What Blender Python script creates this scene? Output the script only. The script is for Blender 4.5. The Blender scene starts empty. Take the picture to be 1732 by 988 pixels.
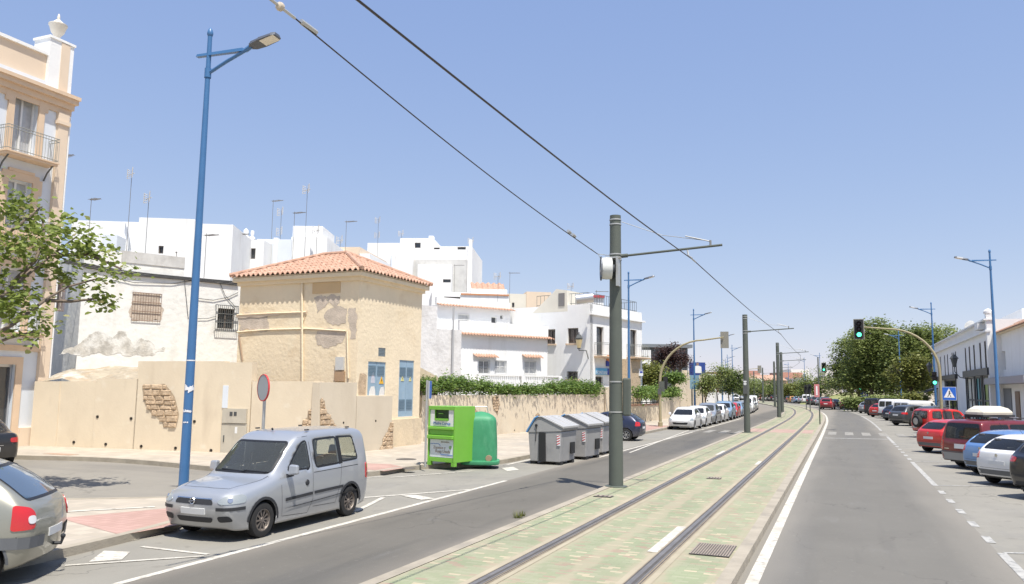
import bpy, bmesh, math, random
from mathutils import Vector, Matrix, geometry, noise
from mathutils.bvhtree import BVHTree
random.seed(7)
S=bpy.context.scene; C=S.collection
R=math.radians
# ---------------------------------------------------------------- camera model (also used to place things on the ground / on facades)
CH=2.7; FX=1360.0; CX,CY=866.0,494.0
PITCH,ROLL,YAW=R(6.75),R(0.72),R(-22.2784)
FW=Vector((math.sin(YAW)*math.cos(PITCH),math.cos(YAW)*math.cos(PITCH),math.sin(PITCH)))
R0=Vector((math.cos(YAW),-math.sin(YAW),0)); U0=R0.cross(FW)
UU=U0*math.cos(ROLL)-R0*math.sin(ROLL); RR=R0*math.cos(ROLL)+U0*math.sin(ROLL)
CAM=Vector((0,0,CH))
def ray(x,y): return FW+RR*((x-CX)/FX)-UU*((y-CY)/FX)
def g(x,y,z=0.0):
    d=ray(x,y); t=(z-CH)/d.z; p=CAM+d*t; return Vector((p.x,p.y,z))
def atx(px,X,py=650):
    d=ray(px,py); t=X/d.x; p=CAM+d*t; return Vector((X,p.y,p.z))
def aty(px,Y,py=650):
    d=ray(px,py); t=Y/d.y; p=CAM+d*t; return p
def dep(px,py,D):   # point at camera depth D metres
    return CAM+ray(px,py)*D
# ---------------------------------------------------------------- materials
MATS={}
def nodes(m):
    nt=m.node_tree; return nt,nt.nodes,nt.links
def mat(name,col,rough=.7,metal=0,noise_s=0,noise_a=.15,spec=.5,coat=0,emit=0,bump=0,bump_s=40,stain=None,detail=4,coords='Object'):
    m=bpy.data.materials.new(name); m.use_nodes=True
    nt,N,L=nodes(m); b=N['Principled BSDF']
    b.inputs['Base Color'].default_value=(*col,1); b.inputs['Roughness'].default_value=rough
    b.inputs['Metallic'].default_value=metal; b.inputs['Specular IOR Level'].default_value=spec
    if coat: b.inputs['Coat Weight'].default_value=coat; b.inputs['Coat Roughness'].default_value=.04
    if emit:
        b.inputs['Emission Color'].default_value=(*col,1); b.inputs['Emission Strength'].default_value=emit
    if noise_s or bump or stain:
        tc=N.new('ShaderNodeTexCoord'); co=tc.outputs[coords]
    last=None
    if noise_s:
        n=N.new('ShaderNodeTexNoise'); n.inputs['Scale'].default_value=noise_s; n.inputs['Detail'].default_value=detail; n.inputs['Roughness'].default_value=.6
        L.new(co,n.inputs['Vector'])
        mr=N.new('ShaderNodeMapRange'); mr.inputs['From Min'].default_value=.25; mr.inputs['From Max'].default_value=.75
        mr.inputs['To Min'].default_value=1-noise_a; mr.inputs['To Max'].default_value=1+noise_a
        L.new(n.outputs['Fac'],mr.inputs['Value'])
        v=N.new('ShaderNodeVectorMath'); v.operation='SCALE'; v.inputs[0].default_value=col
        L.new(mr.outputs['Result'],v.inputs['Scale']); last=v.outputs['Vector']
    if stain:   # list of (color, scale, lo, hi, stretch)
        for (sc,ss,lo,hi,st) in stain:
            mp=N.new('ShaderNodeMapping'); mp.inputs['Scale'].default_value=st; L.new(co,mp.inputs['Vector'])
            n2=N.new('ShaderNodeTexNoise'); n2.inputs['Scale'].default_value=ss; n2.inputs['Detail'].default_value=8; n2.inputs['Roughness'].default_value=.65
            L.new(mp.outputs['Vector'],n2.inputs['Vector'])
            r2=N.new('ShaderNodeMapRange'); r2.inputs['From Min'].default_value=lo; r2.inputs['From Max'].default_value=hi; L.new(n2.outputs['Fac'],r2.inputs['Value'])
            mx=N.new('ShaderNodeMix'); mx.data_type='RGBA'; L.new(r2.outputs['Result'],mx.inputs['Factor'])
            if last is not None: L.new(last,mx.inputs['A'])
            else: mx.inputs['A'].default_value=(*col,1)
            mx.inputs['B'].default_value=(*sc,1); last=mx.outputs['Result']
    if last is not None: L.new(last,b.inputs['Base Color'])
    if bump:
        n3=N.new('ShaderNodeTexNoise'); n3.inputs['Scale'].default_value=bump_s; n3.inputs['Detail'].default_value=6; L.new(co,n3.inputs['Vector'])
        bp=N.new('ShaderNodeBump'); bp.inputs['Strength'].default_value=bump; bp.inputs['Distance'].default_value=.03; L.new(n3.outputs['Fac'],bp.inputs['Height']); L.new(bp.outputs['Normal'],b.inputs['Normal'])
    MATS[name]=m; return m
def brickmat(name,cols,w,h,mortar,ms=.01,rough=.85,coords='Object',offset=.5,rot=0,large=.12,vertical=False,bump=.3,patch=None):
    m=bpy.data.materials.new(name); m.use_nodes=True
    nt,N,L=nodes(m); b=N['Principled BSDF']; b.inputs['Roughness'].default_value=rough
    tc=N.new('ShaderNodeTexCoord'); mp=N.new('ShaderNodeMapping'); L.new(tc.outputs[coords],mp.inputs['Vector'])
    mp.inputs['Rotation'].default_value=(R(90) if vertical else 0,0,rot)
    bt=N.new('ShaderNodeTexBrick'); bt.inputs['Color1'].default_value=(0,0,0,1); bt.inputs['Color2'].default_value=(1,1,1,1); bt.inputs['Mortar'].default_value=(.5,.5,.5,1)
    bt.inputs['Scale'].default_value=1; bt.inputs['Brick Width'].default_value=w; bt.inputs['Row Height'].default_value=h; bt.inputs['Mortar Size'].default_value=ms; bt.offset=offset
    L.new(mp.outputs['Vector'],bt.inputs['Vector'])
    cr=N.new('ShaderNodeValToRGB'); cr.color_ramp.interpolation='CONSTANT'
    tot=sum(c[1] for c in cols); pos=0
    el=cr.color_ramp.elements
    for i,(c,wt) in enumerate(cols):
        if i==0: e=el[0]; e.position=0
        elif i==1: e=el[1]; e.position=pos
        else: e=el.new(pos)
        e.color=(*c,1); pos+=wt/tot
    L.new(bt.outputs['Color'],cr.inputs['Fac'])
    mx=N.new('ShaderNodeMix'); mx.data_type='RGBA'; L.new(bt.outputs['Fac'],mx.inputs['Factor']); L.new(cr.outputs['Color'],mx.inputs['A']); mx.inputs['B'].default_value=(*mortar,1)
    n=N.new('ShaderNodeTexNoise'); n.inputs['Scale'].default_value=.7; n.inputs['Detail'].default_value=8; L.new(tc.outputs[coords],n.inputs['Vector'])
    mr=N.new('ShaderNodeMapRange'); mr.inputs['From Min'].default_value=.3; mr.inputs['From Max'].default_value=.7; mr.inputs['To Min'].default_value=1-large; mr.inputs['To Max'].default_value=1+large; L.new(n.outputs['Fac'],mr.inputs['Value'])
    v=N.new('ShaderNodeVectorMath'); v.operation='SCALE'; L.new(mx.outputs['Result'],v.inputs[0]); L.new(mr.outputs['Result'],v.inputs['Scale'])
    last=v.outputs['Vector']
    if patch:
        n2=N.new('ShaderNodeTexNoise'); n2.inputs['Scale'].default_value=patch[1]; n2.inputs['Detail'].default_value=6; L.new(tc.outputs[coords],n2.inputs['Vector'])
        r2=N.new('ShaderNodeMapRange'); r2.inputs['From Min'].default_value=patch[2]; r2.inputs['From Max'].default_value=patch[3]; r2.inputs['To Max'].default_value=patch[4]; L.new(n2.outputs['Fac'],r2.inputs['Value'])
        m2=N.new('ShaderNodeMix'); m2.data_type='RGBA'; L.new(r2.outputs['Result'],m2.inputs['Factor']); L.new(last,m2.inputs['A']); m2.inputs['B'].default_value=(*patch[0],1); last=m2.outputs['Result']
    L.new(last,b.inputs['Base Color'])
    bp=N.new('ShaderNodeBump'); bp.inputs['Strength'].default_value=bump; bp.inputs['Distance'].default_value=.01; bp.invert=True; L.new(bt.outputs['Fac'],bp.inputs['Height']); L.new(bp.outputs['Normal'],b.inputs['Normal'])
    return m
def glassmat(name,tint,refl=1.0,rough=.03,spec=.5,dust_sheen=.0):
    m=bpy.data.materials.new(name); m.use_nodes=True
    nt,N,L=nodes(m); N.remove(N['Principled BSDF'])
    t=N.new('ShaderNodeBsdfTransparent'); t.inputs['Color'].default_value=(*tint,1)
    gl=N.new('ShaderNodeBsdfGlossy'); gl.inputs['Roughness'].default_value=rough; gl.inputs['Color'].default_value=(.95,.97,1,1)
    fr=N.new('ShaderNodeFresnel'); fr.inputs['IOR'].default_value=1.52
    mx=N.new('ShaderNodeMixShader'); L.new(fr.outputs['Fac'],mx.inputs['Fac']); L.new(t.outputs[0],mx.inputs[1]); L.new(gl.outputs[0],mx.inputs[2])
    out=mx.outputs[0]
    if dust_sheen:
        df=N.new('ShaderNodeBsdfDiffuse'); df.inputs['Color'].default_value=(.42,.44,.40,1); m2=N.new('ShaderNodeMixShader'); m2.inputs['Fac'].default_value=dust_sheen; L.new(out,m2.inputs[1]); L.new(df.outputs[0],m2.inputs[2]); out=m2.outputs[0]  # pale diffuse film: some dust, also painted in for sky reflections on the glass
    L.new(out,N['Material Output'].inputs['Surface']); return m
def leafmat(name,c1,c2,c3=None,trans=.35):
    m=bpy.data.materials.new(name); m.use_nodes=True
    nt,N,L=nodes(m); b=N['Principled BSDF']; b.inputs['Roughness'].default_value=.55; b.inputs['Specular IOR Level'].default_value=.35
    ge=N.new('ShaderNodeNewGeometry'); cr=N.new('ShaderNodeValToRGB'); cr.color_ramp.elements[0].color=(*c1,1); cr.color_ramp.elements[1].color=(*c2,1)
    if c3: e=cr.color_ramp.elements.new(.93); e.color=(*c2,1); cr.color_ramp.elements[-1].color=(*c3,1)
    L.new(ge.outputs['Random Per Island'],cr.inputs['Fac'])
    L.new(cr.outputs['Color'],b.inputs['Base Color'])
    tr=N.new('ShaderNodeBsdfTranslucent'); L.new(cr.outputs['Color'],tr.inputs['Color'])
    mx=N.new('ShaderNodeMixShader'); mx.inputs['Fac'].default_value=trans; L.new(b.outputs[0],mx.inputs[1]); L.new(tr.outputs[0],mx.inputs[2])
    L.new(mx.outputs[0],N['Material Output'].inputs['Surface']); return m
# ---------------------------------------------------------------- objects
def tag(o,label=None,cat=None,group=None,kind=None):
    if label: o['label']=label
    if cat: o['category']=cat
    if group: o['group']=group
    if kind: o['kind']=kind
    return o
def empty(name,loc,rz=0,label=None,cat=None,group=None):
    o=bpy.data.objects.new(name,None); o.location=loc; o.rotation_euler=(0,0,rz); o.empty_display_size=.3; C.objects.link(o)
    return tag(o,label,cat,group)
class MB:
    def __init__(s): s.v=[]; s.f=[]; s.mi=[]; s.cur=0
    def face(s,pts):
        i=len(s.v); s.v+= [tuple(p) for p in pts]; s.f.append(tuple(range(i,i+len(pts)))); s.mi.append(s.cur)
    def add(s,vs,fs):
        i=len(s.v); s.v+=[tuple(p) for p in vs]; s.f+=[tuple(i+k for k in f) for f in fs]; s.mi+=[s.cur]*len(fs)
    def hexa(s,p):  # 8 pts: bottom 4 ccw, top 4
        s.add(p,[(3,2,1,0),(4,5,6,7),(0,1,5,4),(1,2,6,5),(2,3,7,6),(3,0,4,7)])
    def box(s,x0,x1,y0,y1,z0,z1):
        s.hexa([(x0,y0,z0),(x1,y0,z0),(x1,y1,z0),(x0,y1,z0),(x0,y0,z1),(x1,y0,z1),(x1,y1,z1),(x0,y1,z1)])
    def tube(s,pts,r,n=8,cap=True):
        pts=[Vector(p) for p in pts]; rs=r if isinstance(r,(list,tuple)) else [r]*len(pts)
        i0=len(s.v); up=None
        for k,p in enumerate(pts):
            t=(pts[min(k+1,len(pts)-1)]-pts[max(k-1,0)]).normalized()
            if up is None: up=Vector((0,0,1)) if abs(t.z)<.9 else Vector((1,0,0))
            a=t.cross(up).normalized(); b=a.cross(t).normalized(); up=b
            for j in range(n):
                an=2*math.pi*j/n; s.v.append(tuple(p+(a*math.cos(an)+b*math.sin(an))*rs[k]))
        m=len(pts)
        for k in range(m-1):
            for j in range(n):
                s.f.append((i0+k*n+j,i0+k*n+(j+1)%n,i0+(k+1)*n+(j+1)%n,i0+(k+1)*n+j)); s.mi.append(s.cur)
        if cap:
            s.f.append(tuple(i0+j for j in range(n))); s.mi.append(s.cur)
            s.f.append(tuple(i0+(m-1)*n+j for j in reversed(range(n)))); s.mi.append(s.cur)
    def lathe(s,prof,c=(0,0,0),axis='Z',n=16):   # prof list of (r,h)
        i0=len(s.v); c=Vector(c)
        for r,h in prof:
            for j in range(n):
                a=2*math.pi*j/n; q=(r*math.cos(a),r*math.sin(a),h)
                if axis=='Y': q=(q[0],q[2],q[1])
                if axis=='X': q=(q[2],q[0],q[1])
                s.v.append(tuple(c+Vector(q)))
        for k in range(len(prof)-1):
            for j in range(n):
                s.f.append((i0+k*n+j,i0+k*n+(j+1)%n,i0+(k+1)*n+(j+1)%n,i0+(k+1)*n+j)); s.mi.append(s.cur)
    def xform(s,M):
        s.v=[tuple(M@Vector(p)) for p in s.v]; return s
    def build(s,name,m,parent=None,loc=None,rz=0,smooth=False,recalc=True,bevel=0):
        me=bpy.data.meshes.new(name); me.from_pydata(s.v,[],s.f); me.update()
        ms=m if isinstance(m,(list,tuple)) else [m]
        for q in ms: me.materials.append(q)
        if len(ms)>1: me.polygons.foreach_set('material_index',s.mi)
        if recalc:
            bm=bmesh.new(); bm.from_mesh(me); bmesh.ops.remove_doubles(bm,verts=bm.verts,dist=1e-5); bmesh.ops.recalc_face_normals(bm,faces=bm.faces)
            bm.to_mesh(me); bm.free()
        if smooth:
            me.polygons.foreach_set('use_smooth',[True]*len(me.polygons))
            try: me.set_sharp_from_angle(angle=R(40 if smooth is True else smooth))
            except Exception: pass
        o=bpy.data.objects.new(name,me); C.objects.link(o)
        if loc is not None: o.location=loc
        o.rotation_euler=(0,0,rz)
        if parent: o.parent=parent
        if bevel:
            b=o.modifiers.new('b','BEVEL'); b.width=bevel; b.segments=2; b.limit_method='ANGLE'
        return o
def copy_tree(o,parent=None):
    c=o.copy(); C.objects.link(c)
    if parent: c.parent=parent
    for ch in list(o.children): copy_tree(ch,c)
    return c
def text(s,size,M,m,parent,name='lettering',extr=.004,align='CENTER'):
    cu=bpy.data.curves.new(name,'FONT'); cu.body=s; cu.size=size; cu.extrude=extr; cu.align_x=align; cu.align_y='CENTER'
    t=bpy.data.objects.new(name,cu); C.objects.link(t)
    dg=bpy.context.evaluated_depsgraph_get(); me=bpy.data.meshes.new_from_object(t.evaluated_get(dg)); bpy.data.objects.remove(t); 
    me.transform(M); me.materials.clear(); me.materials.append(m)
    o=bpy.data.objects.new(name,me); C.objects.link(o); o.parent=parent; return o
def poly_sheet(name,pts,z,m,kind='structure',thick=0,kerb=None):
    """flat polygon sheet (or slab with vertical sides) in world coordinates"""
    mb=MB(); P=[Vector((p[0],p[1],0)) for p in pts]
    tri=geometry.tessellate_polygon([P])
    mb.add([(p.x,p.y,z) for p in P],[t for t in tri])
    if thick:
        n=len(P)
        for i in range(n):
            a,b=P[i],P[(i+1)%n]; mb.face([(a.x,a.y,z-thick),(b.x,b.y,z-thick),(b.x,b.y,z),(a.x,a.y,z)])
    o=mb.build(name,m)
    return tag(o,kind=kind)
# ---------------------------------------------------------------- facade helper
class Fac:
    """vertical plane through A, running along azimuth az (degrees clockwise from +Y); normal points to the camera side"""
    def __init__(s,A,az):
        s.A=Vector((A[0],A[1],0)); a=R(az); s.d=Vector((math.sin(a),math.cos(a),0)); n=Vector((s.d.y,-s.d.x,0))
        if n.dot(CAM-s.A)<0: n=-n
        s.n=n
    def uv(s,px,py):
        d=ray(px,py); t=s.n.dot(s.A-CAM)/s.n.dot(d); p=CAM+d*t
        return (p-s.A).dot(s.d),p.z
    def P(s,u,z,out=0): return s.A+s.d*u+s.n*out+Vector((0,0,z))
    def rect(s,x0,y0,x1,y1):
        xm,ym=(x0+x1)/2,(y0+y1)/2
        u0=s.uv(x0,ym)[0]; u1=s.uv(x1,ym)[0]; za=s.uv(xm,y1)[1]; zb=s.uv(xm,y0)[1]
        return (min(u0,u1),max(u0,u1),min(za,zb),max(za,zb))
    def box(s,mb,u0,u1,z0,z1,o0,o1):
        P=s.P; mb.hexa([P(u0,z0,o0),P(u1,z0,o0),P(u1,z0,o1),P(u0,z0,o1),P(u0,z1,o0),P(u1,z1,o0),P(u1,z1,o1),P(u0,z1,o1)])
    def M(s,u,z,out):   # matrix: local X along readable direction, Y up, Z outwards
        Z=s.n; Y=Vector((0,0,1)); X=Y.cross(Z)
        M=Matrix((X,Y,Z)).transposed().to_4x4(); M.translation=s.P(u,z,out); return M
def block(f,u0,u1,z0,z1,depth,holes=(),recess=.15,mb=None,out=0,jag=0):
    """closed building block with real recessed openings"""
    mb=mb or MB()
    us=sorted({u0,u1,*[h[0] for h in holes],*[h[1] for h in holes]}); zs=sorted({z0,z1,*[h[2] for h in holes],*[h[3] for h in holes]})
    us=[u for u in us if u0-1e-6<=u<=u1+1e-6]; zs=[z for z in zs if z0-1e-6<=z<=z1+1e-6]
    def inh(u,z): return any(h[0]<u<h[1] and h[2]<z<h[3] for h in holes)
    for i in range(len(us)-1):
        for j in range(len(zs)-1):
            if not inh((us[i]+us[i+1])/2,(zs[j]+zs[j+1])/2):
                mb.face([f.P(us[i],zs[j],out),f.P(us[i+1],zs[j],out),f.P(us[i+1],zs[j+1],out),f.P(us[i],zs[j+1],out)])
    for h in holes:
        a,b,c,d=h[0],h[1],h[2],h[3]; r=recess
        for q in ([(a,c),(b,c)],[(b,c),(b,d)],[(b,d),(a,d)],[(a,d),(a,c)]):
            (p1,q1),(p2,q2)=q; mb.face([f.P(p1,q1,out),f.P(p2,q2,out),f.P(p2,q2,out-r),f.P(p1,q1,out-r)])
    D=out-depth
    mb.face([f.P(u0,z0,out),f.P(u0,z1,out),f.P(u0,z1,D),f.P(u0,z0,D)]); mb.face([f.P(u1,z0,out),f.P(u1,z0,D),f.P(u1,z1,D),f.P(u1,z1,out)])
    mb.face([f.P(u0,z1,out),f.P(u1,z1,out),f.P(u1,z1,D),f.P(u0,z1,D)]); mb.face([f.P(u0,z0,D),f.P(u0,z1,D),f.P(u1,z1,D),f.P(u1,z0,D)])
    return mb
def window(f,h,parent,fm,gm,recess=.15,out=0,mull=1,trans=0,fw=.06,name='window'):
    """frame + pane filling an opening"""
    a,b,c,d=h[:4]; mb=MB(); o1=out-recess+.05; o0=out-recess-.02
    f.box(mb,a,a+fw,c,d,o0,o1); f.box(mb,b-fw,b,c,d,o0,o1); f.box(mb,a+fw,b-fw,d-fw,d,o0,o1); f.box(mb,a+fw,b-fw,c,c+fw,o0,o1)
    for k in range(mull):
        u=a+(b-a)*(k+1)/(mull+1); f.box(mb,u-fw*.6,u+fw*.6,c+fw,d-fw,o0,o1-.004)
    for k in range(trans):
        z=c+(d-c)*(k+1)/(trans+1); f.box(mb,a+fw,b-fw,z-fw*.5,z+fw*.5,o0,o1-.008)
    w=mb.build(name,fm,parent,recalc=False)
    m2=MB(); f.box(m2,a,b,c,d,o0-.03,o0-.005); m2.build('pane',gm,w,recalc=False)
    return w
def grille(f,h,parent,m,out=.1,n=9,hz=2,r=.012,ext=.06,name='window_grille',box=True):
    a,b,c,d=h[:4]; a-=ext;b+=ext;c-=ext;d+=ext; mb=MB()
    for k in range(n+1):
        u=a+(b-a)*k/n; mb.tube([f.P(u,c,out),f.P(u,d,out)],r,4)
    for k in range(hz+2):
        z=c+(d-c)*k/(hz+1); mb.tube([f.P(a,z,out),f.P(b,z,out)],r*1.2,4)
    if box:
        for u in (a,b):
            for z in (c,d): mb.tube([f.P(u,z,out),f.P(u,z,-.02)],r,4)
    return mb.build(name,m,parent,recalc=False)
def spline(pts,n=8):
    out=[]; P=[Vector((*p,0)) if len(p)==2 else Vector(p) for p in pts]; P=[P[0]*2-P[1]]+P+[P[-1]*2-P[-2]]
    for i in range(1,len(P)-2):
        for k in range(n):
            t=k/n; p0,p1,p2,p3=P[i-1],P[i],P[i+1],P[i+2]
            out.append(.5*((2*p1)+(p2-p0)*t+(2*p0-5*p1+4*p2-p3)*t*t+(3*p1-p0-3*p2+p3)*t**3))
    out.append(P[-2]); return out
# ================================================================= materials
asph=mat('asphalt',(.128,.118,.099),.92,noise_s=.5,noise_a=.10,stain=[((.068,.068,.068),.35,.50,.75,(1,.12,1)),((.16,.156,.148),2.5,.6,.95,(1,.25,1)),((.055,.055,.055),60,.62,.75,(1,1,1))],bump=.35,bump_s=70)
asph_r=mat('asphalt_right',(.148,.139,.120),.9,noise_s=.5,noise_a=.08,stain=[((.115,.115,.115),.22,.45,.8,(1.6,.06,1)),((.21,.205,.195),1.8,.6,.95,(1,.2,1)),((.09,.09,.09),60,.62,.78,(1,1,1))],bump=.35,bump_s=70)
asph_p=mat('asphalt_parking',(.25,.235,.20),.93,noise_s=.6,noise_a=.10,stain=[((.17,.165,.155),.5,.5,.8,(1,.5,1)),((.12,.12,.115),1.6,.68,.9,(1,1,1))],bump=.35,bump_s=60)
asph_s=mat('asphalt_side_street',(.24,.22,.185),.93,noise_s=.5,noise_a=.10,stain=[((.15,.14,.125),.35,.5,.8,(.2,1.2,1)),((.28,.265,.23),1.5,.6,.9,(.2,1,1))],bump=.35,bump_s=60)
paint_w=mat('road_paint',(.56,.53,.46),.8,noise_s=3,noise_a=.12,stain=[((.30,.275,.23),7,.5,.66,(1,1,1)),((.4,.37,.31),1.1,.5,.7,(1,1,1))])
paint_worn=mat('road_paint_worn',(.40,.39,.36),.85,noise_s=3,noise_a=.15,stain=[((.19,.188,.18),5,.48,.66,(1,1,1))])
kerb_m=mat('kerb_stone',(.34,.30,.235),.9,noise_s=2,noise_a=.18,stain=[((.22,.2,.17),1.2,.55,.8,(1,1,1))],bump=.3,bump_s=30)
side_m=brickmat('sidewalk_tiles',[((.42,.365,.29),1),((.45,.39,.31),1),((.39,.34,.27),1)],.3,.3,(.33,.30,.26),.006,offset=0,large=.10,bump=.1,patch=((.34,.31,.27),.5,.52,.75,.6))
red_m=brickmat('red_tactile_paving',[((.42,.27,.225),1),((.39,.25,.205),1)],.2,.2,(.34,.2,.17),.008,offset=0,large=.12)
tram_m=brickmat('median_pavers',[((.262,.285,.175),5),((.242,.27,.16),4),((.285,.298,.192),4),((.44,.375,.255),1.4),((.31,.225,.165),1.5),((.31,.27,.18),1.3)],.19,.085,(.235,.245,.155),.005,large=.12,bump=.2,patch=((.31,.28,.20),.6,.46,.72,.6))
conc_m=mat('concrete_strip',(.36,.315,.225),.9,noise_s=1.2,noise_a=.14,stain=[((.27,.25,.2),.8,.55,.8,(1,.3,1))],bump=.2,bump_s=30)
conc_d=mat('rail_filler',(.27,.22,.155),.85,noise_s=3,noise_a=.2)
rail_m=mat('rail_steel',(.26,.24,.22),.5,.6,noise_s=4,noise_a=.2)
groove_m=mat('rail_groove',(.085,.078,.07),.8,noise_s=3,noise_a=.3)
dirt_m=mat('dry_ground',(.34,.29,.21),.95,noise_s=.15,noise_a=.2)
grate_m=mat('cast_iron',(.12,.105,.09),.7,.4,noise_s=8,noise_a=.2)
def dusty(m,xc,half,col):
    nt,N,L=nodes(m); b=N['Principled BSDF']; src=b.inputs['Base Color'].links[0].from_socket
    tc=N.new('ShaderNodeTexCoord'); sp=N.new('ShaderNodeSeparateXYZ'); L.new(tc.outputs['Object'],sp.inputs[0])
    a=N.new('ShaderNodeMath'); a.operation='SUBTRACT'; a.inputs[1].default_value=xc; L.new(sp.outputs['X'],a.inputs[0]); ab=N.new('ShaderNodeMath'); ab.operation='ABSOLUTE'; L.new(a.outputs[0],ab.inputs[0])
    n=N.new('ShaderNodeTexNoise'); n.inputs['Scale'].default_value=.9; n.inputs['Detail'].default_value=5; mp=N.new('ShaderNodeMapping'); mp.inputs['Scale'].default_value=(1,.15,1); L.new(tc.outputs['Object'],mp.inputs['Vector']); L.new(mp.outputs['Vector'],n.inputs['Vector'])
    n2=N.new('ShaderNodeMath'); n2.operation='MULTIPLY_ADD'; n2.inputs[1].default_value=1.2; n2.inputs[2].default_value=-.6; L.new(n.outputs['Fac'],n2.inputs[0]); ad=N.new('ShaderNodeMath'); L.new(ab.outputs[0],ad.inputs[0]); L.new(n2.outputs[0],ad.inputs[1])
    mr=N.new('ShaderNodeMapRange'); mr.interpolation_type='SMOOTHSTEP'; mr.inputs['From Min'].default_value=half*.45; mr.inputs['From Max'].default_value=half*1.05; mr.inputs['To Max'].default_value=.85; L.new(ad.outputs[0],mr.inputs['Value'])
    mx=N.new('ShaderNodeMix'); mx.data_type='RGBA'; L.new(mr.outputs['Result'],mx.inputs['Factor']); L.new(src,mx.inputs['A']); mx.inputs['B'].default_value=(*col,1); L.new(mx.outputs['Result'],b.inputs['Base Color'])
def cracks(m,scale,amt,seed=0):
    nt,N,L=nodes(m); b=N['Principled BSDF']; src=b.inputs['Base Color'].links[0].from_socket
    tc=N.new('ShaderNodeTexCoord'); n=N.new('ShaderNodeTexNoise'); n.inputs['Scale'].default_value=1.3; n.inputs['Detail'].default_value=6; L.new(tc.outputs['Object'],n.inputs['Vector'])
    ma=N.new('ShaderNodeVectorMath'); ma.operation='MULTIPLY_ADD'; ma.inputs[1].default_value=(.9,.9,.9); L.new(n.outputs['Color'],ma.inputs[0]); mp=N.new('ShaderNodeMapping'); mp.inputs['Scale'].default_value=(1.0,.45,1); mp.inputs['Location'].default_value=(seed,seed,0); L.new(tc.outputs['Object'],mp.inputs['Vector']); L.new(mp.outputs['Vector'],ma.inputs[2])
    v=N.new('ShaderNodeTexVoronoi'); v.feature='DISTANCE_TO_EDGE'; v.inputs['Scale'].default_value=scale; L.new(ma.outputs['Vector'],v.inputs['Vector'])
    r=N.new('ShaderNodeMapRange'); r.inputs['From Min'].default_value=.0; r.inputs['From Max'].default_value=.007; r.inputs['To Min'].default_value=amt; r.inputs['To Max'].default_value=0; L.new(v.outputs['Distance'],r.inputs['Value'])
    k=N.new('ShaderNodeTexNoise'); k.inputs['Scale'].default_value=.22; L.new(tc.outputs['Object'],k.inputs['Vector']); kr=N.new('ShaderNodeMapRange'); kr.inputs['From Min'].default_value=.47; kr.inputs['From Max'].default_value=.58; L.new(k.outputs['Fac'],kr.inputs['Value']); mu=N.new('ShaderNodeMath'); mu.operation='MULTIPLY'; L.new(r.outputs['Result'],mu.inputs[0]); L.new(kr.outputs['Result'],mu.inputs[1])
    mx=N.new('ShaderNodeMix'); mx.data_type='RGBA'; L.new(mu.outputs[0],mx.inputs['Factor']); L.new(src,mx.inputs['A']); mx.inputs['B'].default_value=(.05,.047,.042,1); L.new(mx.outputs['Result'],b.inputs['Base Color'])
def patches(m,col,scale,lo,hi,amt,st=(1,.3,1)):
    nt,N,L=nodes(m); b=N['Principled BSDF']; src=b.inputs['Base Color'].links[0].from_socket
    tc=N.new('ShaderNodeTexCoord'); mp=N.new('ShaderNodeMapping'); mp.inputs['Scale'].default_value=st; L.new(tc.outputs['Object'],mp.inputs['Vector']); n=N.new('ShaderNodeTexNoise'); n.inputs['Scale'].default_value=scale; n.inputs['Detail'].default_value=7; L.new(mp.outputs['Vector'],n.inputs['Vector'])
    r=N.new('ShaderNodeMapRange'); r.inputs['From Min'].default_value=lo; r.inputs['From Max'].default_value=hi; r.inputs['To Max'].default_value=amt; L.new(n.outputs['Fac'],r.inputs['Value']); mx=N.new('ShaderNodeMix'); mx.data_type='RGBA'; L.new(r.outputs['Result'],mx.inputs['Factor']); L.new(src,mx.inputs['A']); mx.inputs['B'].default_value=(*col,1); L.new(mx.outputs['Result'],b.inputs['Base Color'])
patches(asph_r,(.115,.108,.095),1.6,.56,.72,.5,(1.4,.12,1)); patches(asph_r,(.24,.225,.19),9,.62,.8,.6,(1,1,1)); patches(asph,(.085,.08,.07),1.5,.55,.72,.5,(1.4,.1,1)); patches(asph,(.20,.185,.155),8,.62,.8,.6,(1,1,1)); patches(asph_p,(.16,.145,.12),3,.60,.72,.5,(1,1,1))
cracks(asph_r,.42,.55); cracks(asph,.36,.5,3.3); cracks(asph_p,.4,.5,7.1); cracks(asph_s,.35,.45,9.7)
dusty(asph,-7.6,1.7,(.225,.20,.165)); dusty(asph_r,.5,1.95,(.235,.215,.18))
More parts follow.
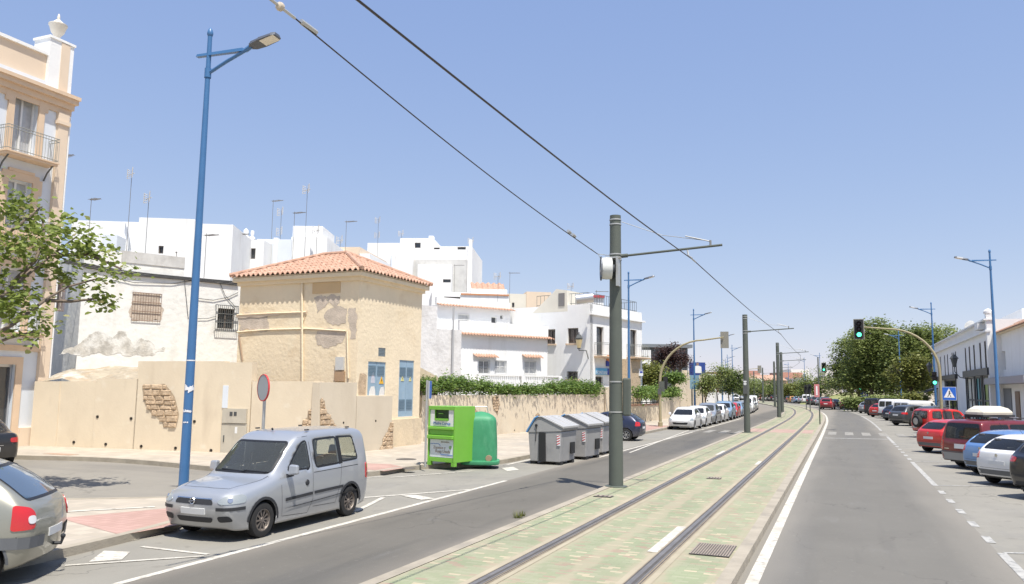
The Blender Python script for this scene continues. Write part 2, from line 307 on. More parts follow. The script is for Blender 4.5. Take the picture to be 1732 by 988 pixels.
# ================================================================= street axis
CL=spline([(-3.78,-60),(-3.78,-30),(-3.78,0),(-3.78,30),(-3.78,60),(-3.93,82),(-4.6,103),(-6.1,124),(-8.6,143),(-12,163),(-17,188),(-24,217),(-35,255),(-49,295),(-70,345)],10)
NR=[]
for i,p in enumerate(CL):
    t=(CL[min(i+1,len(CL)-1)]-CL[max(i-1,0)]).normalized(); NR.append(Vector((t.y,-t.x,0)))
def off(i,o): return CL[i]+NR[i]*o
def cl_at(y,o=0):
    for i in range(len(CL)-1):
        if CL[i].y<=y<=CL[i+1].y:
            f=(y-CL[i].y)/(CL[i+1].y-CL[i].y); p=CL[i].lerp(CL[i+1],f); n=NR[i].lerp(NR[i+1],f); t=Vector((-n.y,n.x,0))
            return p+n*o, t.normalized()
    return CL[-1]+NR[-1]*o,Vector((0,1,0))
def ribbon(name,m,o0,o1,z,y0=-60,y1=400,side0=0,side1=0,mb=None,build=True):
    mb=mb or MB(); ids=[i for i in range(len(CL)) if y0<=CL[i].y<=y1]
    fo=(lambda o,i:o(CL[i].y) if callable(o) else o)
    L=[(off(i,fo(o0,i)),off(i,fo(o1,i))) for i in ids]
    def at(y):
        p,t=cl_at(y); n=Vector((t.y,-t.x,0)); q0=o0(y) if callable(o0) else o0; q1=o1(y) if callable(o1) else o1
        return (p+n*q0,p+n*q1)
    if y0>-60 and (not ids or CL[ids[0]].y-y0>.01): L=[at(y0)]+L
    if y1<345 and (not ids or y1-CL[ids[-1]].y>.01): L=L+[at(y1)]
    for (a,b),(c,d) in zip(L[:-1],L[1:]):
        mb.face([(a.x,a.y,z),(b.x,b.y,z),(d.x,d.y,z),(c.x,c.y,z)])
        if side0: mb.face([(a.x,a.y,z-side0),(a.x,a.y,z),(c.x,c.y,z),(c.x,c.y,z-side0)])
        if side1: mb.face([(b.x,b.y,z-side1),(d.x,d.y,z-side1),(d.x,d.y,z),(b.x,b.y,z)])
    if build: return tag(mb.build(name,m,recalc=False),kind='structure')
    return mb
# ================================================================= ground sheets
mb=MB(); mb.face([(-3000,-600,-.012),(3000,-600,-.012),(3000,4000,-.012),(-3000,4000,-.012)]); tag(mb.build('ground',dirt_m),kind='structure')
mb=MB(); mb.face([(-60,-60,-.006),(-11.0,-60,-.006),(-11.0,60,-.006),(-60,60,-.006)]); tag(mb.build('side_street',asph_s),kind='structure')
ribbon('road_left',asph,lambda y:-5.35,-2.0,0)
ribbon('parking_lane_left',asph_p,lambda y:-11 if y<26 else -7.6,-5.33,-.003)
ribbon('road_right',asph_r,2.3,6.15,0)
ribbon('parking_lot_right',asph_p,6.13,lambda y:13.3 if y<95 else 8.6,-.003)
ribbon('side_strip_asphalt',asph_r,8.5,12,-.004,y0=92,y1=112)
# tram median: slab with kerbs
RA,RB=.2-.925,.2+.925
ribbon('tram_median',tram_m,-1.92,2.12,.130)
ribbon('median_kerb',kerb_m,-2.12,-1.92,.138,side0=.16)
ribbon('median_kerb',kerb_m,2.12,2.32,.138,side1=.16)
def sandy(m,xs,half,col):
    nt,N,L=nodes(m); b=N['Principled BSDF']; src=b.inputs['Base Color'].links[0].from_socket; tc=N.new('ShaderNodeTexCoord'); sp=N.new('ShaderNodeSeparateXYZ'); L.new(tc.outputs['Object'],sp.inputs[0])
    n=N.new('ShaderNodeTexNoise'); n.inputs['Scale'].default_value=1.4; n.inputs['Detail'].default_value=6; L.new(tc.outputs['Object'],n.inputs['Vector'])
    for x,h,am in xs:
        a=N.new('ShaderNodeMath'); a.operation='SUBTRACT'; a.inputs[1].default_value=x; L.new(sp.outputs['X'],a.inputs[0]); ab=N.new('ShaderNodeMath'); ab.operation='ABSOLUTE'; L.new(a.outputs[0],ab.inputs[0]); n2=N.new('ShaderNodeMath'); n2.operation='MULTIPLY_ADD'; n2.inputs[1].default_value=.5; L.new(n.outputs['Fac'],n2.inputs[0]); L.new(ab.outputs[0],n2.inputs[2])
        mr=N.new('ShaderNodeMapRange'); mr.interpolation_type='SMOOTHSTEP'; mr.inputs['From Min'].default_value=h*.6+.25; mr.inputs['From Max'].default_value=h*1.3+.25; mr.inputs['To Min'].default_value=am; mr.inputs['To Max'].default_value=0; L.new(n2.outputs[0],mr.inputs['Value'])
        mx=N.new('ShaderNodeMix'); mx.data_type='RGBA'; L.new(mr.outputs['Result'],mx.inputs['Factor']); L.new(src,mx.inputs['A']); mx.inputs['B'].default_value=(*col,1); src=mx.outputs['Result']
    L.new(src,b.inputs['Base Color'])
sandy(tram_m,[(CL[0].x+RA,.30,.75),(CL[0].x+RB,.30,.75),(CL[0].x+.2,.13,.6),(CL[0].x-1.95,.12,.5),(CL[0].x+2.1,.12,.5)],.3,(.355,.305,.215))
ribbon('median_concrete_strip',conc_m,RA-.225,RA+.215,.136)
ribbon('median_concrete_strip',conc_m,RB-.215,RB+.225,.136)
for s in (-1,1):
    c=.2+s*.925
    ribbon('rail_filler',conc_d,c-.125,c+.125,.141)
    ribbon('rail_groove',groove_m,c-.105,c-.075,.144); ribbon('rail_groove',groove_m,c-.005,c+.04,.143); ribbon('rail_groove',groove_m,c+.085,c+.105,.144)
    ribbon('tram_rail',rail_m,c-.072,c-.005,.150,side0=.01,side1=.01)
    ribbon('tram_rail',rail_m,c+.042,c+.066,.149,side0=.01,side1=.01)
# markings
ribbon('road_marking',paint_w,2.42,2.60,.004,y0=-40)
ribbon('road_marking',paint_w,-5.42,-5.29,.004,y0=-10,y1=22.0)
mk=MB()
def quad(mb,pts,z=.006):
    mb.face([(p[0],p[1],z) for p in pts])
def stripe(mb,p,q,w,z=.006):
    p=Vector((p[0],p[1],0)); q=Vector((q[0],q[1],0)); d=(q-p).normalized(); n=Vector((-d.y,d.x,0))*w/2
    quad(mb,[p+n,p-n,q-n,q+n],z)
# nose of hatched area behind the van and line on to the far bins
stripe(mk,g(800,828),g(615,842),.13); stripe(mk,g(648,842),g(600,866),.12,.007); stripe(mk,g(690,838),g(725,845),.38,.008)
ribbon('road_marking',paint_w,-5.22,-5.1,.005,y0=31,y1=80)
ribbon('road_marking',paint_w,-7.25,-7.12,.005,y0=26.5,y1=47)
quad(mk,[g(848,792),g(868,790),g(878,795),g(858,797)],.006)
# crossing-outlines at lower left
stripe(mk,g(352,938),g(240,925),.09); stripe(mk,g(345,941),g(110,957),.09,.007); stripe(mk,g(110,940),g(295,897),.10)
quad(mk,[g(176,932),g(220,934),g(206,947),g(150,951)],.005)
stripe(mk,g(560,812),g(650,806),.10); stripe(mk,g(660,808),g(800,797),.10,.007)
stripe(mk,g(1065,766),g(1165,728),.10,.008)
tag(mk.build('road_marking',paint_w,recalc=False),kind='structure')
mk=MB()
# right edge line of the lane: long and short dashes
seg=[(9.6,16.2)]
yy=17.2
while yy<26.0: seg.append((yy,yy+.75)); yy+=1.9
seg.append((26.8,35.4)); yy=36.4
while yy<47: seg.append((yy,yy+.8)); yy+=2.0
seg+= [(47.6,54.5),(62,67),(67.2,72),(72.2,98)]
for a,b in seg: ribbon('',None,6.12,6.27,.0055,y0=a,y1=b,mb=mk,build=False)
stripe(mk,(2.45,16.25),(5.6,17.4),.10); stripe(mk,(2.45,26.9),(6.5,28.6),.10); stripe(mk,(2.5,35.6),(5.5,37),.10)
stripe(mk,(2.4,47.6),(6.5,50.5),.10); stripe(mk,(-1.1,50.6),(2.35,51.4),.35,.007)
tag(mk.build('road_marking',paint_worn,recalc=False),kind='structure')
mk=MB()
for k in range(8):
    x=-.95+k*1.0
    quad(mk,[(x,54.6),(x+.5,54.6),(x+.5,58.6),(x,58.6)],.007)
for k in range(6):
    x=-9.3+k*.95
    quad(mk,[(x,52.5),(x+.45,52.5),(x+.45,56),(x,56)],.006)
tag(mk.build('zebra_crossing',mat('zebra_worn',(.30,.285,.25),.85,noise_s=3,noise_a=.15,stain=[((.18,.17,.15),3,.45,.62,(1,1,1))]),recalc=False),kind='structure')
mk=MB()
for (x0,x1,a,b) in ((CL[0].x+RB-.30,CL[0].x+RB-.14,13.0,15.6),(CL[0].x+RA-.26,CL[0].x+RA-.13,33,35.4),(CL[0].x+RB-.26,CL[0].x+RB-.13,29.5,31)):
    mk.face([(x0,a,.1395),(x1,a,.1395),(x1,b,.1395),(x0,b,.1395)])
tag(mk.build('road_marking',paint_w,recalc=False),kind='structure')
# red band of the crossing on the median
mk=MB(); mk.face([(-5.68,52.6,.1325),(-1.8,52.6,.1325),(-1.8,57.4,.1325),(-5.68,57.4,.1325)]); tag(mk.build('median_crossing',mat('median_red',(.38,.26,.21),.9,noise_s=3,noise_a=.2),recalc=False),kind='structure')
# sidewalks
def slab(name,pts,m,z=.13,kw=.16):
    poly_sheet(name,pts,z,m)
    o=MB(); n=len(pts)
    for i in range(n):
        a=Vector((*pts[i][:2],0)); b=Vector((*pts[(i+1)%n][:2],0)); 
        o.face([(a.x,a.y,z-.15),(b.x,b.y,z-.15),(b.x,b.y,z+.0),(a.x,a.y,z+.0)])
    tag(o.build('kerb_face',kerb_m,recalc=False),kind='structure')
def kerb_line(pts,w=.16,z=.137,side=1):
    mb=MB(); P=[Vector((*p[:2],0)) for p in pts]; L=[]
    for i,p in enumerate(P):
        t=(P[min(i+1,len(P)-1)]-P[max(i-1,0)]).normalized(); n=Vector((t.y,-t.x,0))*side
        L.append((p+n*.01,p-n*w))
    for k,((a,b),(c,d)) in enumerate(zip(L[:-1],L[1:])):
        mb.face([(a.x,a.y,z),(b.x,b.y,z),(d.x,d.y,z),(c.x,c.y,z)]); mb.face([(a.x,a.y,-.02),(c.x,c.y,-.02),(c.x,c.y,z),(a.x,a.y,z)]); mb.face([(b.x,b.y,z-.05),(b.x,b.y,z),(d.x,d.y,z),(d.x,d.y,z-.05)])
    tag(mb.build('kerb',kerb_m,recalc=False),kind='structure')
pen=spline([(-11.0,-20),(-11.0,0),(-11.1,6),(-11.3,10),(-11.75,12.3),(-12.6,14.0),(-13.6,14.8)],6)
pen=[(p.x,p.y) for p in pen]; pen2=[(-15.2,13.7),(-18.5,11.3),(-24,7),(-32,1),(-45,-8),(-45,-20)]
poly_sheet('sidewalk',pen+pen2,.13,side_m); kerb_line(pen+pen2[:-1])
poly_sheet('red_paving',[g(120,882,.134)[:2],g(205,905,.134)[:2],g(300,888,.134)[:2],g(330,862,.134)[:2],g(300,858,.134)[:2],g(105,876,.134)[:2]],.134,red_m)
mk=MB(); stripe(mk,g(100,866,.138),g(262,857,.138),.14,.139); tag(mk.build('road_marking',paint_w,recalc=False),kind='structure')
near=[(-60,15.6),(-40,17.2),(-32,18.6),(-27,19.7),(-24.1,20.5),(-21.5,20.55),(-18.15,20.03),(-16,19.7),(-14.2,20.0),(-13.2,21.0),(-13.0,22.6),(-12.65,24.1),(-11.8,24.9),(-11.35,26.2),(-11.2,28.5),(-11.15,36),(-11.05,50),(-11.05,60)]
ns=[(p.x,p.y) for p in spline(near,5)]
far=[]
for y in (64,72,80,90,100,112,125,140,155,170,190,210,230,250,280,320,344):
    p,t=cl_at(y,-7.35); far.append((p.x,p.y))
left_back=[(-95,345),(-95,17.2)]
poly_sheet('sidewalk',ns+far+left_back,.13,side_m); kerb_line(ns+far)
poly_sheet('red_paving',[g(590,791,.134)[:2],g(650,797,.134)[:2],g(688,791,.134)[:2],g(660,785,.134)[:2],g(600,783,.134)[:2]],.134,red_m)
poly_sheet('red_paving',[(-13.6,46),(-11.28,46),(-11.28,57.5),(-13.6,57.5)],.134,red_m)
# right sidewalk
rp=[(9.6-.2,-30),(9.5,0),(9.45,30)]
rs=[]
for y in (-30,0,30,60,88): rs.append((7.6+1.5 if y<20 else 7.6,y))
rs=[(10.4,-30),(10.4,10),(7.7,22),(7.6,40),(7.6,60),(7.6,92),(5.6,97),(4.3,101)]
fr=[]
for y in (106,112,125,140,155,170,190,210,230,260,300,344):
    p,t=cl_at(y,8.5); fr.append((p.x,p.y))
poly_sheet('sidewalk',rs+fr+[(80,344),(80,-30)],.13,side_m); kerb_line(rs+fr,side=-1)
# grates and manholes
def plate(name,pts,z,bars,label):
    P=[Vector((p[0],p[1],z)) for p in pts]; mb=MB(); 
    mb.cur=0; mb.face([p-Vector((0,0,.012)) for p in P]); mb.cur=1
    for k in range(bars):
        a=P[0].lerp(P[3],(k+.2)/bars); b=P[1].lerp(P[2],(k+.2)/bars); c=P[1].lerp(P[2],(k+.78)/bars); d=P[0].lerp(P[3],(k+.78)/bars)
        mb.face([a,b,c,d])
    return tag(mb.build(name,[groove_m,mat('grate_'+name+str(len(MATS)),(.30,.25,.205),.75,.1,noise_s=5)],recalc=False),label,'grate')
G0=CL[0].x
def plate2(name,x0,x1,y0,y1,z,bars,label):
    return plate(name,[(x0,y1),(x0,y0),(x1,y0),(x1,y1)],z,bars,label)
plate2('drain_grate',-2.32,-1.70,13.1,14.1,.152,15,'large rusty metal grate in the green pavers beside the right rail')
plate2('drain_grate',-3.75,-3.35,24.2,24.65,.152,5,'small dark grate between the two tram rails')
plate2('drain_grate',-5.6,-5.15,18.9,19.2,.152,4,'small flat grate in the pavers near the tall pole base')
def disc(name,c,r,z,label,m=None,rect=None):
    mb=MB(); mb.lathe([(0.001,z+.004),(r,z+.004),(r+.01,z-.01)],(c[0],c[1],0),n=20); 
    return tag(mb.build(name,m or grate_m,recalc=False),label,'manhole')
disc('manhole_cover',g(687,777,.13),.36,.135,'round dark manhole cover on the sidewalk before the transformer house')
disc('manhole_cover',g(692,792,.13),.2,.135,'small dark cover near the red paving corner')
mb=MB(); c=g(100,769,.13); mb.box(c.x-.7,c.x+.6,c.y-.1,c.y+.32,.131,.137); tag(mb.build('manhole_cover',mat('rusty_plate',(.36,.24,.17),.8,noise_s=3)),'rectangular rust coloured cover on the sidewalk by the cream building','manhole')
# road weeds along the median kerb
# ================================================================= building materials
beige=mat('beige_render',(.68,.58,.43),.92,noise_s=.6,noise_a=.07,stain=[((.58,.48,.35),.35,.5,.8,(1,1,.4)),((.74,.66,.51),.5,.6,.85,(1,1,1))],bump=.12,bump_s=12)
beige2=mat('old_beige_render',(.66,.54,.37),.92,noise_s=1.2,noise_a=.10,stain=[((.50,.41,.30),.9,.55,.72,(1,1,1)),((.73,.63,.47),1.3,.6,.8,(1,1,1))],bump=.5,bump_s=9)
yell=mat('ochre_render',(.78,.655,.465),.92,noise_s=.8,noise_a=.06,stain=[((.66,.52,.34),.7,.54,.74,(1,1,1)),((.78,.68,.49),.45,.58,.8,(1,1,.5))],bump=.6,bump_s=7)
bare=mat('bare_cement',(.53,.45,.365),.95,noise_s=3,noise_a=.22,bump=.5,bump_s=20)
stone=mat('exposed_stone',(.50,.375,.25),.95,noise_s=5,noise_a=.3,stain=[((.33,.23,.14),4,.55,.75,(1,1,1)),((.60,.50,.38),3,.6,.8,(1,1,1))],bump=.9,bump_s=18)
mortar_m=mat('stone_mortar',(.40,.31,.21),.95,noise_s=8,noise_a=.25,bump=.6,bump_s=30)
white=mat('white_render',(.80,.80,.78),.9,noise_s=1.0,noise_a=.04,stain=[((.66,.65,.61),.5,.58,.85,(1,1,.25))],bump=.25,bump_s=10)
white_o=mat('old_white_render',(.76,.75,.70),.93,noise_s=1.2,noise_a=.06,stain=[((.60,.585,.53),.8,.54,.8,(1,1,.5)),((.50,.47,.40),.45,.62,.8,(1,1,1))],bump=.8,bump_s=4)
white_r=mat('rough_white_render',(.66,.645,.63),.95,noise_s=1.5,noise_a=.12,stain=[((.5,.48,.46),1.1,.5,.8,(1,1,1))],bump=1.0,bump_s=5)
bluish=mat('pale_blue_render',(.66,.70,.74),.9,noise_s=1,noise_a=.04,stain=[((.58,.62,.66),.6,.58,.85,(1,1,.3))])
peach=mat('peach_trim',(.66,.50,.35),.88,noise_s=1.5,noise_a=.07,stain=[((.55,.38,.24),.7,.58,.85,(1,1,.3))])
peach_l=mat('peach_wall',(.70,.57,.43),.88,noise_s=1,noise_a=.05,stain=[((.6,.45,.32),.7,.58,.85,(1,1,.3))])
cream=mat('cream_wall',(.70,.66,.56),.9,noise_s=1,noise_a=.06)
grey_bl=mat('grey_cement_wall',(.55,.54,.51),.95,noise_s=1.5,noise_a=.12,stain=[((.38,.36,.33),1.2,.55,.8,(1,1,.5))],bump=.3,bump_s=10)
tile=mat('terracotta_tiles',(.44,.265,.185),.85,noise_s=5,noise_a=.25,stain=[((.55,.39,.29),3.2,.5,.7,(1,1,1)),((.38,.22,.15),4,.62,.8,(1,1,1))])
dark_gl=mat('window_glass',(.045,.05,.055),.08,spec=.9)
cur_gl=mat('curtained_glass',(.42,.43,.44),.12,spec=.8,noise_s=6,noise_a=.12)
shut=mat('roller_shutter',(.52,.50,.46),.7,noise_s=2,noise_a=.06)
wframe=mat('white_window_frame',(.72,.72,.70),.5)
dframe=mat('dark_window_frame',(.12,.10,.085),.5)
iron=mat('painted_iron',(.10,.105,.10),.6,.2)
rust_i=mat('rusty_iron',(.25,.17,.13),.8,.2,noise_s=8,noise_a=.2)
white_i=mat('white_iron',(.72,.72,.70),.5)
bluedoor=mat('blue_steel_door',(.27,.38,.47),.6,noise_s=2,noise_a=.08,stain=[((.38,.45,.48),1.5,.6,.8,(1,1,1))])
pvc=mat('grey_pipe',(.42,.42,.42),.5)
cable_m=mat('cable',(.055,.055,.055),.7)
alu=mat('aluminium',(.55,.56,.57),.35,.8)
def wave_eave(f,u0,u1,z,out,mname='tile_eave',parent=None,per=.22,depth=.45,drop=.12,mb=None,amp=.05,build=True):
    """row of curved tiles along a facade; out = how far they stand out at the low end"""
    mb=mb or MB(); n=max(2,int((u1-u0)/per)); per=(u1-u0)/n; ns=8
    for k in range(n):
        for j in range(ns):
            a=(k+j/ns)*per; b=(k+(j+1)/ns)*per
            h=lambda t: amp*math.sin(2*math.pi*t/per)
            q=[]
            for (uu,oo,zz) in ((a,out,z-drop),(b,out,z-drop),(b,out-depth,z),(a,out-depth,z)):
                q.append(f.P(u0+uu,zz+h(uu),oo))
            mb.face(q)
            q2=[p-Vector((0,0,.03)) for p in q]; mb.face([q2[3],q2[2],q2[1],q2[0]]); mb.face([q[1],q[0],q2[0],q2[1]])
    if not build: return mb
    return mb.build(mname,tile,parent,recalc=False)
def simple(name,f,parts,label,cat='building',group=None,base=None):
    e=empty(name,f.A,0,label,cat,group)
    return e
def P0(o,e):   # parent keeping world coordinates (empty has no rotation)
    o.parent=e; o.location=o.location-e.location
    return o
def bpart(mb,name,m,e,smooth=False,bevel=0):
    o=mb.build(name,m,recalc=False,smooth=smooth,bevel=bevel); o.parent=e; o.location=(-e.location.x,-e.location.y,-e.location.z); return o
def fixw(o,e):
    o.location=(-e.location.x,-e.location.y,-e.location.z); return o
# ---------------------------------------------------------------- 1 cream apartment building at the left edge
patches(beige,(.50,.41,.30),1.3,.58,.78,.6,(1,1,.35)); patches(beige,(.78,.72,.60),2.2,.62,.8,.5,(1,1,1)); patches(white_o,(.60,.57,.50),2.6,.60,.78,.55,(1,1,.3)); patches(white_r,(.50,.47,.43),2.0,.56,.78,.5,(1,1,.4)); patches(white,(.60,.585,.54),1.6,.60,.8,.55,(1,1,.16))
f=Fac(g(72,757),.4); E1=empty('apartment_building',(f.A.x,f.A.y,0),0,'tall pale blue and peach apartment building with balconies at the left edge','building')
Fz=lambda y: f.uv(45,y)[1]
ca=f.rect(16,160,66,262)
rows=[(13.0-3.35*0,)]
hol=[]
wtop=f.uv(40,160)[1]; wbot=f.uv(35,250)[1]
wu0=f.uv(20,215)[0]; wu1=f.uv(62,215)[0]
FH=3.55
ws=[]
for k in range(3):
    ws.append((wu0,wu1,wbot-FH*k-.35,wtop-FH*k)); ws.append((wu0-3.6,wu1-3.6,wbot-FH*k-.35,wtop-FH*k))
door=(f.uv(-12,700)[0],f.uv(19,700)[0],.13,3.35)
mb=block(f,-16,0,0,15.2,12,ws+[door],.28); bpart(mb,'wall',bluish,E1)
zc=f.uv(60,147)[1]
mb=MB(); f.box(mb,-16,.05,zc-.75,zc-.5,.0,.08); f.box(mb,-16,.10,zc-.5,zc-.25,-.05,.18); f.box(mb,-16,.18,zc-.25,zc-.05,-.05,.32); f.box(mb,-16,.22,zc-.05,zc+.1,-.05,.40); bpart(mb,'cornice',peach,E1)
pu0=f.uv(88,300)[0]; pu1=-.10
mb=MB(); f.box(mb,pu0,pu1,0,zc-1.25,.0,.16); f.box(mb,pu0-.08,pu1+.06,zc-1.25,zc-1.1,0,.22); f.box(mb,pu0-.04,pu1,zc-1.1,zc-.75,0,.18); bpart(mb,'pilaster',peach_l,E1)
zp=zc+2.35
mb=MB(); f.box(mb,-16,-1.15,zc+.1,zc+1.55,-.5,-.12); bpart(mb,'parapet',peach_l,E1)
mb=MB(); f.box(mb,-16,-1.0,zc+1.55,zc+1.68,-.55,-.02); f.box(mb,-1.15,-.02,zc+.1,zp,-.95,.02); f.box(mb,-1.2,.03,zp,zp+.1,-1.0,.07); bpart(mb,'parapet_pier',white,E1)
mb=MB(); f.box(mb,-.62,-.22,zc+.1,zp-.02,.02,.05); bpart(mb,'pier_panel',peach_l,E1)
mb=MB(); c=f.P(-.55,zp+.1,-.4); mb.lathe([(.001,0),(.22,0),(.24,.06),(.1,.14),(.1,.2),(.26,.42),(.34,.68),(.37,.72),(.37,.78),(.22,.86),(.1,.98),(.05,1.02),(.06,1.1),(.03,1.25),(.001,1.28)],c,n=20); bpart(mb,'urn',mat('urn_stone',(.68,.63,.54),.8,noise_s=4,noise_a=.08),E1,smooth=True)
for k,h in enumerate(ws):
    w=window(f,h,None,wframe,cur_gl,.28,fw=.07); w.parent=E1; fixw(w,E1)
    a,b,c,d=h
    mb=MB(); f.box(mb,a-.26,a,c,d,.0,.09); f.box(mb,b,b+.26,c,d,.0,.09); f.box(mb,a-.26,b+.26,d,d+.30,.0,.09); f.box(mb,a-.40,a-.26,d-.45,d+.16,0,.088); f.box(mb,b+.26,b+.40,d-.45,d+.16,0,.088); f.box(mb,a-.02,b+.02,d+.30,d+.42,.0,.12)
    bpart(mb,'window_surround',peach,E1)
# balconies
rail_g=mat('balcony_rail',(.26,.27,.25),.55,.2)
def balcony(f,u0,u1,z,proj,e,hr=1.0,m=None,slabm=None,nb=None,brk=True,bars=.009):
    m=m or rail_g; mb=MB(); f.box(mb,u0,u1,z-.16,z,.0,proj); f.box(mb,u0-.04,u1+.04,z-.07,z-.01,.0,proj+.05); s=mb.build('balcony',slabm or peach,recalc=False); s.parent=e; fixw(s,e)
    mb=MB(); P=f.P; path=[P(u0,z+hr,.02),P(u0,z+hr,proj),P(u1,z+hr,proj),P(u1,z+hr,.02)]
    for zz in (z+hr,z+hr-.12,z+.08): mb.tube([q+Vector((0,0,zz-z-hr)) for q in path],.016,4)
    nb=nb or int((u1-u0)/.12)
    for k in range(nb+1): u=u0+(u1-u0)*k/nb; mb.tube([P(u,z,proj),P(u,z+hr,proj)],bars,4,cap=False)
    for k in range(int(proj/.12)+1):
        for u in (u0,u1): mb.tube([P(u,z,proj*k/(int(proj/.12)+1)),P(u,z+hr,proj*k/(int(proj/.12)+1))],bars,4,cap=False)
    mb.build('railing',m,s,recalc=False)
    if brk:
        for u in (u0+.15,u1-.15):
            mb=MB(); mb.tube([P(u,z-.75,.03),P(u,z-.45,.2),P(u,z-.16,proj-.1)],.035,5); mb.build('bracket',iron,s,recalc=False)
    return s
for k in range(3):
    for sh in (0,-3.6):
        balcony(f,wu0-.55+sh,wu1+.62+sh,ws[2*k][2]-.02,.62,E1,1.0)
mb=MB(); a,b,c,d=door; f.box(mb,b,b+.28,c,d+.3,0,.07); f.box(mb,a,b,d,d+.3,0,.07); bpart(mb,'door_surround',peach,E1)
mb=MB(); f.box(mb,a,b,c,d,-.27,-.22); bpart(mb,'shop_glass',dark_gl,E1)
mb=MB(); f.box(mb,b-.09,b-.02,c,d,-.22,-.15); f.box(mb,a,b-.09,d-.1,d,-.22,-.15); f.box(mb,a,b-.09,c,c+.2,-.22,-.15); bpart(mb,'shop_frame',alu,E1)
mb=MB(); f.box(mb,-16,b+0,0,.0,0,.0); 
mb=MB(); f.box(mb,b+.28,.05,0,.85,.0,.19); bpart(mb,'plinth',peach_l,E1)
mb=MB(); mb.tube([f.P(.0,.3,.06),f.P(.0,zc-.8,.06)],.05,8); bpart(mb,'drain_pipe',white,E1)
mb=MB(); zz=f.uv(45,590)[1]; f.box(mb,-16,pu0,zz-.1,zz+.12,.0,.12); zz=f.uv(50,398)[1]; f.box(mb,-16,pu0,zz-.1,zz+.12,.0,.12); bpart(mb,'string_course',peach,E1)
# ---------------------------------------------------------------- 2 plastered street wall (front run), weep holes, exposed stone
def wall_run(name,pts,tops,thick,m,label,zb=0,cap=None,steps=None,cat='wall',group=None):
    """pts ground polyline, tops = top height at each vertex (list of (z at start, z at end) per segment)"""
    e=empty(name,(pts[0][0],pts[0][1],0),0,label,cat,group); mb=MB()
    for i in range(len(pts)-1):
        a=Vector((*pts[i][:2],0)); b=Vector((*pts[i+1][:2],0)); d=(b-a).normalized(); n=Vector((d.y,-d.x,0))
        if n.dot(CAM-a)<0: n=-n
        z0,z1=tops[i]; A0,B0=a-n*thick,b-n*thick
        mb.hexa([a+Vector((0,0,zb)),b+Vector((0,0,zb)),B0+Vector((0,0,zb)),A0+Vector((0,0,zb)),a+Vector((0,0,z0)),b+Vector((0,0,z1)),B0+Vector((0,0,z1)),A0+Vector((0,0,z0))])
    w=bpart(mb,'wall',m,e); return e
fA=Fac(g(72,757),87)   # helper plane for the long front run
WA0,WA1=g(66,760,.0),g(541,777,.0)
az=math.degrees(math.atan2(WA1.x-WA0.x,WA1.y-WA0.y)); fA=Fac(WA0,az)
E2=empty('street_wall',(fA.A.x,fA.A.y,0),0,'long beige plastered wall with weep holes and an exposed stone patch behind the blue lamp post','wall')
def fseg(f,px0,px1,pyt,mb,th=.35,out=0,pyt2=None,zb=0):
    u0=f.uv(px0,pyt)[0]; u1=f.uv(px1,pyt)[0]; z0=f.uv(px0,pyt)[1]; z1=f.uv(px1,pyt2 or pyt)[1]
    P=f.P; mb.hexa([P(u0,zb,out),P(u1,zb,out),P(u1,zb,out-th),P(u0,zb,out-th),P(u0,z0,out),P(u1,z1,out),P(u1,z1,out-th),P(u0,z0,out-th)])
mb=MB(); fseg(fA,60,103,645,mb,out=.03); fseg(fA,103,163,645,mb); fseg(fA,163,234,641,mb); fseg(fA,234,380,611,mb); fseg(fA,380,427,613,mb); fseg(fA,427,541,645,mb)
bpart(mb,'wall',beige,E2)
hm=mat('weep_hole',(.03,.025,.02),.9)
for (x,y) in ((84,702),(165,705),(222,708),(329,713),(125,748),(179,751.5),(239,755),(297,758),(357,762)):
    u,z=fA.uv(x,y); mb=MB(); mb.tube([fA.P(u,z,-.1),fA.P(u,z,.006)],.05,10); mb.tube([fA.P(u,z,0),fA.P(u,z,.02)],.06,10,cap=False); bpart(mb,'weep_hole',hm,E2)
def stones(f,poly_px,e,name='exposed_stone',rh=.22,sw=.42,out=.012,seed=1,pr=.05):
    """irregular patch: mortar sheet + individually shaped stones clipped to the polygon"""
    rnd=random.Random(seed); P=[f.uv(*p) for p in poly_px]
    def inside(u,z):
        c=False; n=len(P)
        for i in range(n):
            a,b=P[i],P[(i+1)%n]
            if (a[1]>z)!=(b[1]>z) and u<(b[0]-a[0])*(z-a[1])/(b[1]-a[1])+a[0]: c=not c
        return c
    V=[Vector((p[0],p[1],0)) for p in P]; mb=MB(); tri=geometry.tessellate_polygon([V])
    mb.add([f.P(p.x,p.y,out) for p in V],[t for t in tri]); mb.cur=1
    z=min(p[1] for p in P); zt=max(p[1] for p in P); umin=min(p[0] for p in P); umax=max(p[0] for p in P); row=0
    while z<zt:
        h=rh*rnd.uniform(.8,1.15); u=umin-rnd.random()*sw
        while u<umax:
            w=sw*rnd.uniform(.6,1.3)
            # clip the stone to the polygon along u
            zc=z+h/2; us=[u+w*k/8 for k in range(9)]; ins=[uu for uu in us if inside(uu,zc)]
            if len(ins)>=3:
                a,b=ins[0]+.012,ins[-1]-.012; c0,c1=z+.012,z+h-.012; o=out+pr*rnd.uniform(.5,1.1)
                j=lambda: rnd.uniform(-.02,.02)
                base=[(a+j(),c0+j()),(b+j(),c0+j()),(b+j(),c1+j()),(a+j(),c1+j())]
                cu=(a+b)/2; cz=(c0+c1)/2
                top=[(cu+(x-cu)*.82,cz+(y-cz)*.72) for x,y in base]
                B=[f.P(x,y,out) for x,y in base]; T=[f.P(x,y,o+rnd.uniform(-.012,.012)) for x,y in top]
                mb.face(T)
                for k in range(4): mb.face([B[k],B[(k+1)%4],T[(k+1)%4],T[k]])
            u+=w
        z+=h; row+=1
    o=mb.build(name,[mortar_m,stone],recalc=False); o.parent=e; fixw(o,e); return o
